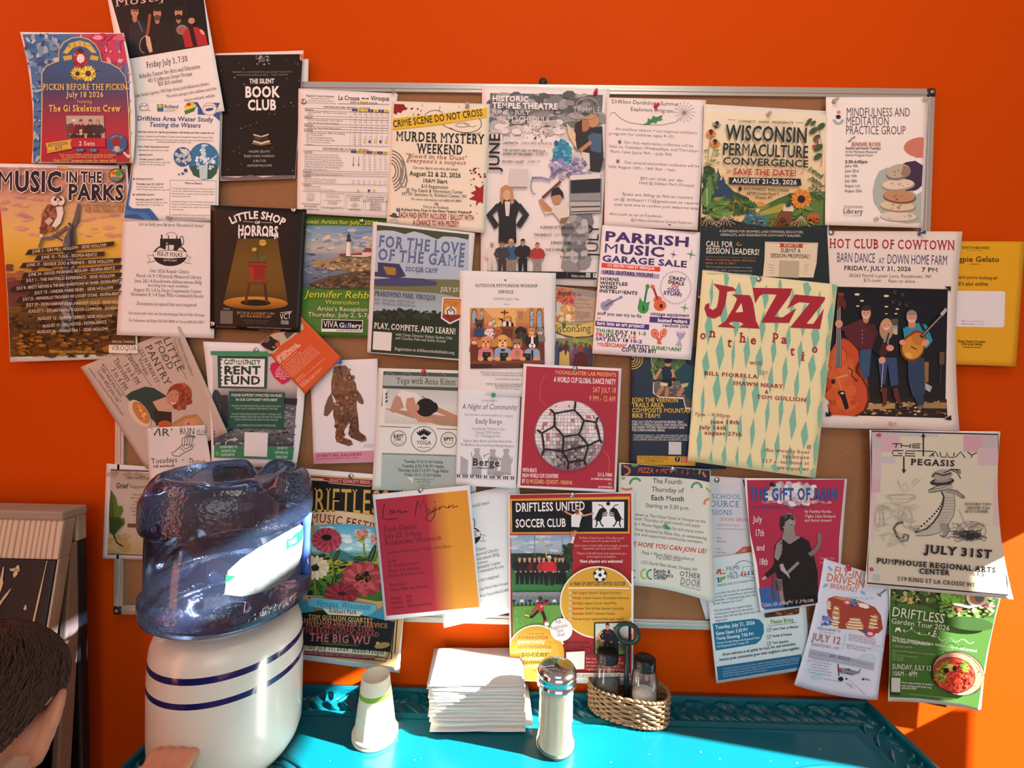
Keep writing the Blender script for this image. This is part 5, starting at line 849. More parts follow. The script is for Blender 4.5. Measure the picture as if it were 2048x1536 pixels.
for j in range(-13,14):
    la = j * math.pi / 28; rr = math.cos(la)
    for i in range(-13,14):
        lo = i * math.pi / 28; x0,y0 = math.sin(lo) * rr,math.sin(la)
        if abs(lo) > 1.45: continue
        d = math.pi / 62; q = lambda a,b: (BX + BR * .985 * math.sin(lo + a) * math.cos(la + b),BY + BR * .985 * math.sin(la + b))
        lum = .75 - .5 * y0 - .1 * x0 + rn.uniform(-.3,.3) - (.25 if abs(x0) < .35 and y0 > -.1 else 0) + (.35 if x0 * x0 > .3 and -.5 < y0 < .3 else 0)
        P._put(P.P([q(-d,-d),q(d,-d),q(d,d),q(-d,d)]),[(0,1,2),(0,2,3)],[blend('4a3f48','f0eaec',lum) if rn.random() > .06 else hexc('b9788a')] * 2)
pts = {'a': (0,-.95),'b': (.15,-.72),'c': (-.42,-.62),'d': (.42,-.42),'e': (-.42,-.26),'f': (.76,-.37),'g': (.28,-.02),'h': (-.16,.04),'i': (.55,.29),'j': (-.2,.46),'k': (.42,.72),'m': (-.02,.76),'n': (.88,.13),'o': (-.78,-.06),'p': (-.72,.4),'q': (-.78,.58),'r': (-.05,.98),'s': (.48,.85),'t': (-.55,-.75),'u': (.82,-.52),'v': (.93,.22),'w': (-.92,-.15),'x': (.18,-.95)}
for a_,b_ in ('xb','bd','bc','ce','df','dg','eh','gh','gi','hj','ij','ik','jm','mk','in','fn','eo','op','pj','pq','mr','ks','ct','fu','nv','ow'):
    A,B = pts[a_],pts[b_]; P.l([(BX + BR * A[0],BY + BR * A[1]),(BX + BR * ((A[0] + B[0]) / 2 + .015),BY + BR * ((A[1] + B[1]) / 2 - .01)),(BX + BR * B[0],BY + BR * B[1])],16,'241c20')
    for k in range(6): t_ = k / 6; P.e(BX + BR * (A[0] + (B[0] - A[0]) * t_),BY + BR * (A[1] + (B[1] - A[1]) * t_),11,8,'241c20',k * 50,n=6)
P.build()

# 23 night of community
P = Flyer('dinner_invitation',[(917,777),(1042,783),(1032,977),(911,970)],7,'small white invitation with script title, grey musician silhouettes and a row of piano keys','invitation',paper='e0e2e8',ang=1,curl={'br': .012,'tl': .004}).z(ZN)
P.p('headline').t('YOU ARE INVITED TO',372,637,15,'7a7a80','',w=140).t('A Night of Community',195,705,48,'5c5c62','i',w=490,ang=.5)
P.p('body_text').t('Enjoy live music and meet candidate for Congress',218,760,20,'7a7a80','r',w=435,ang=2).t('Emily Berge',315,832,42,'3f3f46','r',w=240,ang=1).t('Tuesday July 7th from 5-7pm',282,888,22,'7a7a80','r',w=296).t('Viroqua VFW Pavilion',315,922,22,'7a7a80','r',w=225).t('751 S Washington Ave',315,953,22,'7a7a80','r',w=222).t('Enjoy a light dinner and live music from',208,995,22,'5c5c62','r',w=432).t('Firefly Brass Band and Farm Market Buskers',186,1030,22,'5c5c62','r',w=475,ang=1.8)
P.p('silhouettes')
for x,h_ in ((330,240),(470,230),(590,235)):
    y = 1290; P.poly([(x - 50,y),(x - 45,y - h_ * .6),(x - 20,y - h_ * .8),(x + 20,y - h_ * .8),(x + 45,y - h_ * .6),(x + 40,y)],'a9aab0').e(x,y - h_ * .88,24,28,'a9aab0').e(x,y - h_ * .95,32,10,'a9aab0')
P.ring(300,1100,20,40,10,'a9aab0',20,200).l([(385,1120),(445,1100)],10,'a9aab0').poly([(385,1105),(385,1140),(410,1120)],'a9aab0').ring(620,1150,22,45,10,'a9aab0',-20,170).poly([(183,1120),(250,1160),(245,1290),(178,1290)],'a9aab0').e(320,1275,40,28,'a0a1a8').e(520,1280,45,26,'a0a1a8')
P.p('logo').t('Berge',288,1205,62,'1f1f26','rb',w=250,ang=2).t('Emily',450,1158,30,'3a3a42','r',w=98,ang=1).l([(330,1225),(470,1232),(540,1205)],5,'3a3a42').t('FOR CONGRESS',288,1238,11,'6a6a70','',w=132).t('Paid for by Emily Berge for Congress',422,1280,10,'77777c','',w=220)
P.p('piano_keys').l([(145,1285),(660,1305)],3,'888').l([(143,1318),(660,1335)],2,'999')
for k in range(30):
    if k % 7 not in (2,6): P.r(150 + k * 17.2,1286 + k * .66,160 + k * 17.2,1312 + k * .66,'33333a')
P.build()

# 24 yoga
P = Flyer('yoga_poster',[(757,736),(958,742),(952,985),(744,980)],3,'white and sage poster with a photo of a person folded forward on a mat','poster',paper='dfe0da',ang=1.2,curl={'bl': .004}).z(ZM)
P.p('banner').poly([(1188,367),(1990,390),(1985,560),(1180,520),(1178,680),(1170,680)],'47554e').poly([(1188,400),(1990,425),(1988,515),(1185,495)],'a9b0aa')
for k in range(5): P.ring(1245 + k * 150,470,60,90,4,'8f9890',200 + k * 17,330 + k * 9)
P.t('Yoga with Anna Kimm',1305,475,54,'2c322e','r',w=527,ang=1.6)
P.p('photograph').poly([(1215,520),(1990,548),(1985,860),(1195,830)],vgrad([(520,'b9c0bd'),(640,'c9cccb'),(700,'d5d3d0'),(860,'c6c2bf')]),fine=14).poly([(1195,700),(1240,700),(1985,800),(1985,870),(1700,850),(1400,770)],'a8876a').poly([(1290,580),(1350,600),(1370,690),(1270,740),(1245,720)],'b58a76').poly([(1290,560),(1340,535),(1480,560),(1520,600),(1470,640),(1430,690),(1370,680),(1340,600)],'dcd9d6').poly([(1395,610),(1460,598),(1475,660),(1500,720),(1590,790),(1625,805),(1590,825),(1500,815),(1420,740),(1385,690)],'c08a74').l([(1650,700),(1740,740),(1850,790)],44,'b9836c').l([(1820,775),(1990,815)],34,'b9836c').e(1565,690,88,82,'1c1715').e(1635,690,40,48,'1c1715').l([(1560,610),(1530,590)],6,'2a2220').e(1490,690,18,30,'c08a74')
for k in range(5): P.l([(1510 + k * 24,790),(1500 + k * 32,830 - abs(k - 2) * 4)],12,'c08a74')
P.poly([(1290,560),(1350,535),(1290,600),(1280,680)],'c8bdb4')
for y in (570,600,635): P.e(1215,y,9,14,'3f4a3f',30)
P.p('logo').l([(1155,857),(1435,868)],6,'555').l([(1665,880),(1985,890)],6,'555').ring(1547,970,112,112,5,'2c2c2c').t('YOGA',1548,1020,34,'2c2c2c','',w=128,a='c').l([(1490,1050),(1515,1042),(1545,1052),(1580,1044),(1605,1052)],4,'555')
for k in range(7): P.e(1548 + (k - 3) * 15,925 - (3 - abs(k - 3)) * 8,9,26,'16161a',(k - 3) * 16)
P.l([(1548,940),(1548,980)],8,'16161a').e(1548,962,30,10,'16161a')
for x,s1,s2 in ((1322,'E-RYT','200'),(1768,'RPYT','')): P.ring(x,965 + (x > 1500) * 14,68,68,5,'2c2c2c').t(s1,x,958 + (x > 1500) * 28,28,'1c1c1e','k',w=88,a='c').t(s2 or ' ',x,985,20,'1c1c1e','b',a='c').ring(x,985,40,30,4,'777',0,300).ring(x,960,30,30,3,'999',120,330)
P.p('class_times').poly([(1175,1095),(1985,1118),(1975,1440),(1165,1420)],'a9b9b4').poly([(1175,1095),(1985,1118),(1985,1132),(1175,1106)],'76857e')
for k in range(4): P.ring(1240 + k * 190,1220,70,100,4,'b9c8c2',180 + k * 13,320)
P.t('Find times for class on me',1705,1125,11,'5a645f','',w=130)
for s_,x0,x1,y in (('Tuesday 9-10:15 AM Hatha',1370,1718,1182),('Tuesday 6:30-7:45 PM Hatha',1352,1730,1222),('Thursday 6:30-7:15 PM Yoga Nidra',1315,1768,1260),('Friday 10-11:15 AM Hatha',1375,1700,1300)): P.t(s_,x0,y,27,'3a423e','b',w=x1 - x0)
P.t('annakimm@gmail.com',1462,1335,20,'6a7570','',w=180).t('608-799-7802',1490,1362,18,'6a7570','',w=118).t('Viroqua, WI',1500,1388,18,'6a7570','',w=100).build()

# 25 fish-man card
P = Flyer('gallery_card',[(620,723),(755,717),(761,924),(627,928)],1,'white postcard with a carved brown fish standing on human legs over a pink strip','postcard',paper='e2dde0',ang=-2.5,rough=.4).z(ZM)
P.p('pink_strip').poly([(566,1092),(1158,1072),(1161,1170),(568,1188)],'d08aa0').t('OVERTURE GALLERIES',592,1132,24,'7a2c44','b',w=402,ang=-2).t('SUMMER EXHIBITIONS 2026',595,1158,18,'8a4058','',w=372,ang=-2).t('MEXICAN FOLK',1018,1030,11,'777','',w=108,ang=-2).t('ART COLLECTION',1005,1046,11,'777','',w=120,ang=-2)
P.p('fish_figure').poly([(745,640),(800,690),(850,780),(840,900),(835,960),(900,980),(918,1020),(880,1035),(790,1005),(758,960),(770,860),(740,760)],'6f4530').poly([(870,760),(960,740),(970,860),(965,900),(1030,945),(1038,985),(990,998),(900,960),(875,930),(890,850)],'5f4030')
P.poly([(750,330),(800,315),(850,315),(880,345),(900,400),(945,480),(955,560),(950,680),(960,760),(900,800),(840,895),(820,890),(830,760),(790,680),(725,560),(722,470),(735,400)],'7a5640').poly([(800,320),(820,400),(840,445),(810,400),(785,330)],'3a2820').poly([(725,560),(740,620),(745,700),(690,770),(655,760),(665,680),(695,600)],'6d5444').poly([(955,530),(990,580),(1015,640),(1005,665),(970,650),(950,620)],'6d5444').l([(725,555),(790,620),(825,720),(830,800)],9,'3f2a20')
P.dots(730,340,945,760,90,8,22,['8a6448','5f4434','9c7454','6f5a4c','7d4e34'],95,.7,inside=lambda x,y: abs(x - 835 - (y - 340) * .02) < 95); P.ring(885,425,20,24,6,'3f2c22').e(885,425,10,12,'a8845c').e(862,600,30,30,'5a3a2a').e(862,603,18,20,'a86c40').e(935,575,26,28,'5a3a2a').e(938,580,14,17,'9a6440')
for x,y in ((800,570),(880,540),(830,650),(900,640),(870,680),(920,610),(860,720),(905,700)): P.ring(x,y,22,22,5,'4a3426',20,160)
for k in range(6): P.l([(835 + k * 14,750),(820 + k * 12,860 - k * 10)],4,'3f2a20')
P.dots(760,780,850,1000,30,8,18,['8a5a3c','5a3826','9a6444'],96,inside=lambda x,y: 765 < x < 845); P.dots(885,780,965,940,22,8,16,['7a5038','4f3426'],97)
for x,y in ((862,1020),(885,1018),(905,1010),(990,990),(1010,985),(1028,975)): P.e(x,y,9,11,'8a5f44')
P.build()

# 26 orange leaflet, turned
P = Flyer('exhibition_leaflet',[(519,686),(597,628),(683,716),(610,788)],4,'tilted orange leaflet hanging from a blue pin over the carved fish card','leaflet',paper='cb5426',ang=-40,curl={'bl': .006,'b': .004},rough=.4,fine=10).z(ZM)
P.p('photograph').poly([(85,125),(185,40),(360,0),(470,-60),(480,-10),(270,140),(215,205),(165,215)],'b9a894').poly([(90,130),(180,50),(215,80),(260,100),(265,140),(200,190),(150,170)],'241a16').e(245,130,22,24,'cf5a24').ring(245,130,15,17,6,'6a2a14').poly([(300,30),(400,-20),(400,20),(330,80)],'4a3f3a').e(150,90,30,20,'6a5a54',-30)
P.p('headline').t('CORAZONA,',238,262,20,'eecdb8','b',w=125).t('ART AND HERITAGE',248,280,21,'f0d6c4','b',w=230).t('OF MEXICAN WOMEN',262,300,21,'f0d6c4','b',w=250)
P.p('body_text')
for i in range(17):
    b = [(275,322),(292,340),(303,357),(315,373),(326,388),(338,402),(350,416),(362,430),(378,398 + 50),(410,455),(420,470),(432,484),(440,492),(450,502),(458,508),(465,515),(470,522)][i]
    P.t(['Museum of Modern Art, Main Hall','July 11 through September 27, 2026','In this new exhibition we celebrate the work of','twenty makers from across the country and their','stories of home, textile, clay and colour which','have been passed from mothers to daughters over','the last two centuries. Works on loan from many','family collections are shown for the first time','','OPENING RECEPTION','Saturday July 11, 5 to 8 pm with music','','ARTIST TALK','Sunday July 19 at 2 pm, free','All programs are free and open','to the public daily',''][i] or ' ',b[0],b[1],11,'edc4a8','',w=(190,215,330,335,335,340,345,350,10,90,330,10,80,250,230,150,5)[i],ang=-41)
P.build()

# 27 rent fund
P = Flyer('rent_fund_flyer',[(406,683),(611,690),(592,937),(423,930)],2,'white flyer with boxed dark green title above a grey harbour photo and a red heart','flyer',paper='e2e0e4',ang=1.8,curl={'l': .008,'bl': .01},bulge={'l': (4,0),'r': (6,0)}).z(ZL)
P.p('photograph').poly([(1222,230),(1985,250),(1975,620),(1945,1040),(1232,1025),(1225,520)],vgrad([(230,'c8c4c4'),(500,'bdb5ae'),(600,'6a6a70'),(700,'55565c'),(850,'7a7a7e'),(1040,'3a3c42')]),fine=10).poly([(1222,570),(1245,530),(1275,540),(1300,580),(1360,580),(1365,640),(1222,640)],'34343c').poly([(1225,640),(1365,640),(1370,870),(1228,880)],'2c2e36').poly([(1860,605),(1980,610),(1975,670),(1862,660)],'26282e').dots(1240,870,1960,1020,120,8,26,['8f9096','55575d','2c2e34','a4a5aa','404248'],101,.35).dots(1860,680,1965,870,50,8,22,['8f9096','6a6c72','4a4c52'],102,.4).l([(1235,660),(1290,660),(1290,860)],4,'6a6c74')
P.p('banners').poly([(1208,187),(1700,190),(1990,225),(1990,262),(1700,232),(1208,222)],'3f8a5c').poly([(1268,228),(1715,235),(1705,522),(1275,515)],'1f4a40').poly([(1295,252),(1690,258),(1683,508),(1300,500)],'e6e4e4').poly([(1370,545),(1865,555),(1858,885),(1365,875)],'1f5444').poly([(1238,1022),(1950,1042),(1935,1158),(1238,1135)],'37805a')
P.p('headline').t('COMMUNITY',1325,304,38,'2f6a4c','k',w=328,ang=.5).t('RENT',1325,392,70,'173c34','k',w=332,ang=.3).t('FUND',1325,482,70,'173c34','k',w=330,ang=.3)
P.p('heart').poly([(1845,485),(1770,420),(1735,350),(1745,300),(1790,282),(1835,310),(1850,340),(1880,305),(1930,310),(1960,350),(1945,410),(1900,455)],'c21f4c').tm(['HELPING','NEIGHBORS','STAY HOUSED','DURING THESE','DEVASTATING','TIMES'],1850,335,21,13,'eecfd6','b','c',ang=0)
P.p('body_text').t('HELPING KEEP A HOME SAFE IS INDEPENDENCE',1400,545,22,'9a948e','',w=455).t('PLEASE SUPPORT IMPACTED FAMILIES',1392,590,22,'d9ddd9','b',w=452,ang=.6).t('IN OUR COMMUNITY WITH RENT',1432,630,22,'d9ddd9','b',w=372,ang=.6)
for s_,y,w_ in (('FAMILIES ARE FEARING EVICTION, AND LOSING THE ONLY',684,445),('THING THAT IS KEEPING THEM SAFE AT THIS TIME.',708,385),('WE ARE FUNDRAISING $20,000 TO HELP 12 FAMILIES, AND',757,445),('NO WORK SPREADS ONES LOVE FOR THIS FUND TO CONTINUE',782,458),('TO BE A SAFE SPACE FOR FOLKS TO ASK FOR HELP',806,390),('ANY CONTRIBUTION IS GREATLY APPRECIATED!',857,350)): P.t(s_,1614,y,15,'b4c4ba','',w=w_,a='c',ang=.5)
P.t('SCAN HERE TO',1290,1052,22,'ccd9cf','b',w=155,ang=0).t('DONATE VIA',1302,1088,22,'ccd9cf','b',w=128,ang=0).t('GOFUNDME',1300,1122,22,'ccd9cf','b',w=120,ang=0).t('OR GO TO',1798,1062,22,'ccd9cf','b',w=95,ang=0).t('GOFUND.ME/',1777,1100,22,'ccd9cf','b',w=120,ang=2).t('2E04CC00F',1785,1140,22,'ccd9cf','b',w=105,ang=2)
P.l([(1340,1025),(1345,995),(1380,975),(1440,972)],6,'dfe2e2').l([(1415,960),(1445,972),(1420,992)],6,'dfe2e2').e(1268,1100,20,22,'6a9a4c')
P.p('blank_code_panel').poly([(1510,908),(1720,915),(1710,1130),(1505,1122)],'dcdadb').build()

# 28 pantry flyer, turned
P = Flyer('food_pantry_flyer',[(360,652),(455,865),(293,938),(161,734)],1,'tan flyer turned almost sideways with a curly-haired adult holding a bowl beside a child','flyer',paper='bdaa9c',ang=65,curl={'tr': .014,'t': .006},fine=11).z(ZL)
P.p('headline').t('LITTLE',782,80,62,'3a2f2e','r',w=335).t('FOOD',708,112,58,'3a2f2e','r',w=285,ang=63).t('PANTRY',622,152,60,'3a2f2e','r',w=398,ang=62).t('122 N MAIN ST -',565,180,36,'3a2f2e','r',w=368,ang=62).t('Viroqua',558,262,36,'3a2f2e','r',w=165,ang=62)
P.p('body_text').t('Neighbors helping neighbors',910,80,26,'5a4c48','r',w=358,ang=69).t('Donations welcome',872,90,26,'5a4c48','r',w=280,ang=69).l([(870,165),(995,443)],4,'5a4c48').l([(480,205),(680,500)],4,'5a4c48').l([(250,300),(450,590)],4,'5a4c48').t('Tuesdays',450,220,46,'443836','r',w=218,ang=57).t('3 to 6 PM',432,312,44,'443836','r',w=215,ang=57).t('Thursdays',338,268,46,'443836','r',w=238,ang=57).t('3 to 6 PM',318,355,44,'443836','r',w=225,ang=57).t('"Take what you need,',215,318,34,'52453f','r',w=345,ang=56).t('Leave what you can"',195,372,34,'52453f','r',w=340,ang=56).t('A member of the Little Food Pantry Movement',118,345,20,'6a5c56','r',w=520,ang=54)
P.p('photograph').poly([(450,590),(500,550),(620,505),(700,515),(820,590),(860,720),(860,830),(740,850),(640,750),(500,650)],'274038').poly([(700,720),(860,700),(860,840),(720,850)],'33261f').poly([(690,640),(820,590),(880,660),(860,730),(740,720)],'c49a80').e(880,590,66,78,'bd7f68',20).e(930,580,110,105,'8f4230').dots(830,470,1035,710,90,14,26,['9c4c34','7a3424','ac5a3c','8a3c2a'],111,inside=lambda x,y: ((x - 935) / 100) ** 2 + ((y - 590) / 110) ** 2 < 1).e(872,600,52,70,'bd7f68',20).l([(850,640),(875,660),(900,650)],9,'e0d0c4').l([(850,585),(868,578)],5,'4a2a20').l([(895,575),(912,572)],5,'4a2a20')
P.e(575,745,75,140,'d0bda8',-35).e(590,735,55,115,'b97a44',-35).dots(560,660,640,810,30,8,16,['d98a44','c0603c','e0b468'],112,inside=lambda x,y: abs((x - 590) - (y - 735) * .6) < 38).poly([(860,830),(980,760),(1080,750),(1140,830),(1100,880),(880,880)],'b98a5c').e(1020,840,60,50,'c98c74',20).l([(870,840),(980,780),(1080,760)],22,'a87a4c').e(800,840,60,34,'b8542c').e(1010,835,8,8,'3a2a24').build()

# 29 run club sheet
P = Flyer('run_club_sheet',[(293,856),(410,850),(430,975),(300,985)],4,'crumpled white sheet with a hand-drawn winged running shoe, above the water bottle','sheet',paper='d9d3cf',ang=-1,curl={'w': (.0022,9,7,.4),'br': .012,'tr': .006},fine=9).z(ZL)
P.p('handwriting').t('VIR',672,945,68,'2c2a2c','',w=170,jit=.4,ang=-.5).t('RUN',935,930,58,'2c2a2c','',w=130,jit=.5,ang=-2).t('CLUB',1085,938,46,'2c2a2c','',w=88,jit=.5,ang=-2).t('Tuesdays',680,1190,48,'2c2a2c','',w=232,jit=.5,ang=-3).t('+',948,1172,28,'2c2a2c').t('Thursdays',1010,1188,48,'2c2a2c','',w=200,jit=.5,ang=5).t('hill workout',698,1228,26,'2c2a2c','b',w=190,jit=.4,ang=-3).t('easy run',1062,1222,26,'2c2a2c','b',w=125,jit=.4).e(860,885,8,8,'444')
P.p('shoe_drawing').l([(865,1110),(862,1095),(890,1080),(925,1050),(945,1025),(985,1060),(1035,1035),(1050,1035),(1040,1060),(990,1085),(960,1100),(930,1125),(885,1122),(865,1110)],6,'3a383a').l([(930,1045),(975,1080)],5,'3a383a')
for k in range(5): P.l([(950 + k * 22,1030 - k * 2),(955 + k * 24,965 - k * 3),(1000 + k * 18,940),(1060,945 + k * 6)],5,'3a383a')
P.l([(960,1025),(1065,1025)],5,'3a383a').build()

# 30 grief support
P = Flyer('support_group_flyer',[(213,927),(335,936),(322,1120),(205,1117)],0,'small tan flyer with a green oak leaf, half behind the water bottle','flyer',paper='d4ccca',ang=1.5).z(ZR)
P.p('watercolour').poly([(982,185),(1480,215),(1440,930),(958,918)],vgrad([(185,'a89684'),(400,'b8aca0'),(700,'b4a896'),(930,'a8946c')]),fine=10).dots(975,190,1300,260,16,20,50,['9a846c','b09c8a'],121,.5).dots(970,760,1140,900,24,20,45,['b0925a','a88a4c','bca06a'],122,.6).r(985,170,1480,184,'4f4a4c',2).r(955,920,1440,932,'4f4a4c',2)
P.p('oak_leaf').poly([(988,355),(1030,420),(1050,500),(1085,495),(1098,540),(1070,600),(1108,610),(1112,660),(1060,715),(1015,765),(975,735),(970,600),(975,470)],hgrad([(970,'3f5222'),(1050,'5c7428'),(1110,'4a5e24')]),fine=6).poly([(975,600),(1060,600),(1100,650),(1050,710),(1012,760),(975,735)],'35441f').l([(988,360),(1005,560),(1015,765)],5,'2c361a').l([(1012,760),(1040,825),(1095,860)],12,'2c2018')
P.p('headline').t('GriefShare',1135,258,28,'5a4c42','i',w=230).t('Grief',1028,340,48,'443830','bi',w=108).t('Support Group',1152,338,32,'7a6c5f','',w=300)
P.p('body_text').tm(['Help and hope','after the death of','a loved one','in a warm and','caring environment','with others who','understand it'],1250,405,30,17,'7a6c5f','','c').r(1135,655,1420,690,'5a463c',1).build()

# 31 music festival
P = Flyer('music_festival_poster',[(585,935),(827,955),(799,1346),(560,1313)],4,'tall seed-packet style poster with big red and cream flowers under a blue sky','poster',paper='e2e4e6',ang=4.2,curl={'br': .006}).z(ZS)
P.p('cream_border').poly([(150,120),(1160,180),(1090,1500),(1030,1845),(60,1710)],'d3b07c').l([(235,147),(1035,200),(1030,240)],12,'1c1a1a').l([(850,190),(1085,235),(1050,880)],12,'1c1a1a').z(ZY).l([(1045,215),(1022,515),(985,510)],10,'1c1a1a').l([(1020,220),(990,565),(845,545)],10,'1c1a1a').l([(985,490),(937,590),(845,575)],8,'1c1a1a').z(ZS)
P.p('headline').poly([(120,185),(240,180),(900,215),(1070,235),(1060,460),(860,490),(560,455),(350,440),(240,470),(100,480)],'171613')
P.poly([(380,150),(855,180),(850,205),(815,212),(800,235),(440,205),(425,185),(390,178)],'8f2c34').l([(425,185),(440,205),(800,235),(815,212)],5,'d9c8a0').t('SELECT QUALITY SEEDS',440,192,26,'e4d6c4','r',w=360,ang=3.2)
for dx,c_ in ((4,'8a5a20'),(0,'cfa44c')): P.t('DRIFTLESS',175 + dx,455 + dx,212,c_,'rn',w=800,ang=2.2)
P.poly([(225,560),(240,490),(400,460),(560,460),(720,480),(880,520),(890,600),(700,565),(480,560),(290,585)],'d8bd92').t('MUSIC FESTIVAL',272,552,74,'8f2834','rb',w=720,ang=2.5,arc=2600)
P.p('flower_picture').poly([(225,600),(300,585),(480,568),(700,575),(880,605),(1080,640),(1060,1240),(860,1260),(700,1230),(430,1215),(200,1200),(180,900)],vgrad([(570,'4aa4c0'),(700,'86c4d4'),(800,'a8d4da'),(830,'5a9a8c'),(900,'c4b43c'),(960,'a8b43c'),(1050,'5c8a34'),(1250,'3f6a2c')]),fine=8)
P.dots(560,600,860,800,26,20,55,['cfe2e2','b8d8dc','dcebe9'],131,.45).dots(330,590,470,640,8,15,40,['cfe2e2'],132,.4).poly([(430,820),(540,800),(640,850),(760,870),(860,880),(860,900),(560,900),(420,870)],'3f7a7c').poly([(230,590),(310,580),(310,650),(230,690)],'b0905c')
P.dots(210,840,870,1230,90,12,40,['1e2e1c','2c4424','3a5a2c','17221a','486a34'],133,.35)
for pts_,w_ in (([(420,800),(470,900),(480,1100)],24),([(745,740),(755,900),(740,1000)],14),([(245,560),(270,800),(300,900)],12),([(310,1060),(320,1200)],14),([(820,940),(870,800)],12)): P.l(pts_,w_,'8a9a34').l([(x + w_ * .3,y) for x,y in pts_],w_ * .4,'4a6a24')
for x,y,r_,rot in ((505,850,60,-65),(820,840,90,-70),(560,1010,70,-40),(480,1090,80,-80),(345,870,70,10),(720,880,60,5),(250,1130,60,-30),(640,1050,60,30),(350,1130,60,70)): P.e(x,y,r_,r_ * .26,'1f3320',rot).e(x,y - r_ * .05,r_ * .8,r_ * .1,'4a6f34',rot)
P.flower(415,715,135,'a83a4c','c45a64',26,.72,0,.32,'2a1a12'); P.flower(415,690,115,'b8485a','96303f',24,.6,.2,.42,'1f140e'); P.ring(415,690,46,27,8,'5a3c20')
P.flower(310,960,130,'e4d0a4','efe4c8',18,.75,0,.3,'2a2412'); P.dots(280,925,340,985,20,5,9,['5a4c1c','1e1a10'],134)
P.flower(740,1060,200,'8f2f38','b04a4c',18,.72,.1,.42,'33140f'); P.flower(740,1050,170,'a83c42','c0585a',18,.65,.3,.42,'2c120e'); P.dots(690,1000,830,1100,60,4,8,['8a5a2c','1e0c0a','a8743c'],135,inside=lambda x,y: ((x - 750) / 75) ** 2 + ((y - 1045) / 55) ** 2 < 1); P.e(770,1005,22,14,'1c0c0a')
for x,y in ((730,1095),(690,1130),(760,1120)): P.e(x,y,36,30,'c0585a').e(x,y,20,16,'a83c42')
P.flower(550,1190,150,'7d2430','98343f',20,.55,0,.25,'4a1218'); P.e(725,690,24,50,'a8943c').dots(665,630,785,685,24,10,22,['d98a7c','e0a894','c46a5c'],136,.7); P.dots(700,680,752,740,20,5,9,['7a7a2c','c4b048'],137); P.flower(860,700,60,'c8807a','d99a8c',12,.9,0,.2); P.flower(215,770,60,'b8485a','96303f',12,1,0,.2); P.e(250,510,40,46,'7d2430').dots(225,480,290,620,20,6,14,['8a8a34','5a2a24'],138)
P.p('ribbon').z(ZY).poly([(135,65),(190,45),(250,60),(320,140),(240,180),(160,150),(160,110)],'3f8fae').poly([(250,40),(280,18),(560,45),(855,85),(858,135),(780,190),(690,170),(500,128),(280,105),(250,85)],'62b4cc').l([(280,105),(500,128),(690,170)],4,'2a5a6c').poly([(760,185),(850,150),(925,100),(985,200),(930,235),(850,230)],'3f8fae').t('Viroqua, Wisconsin',318,92,52,'2f5a6c','ri',w=488,ang=4.2)
P.p('line_up').poly([(160,160),(400,130),(700,170),(1015,235),(985,500),(840,520),(130,460)],'1a1e20').poly([(375,115),(740,145),(710,185),(430,170)],'d9d4c0').t('Eckhart Park',437,150,34,'2c2f30','rb',w=245,ang=4)
for s_,x0,x1,y,h_,c_ in (('TOM GULLION QUARTET',252,830,205,36,'d0b068'),('DANDELION DELIVERY SERVICE',130,960,237,38,'c07c58'),('PANCHROMATIC STEEL',230,845,282,38,'b85c52'),('THE REALCHUCK NORAD',195,888,325,38,'a84a50'),('THE BIG WU',262,808,402,66,'c86c68')): P.t(s_,x0,y,h_,c_,'rb',w=x1 - x0,ang=3.6)
P.t('DriftlessMusicFestival.com',370,435,18,'7a9a3c','i',w=325,ang=3).e(910,445,70,26,'a88a54',-10).e(870,425,16,14,'c4a878')
P.poly([(150,440),(240,445),(945,500),(938,540),(225,490),(150,480)],'d6d0b4').t('Saturday July 11, 2026',128,470,42,'22282a','rb',w=486,ang=2.8).t('Noon-930pm',642,506,42,'22282a','rb',w=288,ang=3).poly([(150,490),(240,495),(840,548),(845,580),(225,530),(150,520)],'6d2434').t('SEEDS GROWN IN THE HEART OF THE DRIFTLESS REGION',105,512,22,'d0a8a4','r',w=730,ang=3.8).build()

# 32 farm dinner
P = Flyer('farm_dinner_flyer',[(745,989),(940,970),(962,1219),(769,1241)],8,'flyer shading from red to mustard with a thin handwritten title, tilted on the board edge','flyer',paper='dfe3ea',ang=-5.5,curl={'tr': .005,'bl': .004}).z(ZS)
P.p('colour_panel').poly([(850,352),(1668,268),(1775,1308),(948,1388)],lambda x,y: blend('a92b3e','d69230',(x - 1290 - (y - 300) * .09) / 190),fine=4)
P.p('handwriting').l([(930,390),(915,470),(915,515),(950,532),(1050,520)],8,'3a1a1c').l([(1015,450),(980,455),(975,480),(1005,475),(1020,445),(1025,470),(1050,455),(1075,445),(1065,475),(1090,465),(1135,458)],11,'3a1a1c').l([(1205,500),(1215,400),(1225,360),(1245,440),(1280,355),(1300,420),(1310,480)],8,'3a1a1c').l([(1325,430),(1330,465),(1360,455),(1365,420),(1370,460),(1385,410),(1375,500),(1340,548),(1300,530),(1310,490),(1400,440)],8,'3a1a1c').l([(1400,440),(1430,410),(1415,445),(1455,405),(1470,420),(1500,430),(1510,395),(1495,425),(1545,400),(1535,425),(1585,410)],8,'3a1a1c').e(1378,372,6,6,'3a1a1c')
P.p('body_text')
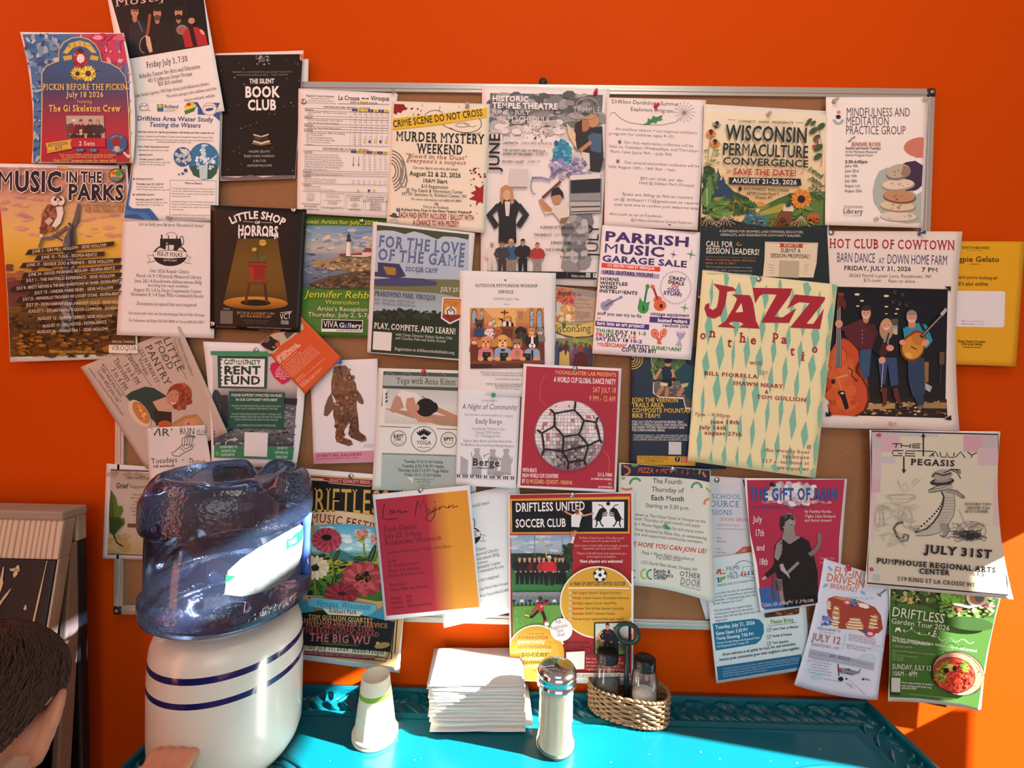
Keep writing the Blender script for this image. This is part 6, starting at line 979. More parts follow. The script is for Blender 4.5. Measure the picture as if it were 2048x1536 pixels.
for s_,x,y,h_,w_ in (('Farm Dinner',928,640,44,300),('July 25, 5-9pm',932,703,44,332),('Readstown, Wisconsin',940,762,44,505),('Lamb and Vegetarian | Cider | Live Music',948,838,25,585),('Chefs',957,915,27,85),('JB, Maybe Lately\'s',962,957,27,278),('Davis, Oak Kitchen',966,1002,27,285),('Emilio, Bread and Salt',970,1045,27,325),('Musicians',976,1128,26,152),('Sweet Milk and Peaches',980,1170,26,350),('Dinner',986,1246,26,98),('$40',1130,1230,26,52),('Bottles',990,1286,26,98),('$16',1134,1270,26,50),('Tickets',994,1328,26,105),('lasmujeres.farm',1138,1312,26,225)): P.t(s_,x,y,h_,'45191f','r',w=w_,ang=-6)
P.build()

# 33 second repair notice
P = Flyer('repair_clinic_notice',[(848,1008),(1037,966),(1077,1212),(888,1256)],4,'white notice with a round sewing machine emblem, half behind the red and mustard flyer','notice',paper='dde2e8',ang=-12,curl={'bl': .002,'tr': .002}).z(ZT)
_t = P.t
a_ = math.radians(-12.5)
def rot2(x,y):                                    # the first notice's layout, turned and moved here
    dx,dy = (x - 1235) * .93,(y - 583) * .93
    return -330 + dx * math.cos(a_) - dy * math.sin(a_) + 70,362 + dx * math.sin(a_) + dy * math.cos(a_) + 55
class Turned:
    def p(s,n): P.p(n); return s
    def poly(s,pts,c): P.poly([rot2(*q) for q in pts],c); return s
    def e(s,cx,cy,rx,ry,c,rot=0): P.e(*rot2(cx,cy),rx * .93,ry * .93,c,rot - 12.5); return s
    def l(s,pts,w_,c,closed=False): P.l([rot2(*q) for q in pts],w_,c,closed); return s
    def ring(s,cx,cy,rx,ry,w_,c,a0=0,a1=360): P.ring(*rot2(cx,cy),rx * .93,ry * .93,w_,c,a0,a1,-12.5); return s
    def t(s,txt,x,y,h,c,f,w=None,a='l'): P.t(txt,*rot2(x,y),h * .93,c,f,None if w is None else w * .93,a,-12.5); return s
fixit(Turned(),None); P.build()

# 34 soccer club
P = Flyer('soccer_club_poster',[(1016,989),(1269,984),(1266,1371),(1020,1361)],11,'tall maroon and gold poster of a soccer club with two leaping goats and team photos','poster',paper='e4e2e4',ang=-.2).z(ZT)
P.p('maroon_print').poly([(445,220),(1525,208),(1530,1340),(1525,1850),(465,1835),(450,1300)],'a0282f',fine=20).poly([(440,258),(1512,235),(1510,565),(455,568)],'d39a34').poly([(462,275),(1498,262),(1495,548),(465,555)],'15161c')
P.p('headline').t('DRIFTLESS UNITED',495,372,76,'eceaea','bn',w=620,ang=-1.5).t('SOCCER CLUB',495,512,72,'eceaea','bn',w=448,ang=-1)
P.p('logo').poly([(1177,283),(1462,283),(1460,515),(1180,515)],'e2e6ea')
for m in (-1,1):
    G = lambda pts: [(1320 + m * (x - 1320),y) for x,y in pts]
    P.poly(G([(1275,330),(1305,355),(1295,375),(1270,385),(1265,430),(1250,460),(1215,455),(1200,430),(1215,400),(1240,350)]),'16161a').l(G([(1275,335),(1262,315),(1230,308)]),8,'16161a').l(G([(1270,395),(1310,380),(1300,362)]),10,'16161a').l(G([(1265,410),(1300,405),(1310,395)]),9,'16161a').l(G([(1245,450),(1255,480),(1278,505)]),12,'16161a').l(G([(1215,445),(1220,480),(1207,508)]),12,'16161a').l(G([(1205,430),(1185,445)]),7,'16161a')
P.e(1320,300,18,17,'16161a')
P.p('team_photo').poly([(452,580),(1000,575),(998,1078),(465,1082)],vgrad([(575,'7f9ec0'),(650,'a8b8c8'),(740,'97a4ac'),(760,'2f4030'),(840,'2c3c2a'),(900,'2f6a3c'),(1082,'3a7a44')]),fine=9).dots(460,590,960,740,26,25,55,['b4c0cc','8aa4c0','c4ccd2'],141,.35).poly([(455,745),(700,740),(900,760),(1000,670),(1000,860),(455,850)],'28342a').dots(920,670,995,850,30,12,24,['22301f','2f4a2c'],142).l([(665,580),(665,770)],6,'777f86').l([(910,580),(910,830)],6,'777f86').l([(700,590),(740,640),(765,720),(770,780)],10,'c4b48c')
for x,s_,h_ in ((530,'1f2024','5a3a28'),(575,'24201f','2a2018'),(620,'2a1a1c','4a3020'),(665,'5c1f22','3a2a20'),(705,'1f2024','8a6a48'),(745,'a02a30','3a2a20'),(850,'221c1e','5a3a28'),(885,'7a2428','2a2018'),(915,'1f2024','4a3020')): P.person(x,1015,245,s_,'17181c','c49a80',h_)
P.person(795,1025,260,'c02c36','201f24','c49a80','ddd')
P.p('kick_photo').poly([(465,1088),(900,1086),(905,1420),(470,1480)],vgrad([(1088,'8a9098'),(1130,'6a7480'),(1190,'6f9a4c'),(1480,'4f8a3c')]),fine=10)
for x in range(480,880,36): P.person(x,1210,70,('2f5a9a','1f2a44','4a7ab0','ccc')[x // 36 % 4],'24304a')
P.poly([(470,1215),(900,1200),(905,1420),(470,1480)],'5f9440').dots(470,1220,800,1400,60,3,9,['86a858','7a6a3c','4f7a34'],143).poly([(680,1190),(745,1190),(748,1250),(690,1255)],'b8242e').l([(745,1200),(800,1175)],16,'b8242e').l([(685,1200),(660,1250),(640,1270)],16,'b8242e').l([(700,1250),(640,1310),(580,1295)],26,'1c1a1e').l([(730,1255),(755,1320),(755,1360)],28,'1c1a1e').l([(755,1340),(752,1375)],22,'b8242e').l([(620,1302),(578,1290)],18,'c8b83c').e(715,1160,19,24,'6a3a28').e(715,1146,18,14,'3a2018').e(772,1372,20,20,'e2e2e0').t('10',712,1222,16,'eee','b')
P.p('gold_circle').e(1228,1178,340,322,'e6e0d8',n=48,a0=-180,a1=180); P.e(1228,1178,328,310,'cf9c34',n=48)
P.poly([(1526,900),(1575,900),(1575,1460),(1526,1460)],'e4e2e4')
P.p('season_list').e(1247,935,62,62,'1c1c1e').e(1247,935,56,56,'e6e6e4')
for k in range(5): q = k * 1.2566 - 1.57; P.e(1247 + 48 * math.cos(q),935 + 48 * math.sin(q),15,12,'1c1c1e',math.degrees(q) + 90)
P.e(1247,935,18,18,'1c1c1e',n=5)
P.t('A YEAR OF DRIFTLESS UNITED SOCCER',980,1030,32,'1e1c1a','bn',w=495).l([(960,1052),(1240,1050),(1510,1055)],10,'efe6d4')
for i,(a_,b_,w1,w2) in enumerate((('Fall','League Season: August-October',40,388),('Winter','Indoor Season: December-February',84,410),('Spring','League Season: April-May',84,300),('Summer','Park & Rec Season: June-July',105,345),('Summer','DUSC Summer Camps',105,268),('','Pick-up soccer opportunities year-round',0,452))):
    y = 1103 + i * 46.5; P.e(980,y - 10,13,13,'e6dcc4').ring(980,y - 10,8,8,4,'6a5a34')
    if a_: P.t(a_,1000,y,22,'a8342c','b',w=w1,ang=0)
    P.t(b_,1002 + (w1 + 9 if a_ else 0),y,22,'4a3c20','',w=w2,ang=0)
P.p('body_text')
for s_,x0,x1,y,f_ in (('Driftless United Soccer Club offers youth',1060,1465,613,''),('soccer teams for grades PreK-12',1092,1422,640,''),('Join a team to build skills and strength, practice',1022,1497,681,''),('teamwork, and meet new friends!',1095,1427,708,''),('Players of all skill levels and experience are',1042,1478,750,''),('encouraged to participate.',1130,1388,779,'')): P.t(s_,x0,y,20,'d9a8a4',f_,w=x1 - x0,ang=.3)
P.t('New players are welcome!',1068,825,27,'e9dcdc','b',w=384,ang=0)
P.p('player_photo').poly([(990,360),(1060,350),(1100,400),(1090,400)],'e2e2e6').poly([(990,400),(1035,385),(1090,400),(1068,470),(1062,512),(992,508)],'dfe0e6').l([(1075,410),(1130,400),(1190,385)],16,'c88a6c').l([(1000,400),(960,385),(930,365)],16,'c88a6c').e(1045,378,19,24,'c88a6c').e(1040,368,19,17,'8a3a24').poly([(990,505),(1062,510),(1055,540),(985,545)],'1c1c20').l([(1030,540),(1010,600)],24,'c48468').l([(1000,545),(995,600)],24,'b87a60').l([(1012,595),(995,655)],22,'dcdce0').e(992,660,12,10,'2a2a2e')
P.p('word_cloud').e(680,1640,262,262,'e6e0d8',a0=-165,a1=-20,n=30).e(678,1640,250,250,'cd9a30',n=40).e(678,1640,205,205,'d8a63c',n=40)
for s_,x0,x1,y,h_,c_,f_ in (('empowering',597,748,1464,20,'6a5424','i'),('connection',522,790,1504,38,'7d3a1c','r'),('generosity',512,758,1545,38,'eae4d6','b'),('confidence',765,860,1540,12,'8a6a2c',''),('sportsmanship',512,818,1585,32,'7a6a3c',''),('cooperation',530,818,1620,36,'e6dcc8','rb'),('health',452,528,1628,22,'e0d4b8',''),('soccer',545,790,1660,46,'5a4a24',''),('development',515,830,1692,34,'eae4d6','b'),('community',550,840,1728,38,'7d3a1c','b'),('excellence',550,820,1764,38,'eae4d6','rb'),('support',640,740,1790,18,'6a5424','')): P.t(s_,x0,y,h_,c_,f_,w=x1 - x0,ang=0)
P.p('sticker').e(902,1422,100,102,'dde0e4',n=40).t('Fall',850,1370,34,'9c3438','',w=52,ang=-10,jit=.5).t('Registration',812,1425,32,'9c3438','',w=150,ang=-12,jit=.5).t('Open',862,1450,30,'9c3438','',w=62,ang=-12,jit=.5).t('Now!',870,1488,32,'9c3438','',w=70,ang=-12,jit=.5)
P.p('pair_photo').z(ZY).z(800,1191).poly([(1728,240),(2048,232),(2052,300),(2048,520),(1985,540),(1725,525)],'1a181a').poly([(1740,250),(2035,243),(2032,525),(1738,518)],vgrad([(240,'b9c8d0'),(370,'cfcac0'),(390,'9a7a54'),(480,'6a5a3c'),(495,'5f8a3c'),(530,'6f9a44')]),fine=9).poly([(1740,375),(2030,372),(2030,400),(1740,405)],'9a8468').dots(1760,400,2030,480,30,12,28,['5a5a3c','7a6a4c','4a4a30'],144)
P.person(1848,525,275,'24181e','1c1a1e','c48a6a','3a2418').person(1915,522,240,'1f1c22','1c1a1e','c0866a','4a3020').l([(1800,320),(1765,360),(1745,395)],20,'c48a6a').l([(1950,330),(1985,370),(2005,410)],18,'c0866a').t('DUSC',1832,335,16,'a83a40','b',w=40)
P.p('info_text').t('INFORMATION AND',1478,435,24,'3a1c20','bn',w=208,ang=-1).t('REGISTRATION!',1482,472,24,'3a1c20','bn',w=165,ang=-1).l([(1650,460),(1700,468),(1712,500),(1665,520)],7,'1c1a1c').poly([(1480,505),(1645,495),(1642,655),(1480,660)],'d8d8d8').tm(['For more information visit','www.driftlessunited.org','or contact us by email at','register@driftlessunited.org'],1655,570,31,18,'e0b4a8','',w=[310,335,300,340],ang=1).r(1440,690,2050,722,'dcd8cc',0).t('from our sponsors and friends of the club',1490,715,19,'44362c','b',w=545,ang=0).build()

# 35 pizza and movie
P = Flyer('movie_night_flyer',[(1238,925),(1421,940),(1430,1208),(1232,1170)],8,'pale curling flyer with navy strip and red brush lettering about a pizza and film night','flyer',paper='ccd3cc',ang=3,curl={'w': (.0014,5,3,.6),'r': .008},bulge={'b': (0,-10)}).z(ZU)
P.p('banner').poly([(100,125),(560,128),(700,145),(890,180),(888,288),(760,262),(500,238),(98,230)],'22283e').t('PIZZA + MOVIE NIGHT',247,200,44,'c45a30','bi',w=518,ang=2.2,jit=.3)
P.ring(120,185,55,40,20,'c4683c',-90,80).ring(870,200,40,40,18,'c4683c',110,190).e(220,138,32,13,'4f8a54').ring(780,190,20,30,14,'8a9a3c',-90,60).e(700,155,12,10,'8a9a3c').ring(228,305,50,52,20,'4f9460',180,330).ring(772,340,44,48,20,'4f9474',180,360).ring(880,480,40,44,18,'c9764c',170,280).e(118,252,18,12,'8a9a4c',-20).ring(150,330,50,22,16,'c4683c',20,160).l([(855,335),(900,380)],16,'8aa454')
P.p('headline').t('The Fourth',380,295,44,'3a4440','',w=262,ang=2.5).t('Thursday of',368,370,44,'3a4440','',w=287,ang=2.5).t('Each Month',365,445,44,'3a4440','b',w=296,ang=2.5).t('Starting at 5:30 p.m.',316,508,36,'4a5450','',w=392,ang=4)
P.p('body_text')
for s_,x0,y0,x1,y1 in (('Stop down at The Other Door in Viroqua on the',150,577,850,650),('fourth Thursday of each month and enjoy',195,620,800,690),('Pizza + Movie Night! Stop by and enjoy some',165,662,832,745),('tasty food donated by Pizza Hut, an entertaining',145,707,860,800),('movie and supportive community members.',178,753,830,835)): P.t(s_,x0,y0,27,'59645f','',w=math.hypot(x1 - x0,y1 - y0),ang=math.degrees(math.atan2(y1 - y0,x1 - x0)))
P.t('WE HOPE YOU CAN JOIN US!',150,848,40,'b8463c','bi',w=708,ang=6,jit=.3).t('Pizza + Movie Night takes place at',282,925,29,'59645f','',w=468,ang=7.5).t('The Other Door,',405,970,29,'59645f','',w=235,ang=6).t('1321 North Main Street, Viroqua, WI',270,1010,29,'59645f','',w=508,ang=8)
P.p('logo').ring(190,1105,45,40,18,'2f3f54',90,230).ring(240,1105,40,40,16,'2f3f54',120,240).ring(318,1105,42,42,16,'a0b048',90,270).ring(372,1108,42,42,16,'4f9460',90,270).t('Family &',388,1090,34,'2f3f44','b',w=150,ang=4).t("Children's",386,1122,34,'2f3f44','b',w=176,ang=5).t('Center',388,1148,34,'2f3f44','b',w=118,ang=4).t('OTHER',618,1120,44,'37424a','r',w=190,ang=9).t('DOOR',622,1195,60,'5f6a70','rn',w=185,ang=9).l([(628,1205),(810,1250)],4,'5f6a70').build()

# 36 school resource
P = Flyer('school_group_flyer',[(1322,945),(1497,957),(1516,1190),(1412,1240)],1,'pale grey flyer with large blue serif words, mostly covered by the curling film-night flyer','flyer',paper='c9cdd6',ang=1).z(ZU)
P.p('headline').t('SCHOOL',905,432,40,'3f7aa4','r',w=265,ang=1).t('RESOURCE',760,502,54,'3f7aa4','r',w=395).t('SESSIONS',810,574,44,'3f7aa4','r',w=282)
P.p('body_text').t('SOCIAL GROUP',982,628,26,'b4604f','',w=262,ang=1.5).t('Families welcome to gather',955,672,16,'a8848a','',w=200,ang=2).t('and conversation of any kind',955,706,16,'a8848a','',w=245,ang=2)
P.tm(['Mon','Mondays','','and','6th floor'],950,790,32,16,'70747c','')
P.p('red_roof').poly([(1110,925),(1190,860),(1280,855),(1285,905)],'b4604f').poly([(1150,915),(1200,875),(1215,905)],'c98a78').poly([(1180,265),(1205,265),(1200,340)],'2a4a6a').build()

# 37 films on the field
P = Flyer('outdoor_film_flyer',[(1407,1118),(1602,1090),(1622,1338),(1433,1367)],3,'pale blue flyer with teal panels about an outdoor film, hanging below the board','flyer',paper='c8dbe0',ang=-8.5,curl={'bl': .004}).z(ZV)
P.p('logo').t('FILMS',235,275,36,'3f4a50','',w=120,ang=-7).t('on the',262,302,22,'4f5a60','b',w=70,ang=-7).t('FIELD',245,348,38,'3f4a50','',w=108,ang=-7).poly([(140,300),(160,258),(178,262),(160,305)],'c4583c').poly([(165,262),(188,255),(190,298),(230,290),(230,302),(178,308)],'c4583c').e(210,270,8,8,'d98a3c').poly([(142,340),(172,332),(176,378),(158,380),(158,350)],'2f6f9a').poly([(180,335),(230,322),(230,335),(200,345),(195,372),(182,375)],'5f9a4c').e(215,345,8,8,'5f9a4c').t('- VERNON HEALTH FOUNDATION -',142,418,20,'4f5a60','',w=350,ang=-8.5)
P.ring(395,250,85,65,5,'2f5a74',200,340).l([(380,300),(380,240),(452,230),(455,290)],4,'2f5a74')
for x,y,c_ in ((372,300,'b84a3c'),(402,297,'b84a3c'),(432,292,'2f6f9a'),(468,290,'4f9a4c')): P.e(x,y - 10,7,8,c_).poly([(x - 12,y + 20),(x - 8,y),(x + 8,y),(x + 12,y + 20)],c_)
P.l([(365,325),(430,325),(500,345)],4,'3f8a7c')
P.p('body_text').tm(['Join us under the stars for an evening of','food, fun, and community as we present','Ratatouille - a heartwarming story that','proves "Anyone Can Cook!"','','Kids and families can explore simple','cooking basics inspired by the movie\'s','famous little chef and take home their own','recipe book.'],110,490,30,21,'50606a','',ang=-8,w=[388,385,388,270,0,340,355,420,115],dx=3)
P.p('teal_panels').poly([(112,745),(480,700),(530,710),(565,750),(570,820),(540,890),(500,925),(140,985)],'1f6f94').poly([(148,1128),(900,1018),(910,1130),(162,1252)],'1f6590')
P.t('Tuesday, July 21, 2026',138,795,32,'d6e6ec','b',w=355,ang=-7.5).t('Gates Open: 5:30 PM',142,848,30,'d6e6ec','b',w=288,ang=-7.5).t('Movie Showing: 7:00 PM',148,893,30,'d6e6ec','b',w=335,ang=-7.5).t('Vernon County Fairgrounds Racetrack Field',150,927,18,'c4dce6','b',w=382,ang=-7.5).t('210 Fairgrounds Rd, Viroqua, WI',152,958,18,'c4dce6','b',w=285,ang=-8)
P.tm(['This special community event is part of Vernon Health commitment to supporting families, ending hunger','access, and community connection throughout Vernon County. Through initiatives made like our Vibrant','Health Meals, Empowerment, Vernon Health continues working to create lasting equity and access','opportunities for neighbors to gather, learn, and thrive together.'],205,1155,22,14,'a8c8d8','',ang=-8.5,w=[690,690,680,400])
P.p('bring_list').t('Please Bring',628,748,36,'6a9a4c','b',w=208,ang=-6).l([(605,765),(860,735)],3,'555')
for y,s_,w_ in ((795,'Lawn Chair or Blanket',235),(858,'Family & Friends',175),(918,'Your Appetite',145)): P.l([(595,y - 8),(628,y - 12),(630,y + 20),(598,y + 23)],4,'5f7a6c',True).l([(602,y + 2),(612,y + 12),(630,y - 14)],5,'5f8a4c').t(s_,645,y + 10 - (y > 800) * 2,21,'45555c','b',w=w_,ang=-6)
P.t('All are welcome as we gather for food, fun, and connection-',200,1032,24,'3a4a54','b',w=665,ang=-8.5).t('because great communities grow when neighbors come together.',175,1078,24,'3a4a54','b',w=725,ang=-8.5)
P.p('photograph').poly([(575,655),(885,600),(882,655),(860,662),(590,692),(575,685)],'4a3428').dots(600,620,860,670,16,10,26,['8a4a30','33241e','a8643c'],151,.4).build()

# 38 gift of rain
P = Flyer('circus_show_poster',[(1489,956),(1694,958),(1676,1203),(1522,1227)],4,'crimson poster of a grey figure looking up under a cloud with blue blocky title','poster',paper='e0dfe4',ang=1,curl={'l': .007,'bl': .004},bulge={'l': (-3,0)}).z(ZU)
P.p('crimson_print').poly([(1218,268),(2090,262),(2040,800),(2030,1345),(1380,1420),(1350,1400),(1310,1020),(1240,700)],'a8304c').poly([(1325,1230),(1500,1205),(1640,1300),(1700,1390),(1380,1422),(1350,1400)],'2f62a4')
P.p('cloud').dots(1420,300,1820,470,90,20,55,['c9c4c6','ddd9da','aaa2a6','b9b2b6','e4e0e0'],161,.7,inside=lambda x,y: ((x - 1620) / 220) ** 2 + ((y - 385) / 95) ** 2 < 1).dots(1340,440,1960,475,30,14,30,['a8707c','b0808a','c8a8ae'],162,.4).e(1443,308,17,17,'14141a')
P.p('headline').t('THE GIFT OF RAIN',1240,445,100,'2d5a9c','k',w=795,ang=-.3,sp=.05).t('a contemporary circus show',1258,522,26,'5a4a84','b',w=498,ang=-.3)
P.p('date_text').t('July',1275,640,52,'e0d0d6','bn',w=80).t('17th',1290,765,58,'e0d0d6','bn',w=84).t('and',1305,893,52,'e0d0d6','bn',w=72).t('18th',1325,1022,58,'e0d0d6','bn',w=82).t('by Madden Morfit-',1735,558,24,'e4d4d8','rb',w=240,ang=.5).t('Tighe, Lilya Richard,',1735,600,24,'e4d4d8','rb',w=278,ang=.5).t('and Solvin Arnold',1733,638,24,'e4d4d8','rb',w=240,ang=.3).t('Under the',1870,972,22,'d4a8b4','',w=130).t('big top',1872,1012,22,'d4a8b4','',w=95)
P.p('figure').poly([(1470,850),(1520,790),(1600,770),(1700,770),(1770,810),(1810,930),(1850,1080),(1850,1350),(1560,1395),(1530,1250),(1480,1100),(1460,960)],'1f1d1f').poly([(1480,840),(1530,790),(1540,900),(1490,1000),(1462,950)],'8a8486').poly([(1480,980),(1560,1000),(1480,1080),(1400,1140),(1380,1110),(1440,1050)],'232123').poly([(1348,1140),(1385,1120),(1400,1140),(1365,1160)],'a89c9c').poly([(1760,920),(1820,880),(1850,830),(1845,750),(1870,735),(1888,780),(1870,860),(1830,920),(1790,950)],'77706f').poly([(1555,690),(1640,690),(1650,760),(1700,775),(1600,840),(1530,790)],'8a8281').e(1585,640,68,78,'8f8888',10).poly([(1512,660),(1520,600),(1570,570),(1630,580),(1645,630),(1600,610),(1560,640),(1545,720),(1525,720)],'2c292b').l([(1560,625),(1590,615)],7,'222').l([(1610,618),(1632,612)],7,'222').l([(1600,665),(1625,668)],6,'3a3436').poly([(1600,625),(1618,655),(1598,655)],'b0a8a6')
P.poly([(1510,1020),(1540,1010),(1560,1060),(1590,1100),(1605,1150),(1570,1110),(1520,1070)],'aaa3a4').l([(1580,1095),(1680,1000)],26,'8a8485').l([(1460,1100),(1455,1260),(1465,1330)],22,'55504f').poly([(1480,1150),(1530,1150),(1545,1300),(1560,1370),(1520,1380),(1500,1250)],'8a7d78')
for k in range(5): P.l([(1480,1160 + k * 18),(1530,1175 + k * 18)],8,'221f20')
P.poly([(1700,1310),(1850,1290),(1850,1360),(1560,1400),(1540,1390)],'131214')
P.p('ticket_text').t('Tickets, info at thegiftofrain.ludus.com',1352,1398,36,'dfd8dc','r',w=465,ang=-6).build()

# 39 fly-in breakfast
P = Flyer('breakfast_flyer',[(1648,1117),(1785,1160),(1755,1400),(1588,1370)],5,'pale blue leaning flyer with a big stack of syrupy pancakes and a small plane','flyer',paper='cdd8ea',ang=11,bulge={'l': (6,0),'b': (0,6)},curl={'br': .014,'b': .005}).z(ZV)
P.p('headline').t('FLY-IN',1190,300,68,'c4764c','bn',w=250,ang=12).t('DRIVE-IN',1122,362,68,'c4764c','bn',w=348,ang=11).t('BREAKFAST',1155,425,42,'c4764c','bn',w=252,ang=10)
for x,y,a_ in ((1160,255,45),(1118,405,-30),(1450,470,40)): P.e(x,y,28,13,'7fb0d0',a_)
P.p('pancake_picture').poly([(1140,520),(1200,500),(1300,510),(1420,540),(1560,600),(1610,670),(1630,790),(1590,830),(1480,840),(1400,800),(1240,790),(1170,740),(1130,640)],'9c4434').poly([(1180,510),(1280,508),(1400,540),(1530,600),(1440,580),(1280,540)],'b8945c')
for pts_ in ([(1205,580),(1240,600),(1245,680),(1230,760),(1170,700),(1180,630)],[(1130,540),(1165,540),(1170,580),(1150,620),(1130,620)],[(1360,690),(1420,695),(1460,770),(1440,800),(1310,790),(1290,750)],[(1555,660),(1590,680),(1575,740),(1545,800),(1495,790),(1510,720)],[(1150,680),(1235,760),(1230,790),(1165,750)]):
    P.poly(pts_,'b98a54')
    xs = [q[0] for q in pts_]; ys_ = [q[1] for q in pts_]; cx = sum(xs) / len(xs)
    for k in range(4): y = min(ys_) + (k + .6) * (max(ys_) - min(ys_)) / 4.4; wv = (max(xs) - min(xs)) * (.28 + .05 * k); P.l([(cx - wv,y - 4),(cx,y + 5),(cx + wv,y + 8)],11,'e4dcc8')
P.poly([(1410,570),(1440,560),(1495,575),(1508,605),(1480,612),(1420,595)],'e6e2d8').e(1310,555,36,24,'c4485c',10).e(1310,555,20,12,'e6c4c8',10).dots(1340,530,1400,585,10,10,15,['3f5a9a','5a74b0','2f4a84'],171).dots(1085,680,1180,755,22,10,16,['4f6ab0','6a84c4','3f5a9c'],172).e(1512,830,48,34,'b03c4c',5).e(1515,835,26,15,'e6c4c8',5).e(1470,815,18,14,'3f5a9a').poly([(1575,470),(1625,500),(1600,505),(1578,490)],'7a7f86').l([(1600,485),(1660,440)],12,'6a7078')
for k in range(5): P.e(1350 + k * 45,510 + k * 5 - (k > 3) * 14,18,8,'a8c8e0',15)
P.p('date_text').t('VIROQUA AIRPORT Y51',1042,795,22,'8f7a80','n',w=212,ang=8).t('Viroqua, Wisconsin',1090,823,12,'8f8a90','',w=105,ang=9).t('JULY 12',998,890,62,'b86c4c','bn',w=255,ang=9).t('SUNDAY  7:30AM - 11AM',990,940,26,'a8848c','n',w=250,ang=9).l([(1298,840),(1270,975)],3,'8f9ab0').l([(1080,720),(1075,850),(1095,980)],4,'9ab8d4').tm(['SERVES MICHIGAN, APPLEWOOD','AND MAPLE SYRUP, LEMONADE AND','FRUIT CUPS, MILK AND COFFEE'],1322,850,22,15,'a4818c','n',w=[240,250,240],ang=10).tm(['BREAKFAST AVAILABLE OUTSIDE,','EGGS, COFFEE, JUICE, MILK'],1302,940,24,15,'a4818c','n',w=[230,180],ang=10)
P.e(1580,970,60,26,'bcd0e4').e(1500,1060,80,44,'b8d0e0').e(1040,1220,50,26,'a8d0e4').l([(1530,930),(1630,950)],3,'a8b8cc')
P.p('price_band').poly([(980,972),(1555,1095),(1545,1160),(965,1042)],'a3a9b8').t('PORTER, SANDWICH',978,1012,15,'5f6c94','n',w=165,ang=11).t('$10 - ADULTS',1152,1040,26,'44507c','k',w=188,ang=12).t('12+ - children under free',1345,1082,14,'5f6c94','n',w=180,ang=13)
P.p('body_text').tm(['The sign up fields at the','EAA Tomah Flyline Fly-Market','pancake souffle breakfast','Campus Program and','other Cadets Coleman Meals','is available in limited supply.'],1065,1072,25,14,'8f94a4','','c',ang=9,w=[165,215,160,165,220,215]).t('Sponsored by the Viroqua Flying Club',1098,1240,13,'8f94a4','',w=170,ang=10)
P.p('plane_picture').poly([(1225,1160),(1260,1140),(1330,1150),(1430,1180),(1380,1200),(1260,1190)],'7a8498').poly([(1225,1145),(1255,1140),(1265,1180),(1232,1175)],'b03444').l([(1230,1105),(1238,1210)],8,'23242c').poly([(1285,1150),(1330,1145),(1345,1165)],'2c3a5c').l([(1300,1185),(1360,1200)],9,'3a3f4c').l([(1405,1185),(1432,1150)],8,'5f6878').e(1254,1238,23,20,'1c1d22').e(1305,1237,9,9,'1c1d22').e(1455,1240,12,10,'3a3f4c').t('EAA',1470,1245,15,'4a5060','b',w=45,ang=12)
for k in range(6): P.l([(1330 + k * 25,1245 + k * 22),(1345 + k * 25,1258 + k * 24)],5,'9aa4b4')
P.poly([(1290,1270),(1350,1290),(1375,1330),(1330,1300)],'a8b0bc').build()

# 40 crocodile sketch
P = Flyer('band_concert_poster',[(1739,860),(2001,863),(2027,1199),(1729,1172)],6,'large cream poster with black border and ink sketch of a standing crocodile in a hat','poster',paper='dfdcda',ang=2,bulge={'r': (-16,0),'l': (6,0)},curl={'l': .006,'bl': .004,'br': .003}).z(ZQ)
P.p('cream_panel').poly([(690,455),(1815,485),(1830,800),(1850,1230),(1860,1320),(1915,1920),(655,1810),(680,1200)],'cbc8b4',fine=12)
for x0,y0,x1,y1,c_ in ((690,460,870,610,'b4b4b8'),(780,490,940,640,'cba8b4'),(690,600,780,920,'c4b4bc'),(690,885,770,1000,'c8a4b4'),(870,465,1285,500,'b4b6b8'),(1510,490,1810,605,'b4aeb4'),(1510,495,1680,640,'c49cac'),(1640,600,1815,760,'c4b0b8'),(770,680,900,740,'b8bcc0'),(1780,885,1832,1300,'cbb4bc'),(690,1000,730,1420,'ccb8c0'),(700,1730,765,1790,'aebab4'),(1765,1725,1855,1790,'aebcb0'),(1700,900,1760,960,'c4c6c4')): P.r(x0,y0,x1,y1,c_,1)
P.p('border').l([(690,455),(1815,485),(1825,700),(1835,960),(1845,1230),(1870,1450),(1890,1640),(1905,1915),(652,1808),(660,1500),(675,1200),(685,900),(688,650)],13,'2c2a34',True)
P.p('headline').l([(875,568),(955,568)],9,'26242a').l([(915,568),(905,605)],9,'26242a').l([(960,566),(950,605)],9,'26242a').l([(955,585),(1035,588)],9,'26242a').l([(1040,568),(1030,605)],9,'26242a').l([(1128,570),(1060,570),(1050,603),(1125,605)],9,'26242a').l([(1055,587),(1120,588)],9,'26242a')
P.l([(975,628),(890,628),(872,650),(885,672),(960,675),(962,655),(925,652)],9,'26242a').l([(1085,633),(1000,630),(990,675),(1080,678)],9,'26242a').l([(990,653),(1075,656)],9,'26242a').l([(1090,630),(1240,636)],9,'26242a').l([(1152,500),(1152,680)],13,'26242a').poly([(1152,468),(1132,510),(1172,510)],'26242a').l([(978,680),(978,800)],13,'26242a').poly([(978,835),(958,795),(1000,798)],'26242a').l([(1205,682),(1260,635),(1285,684)],9,'26242a').l([(1300,640),(1310,685),(1350,688),(1365,645),(1375,688),(1420,690),(1428,645)],9,'26242a').l([(1435,690),(1485,640),(1525,692)],9,'26242a').l([(1545,642),(1585,668),(1628,648)],9,'26242a').l([(1585,668),(1582,692)],9,'26242a').t('&',1228,680,24,'26242a','b').t('PEGASIS',1040,755,52,'2c2a2e','rk',w=400,ang=2)
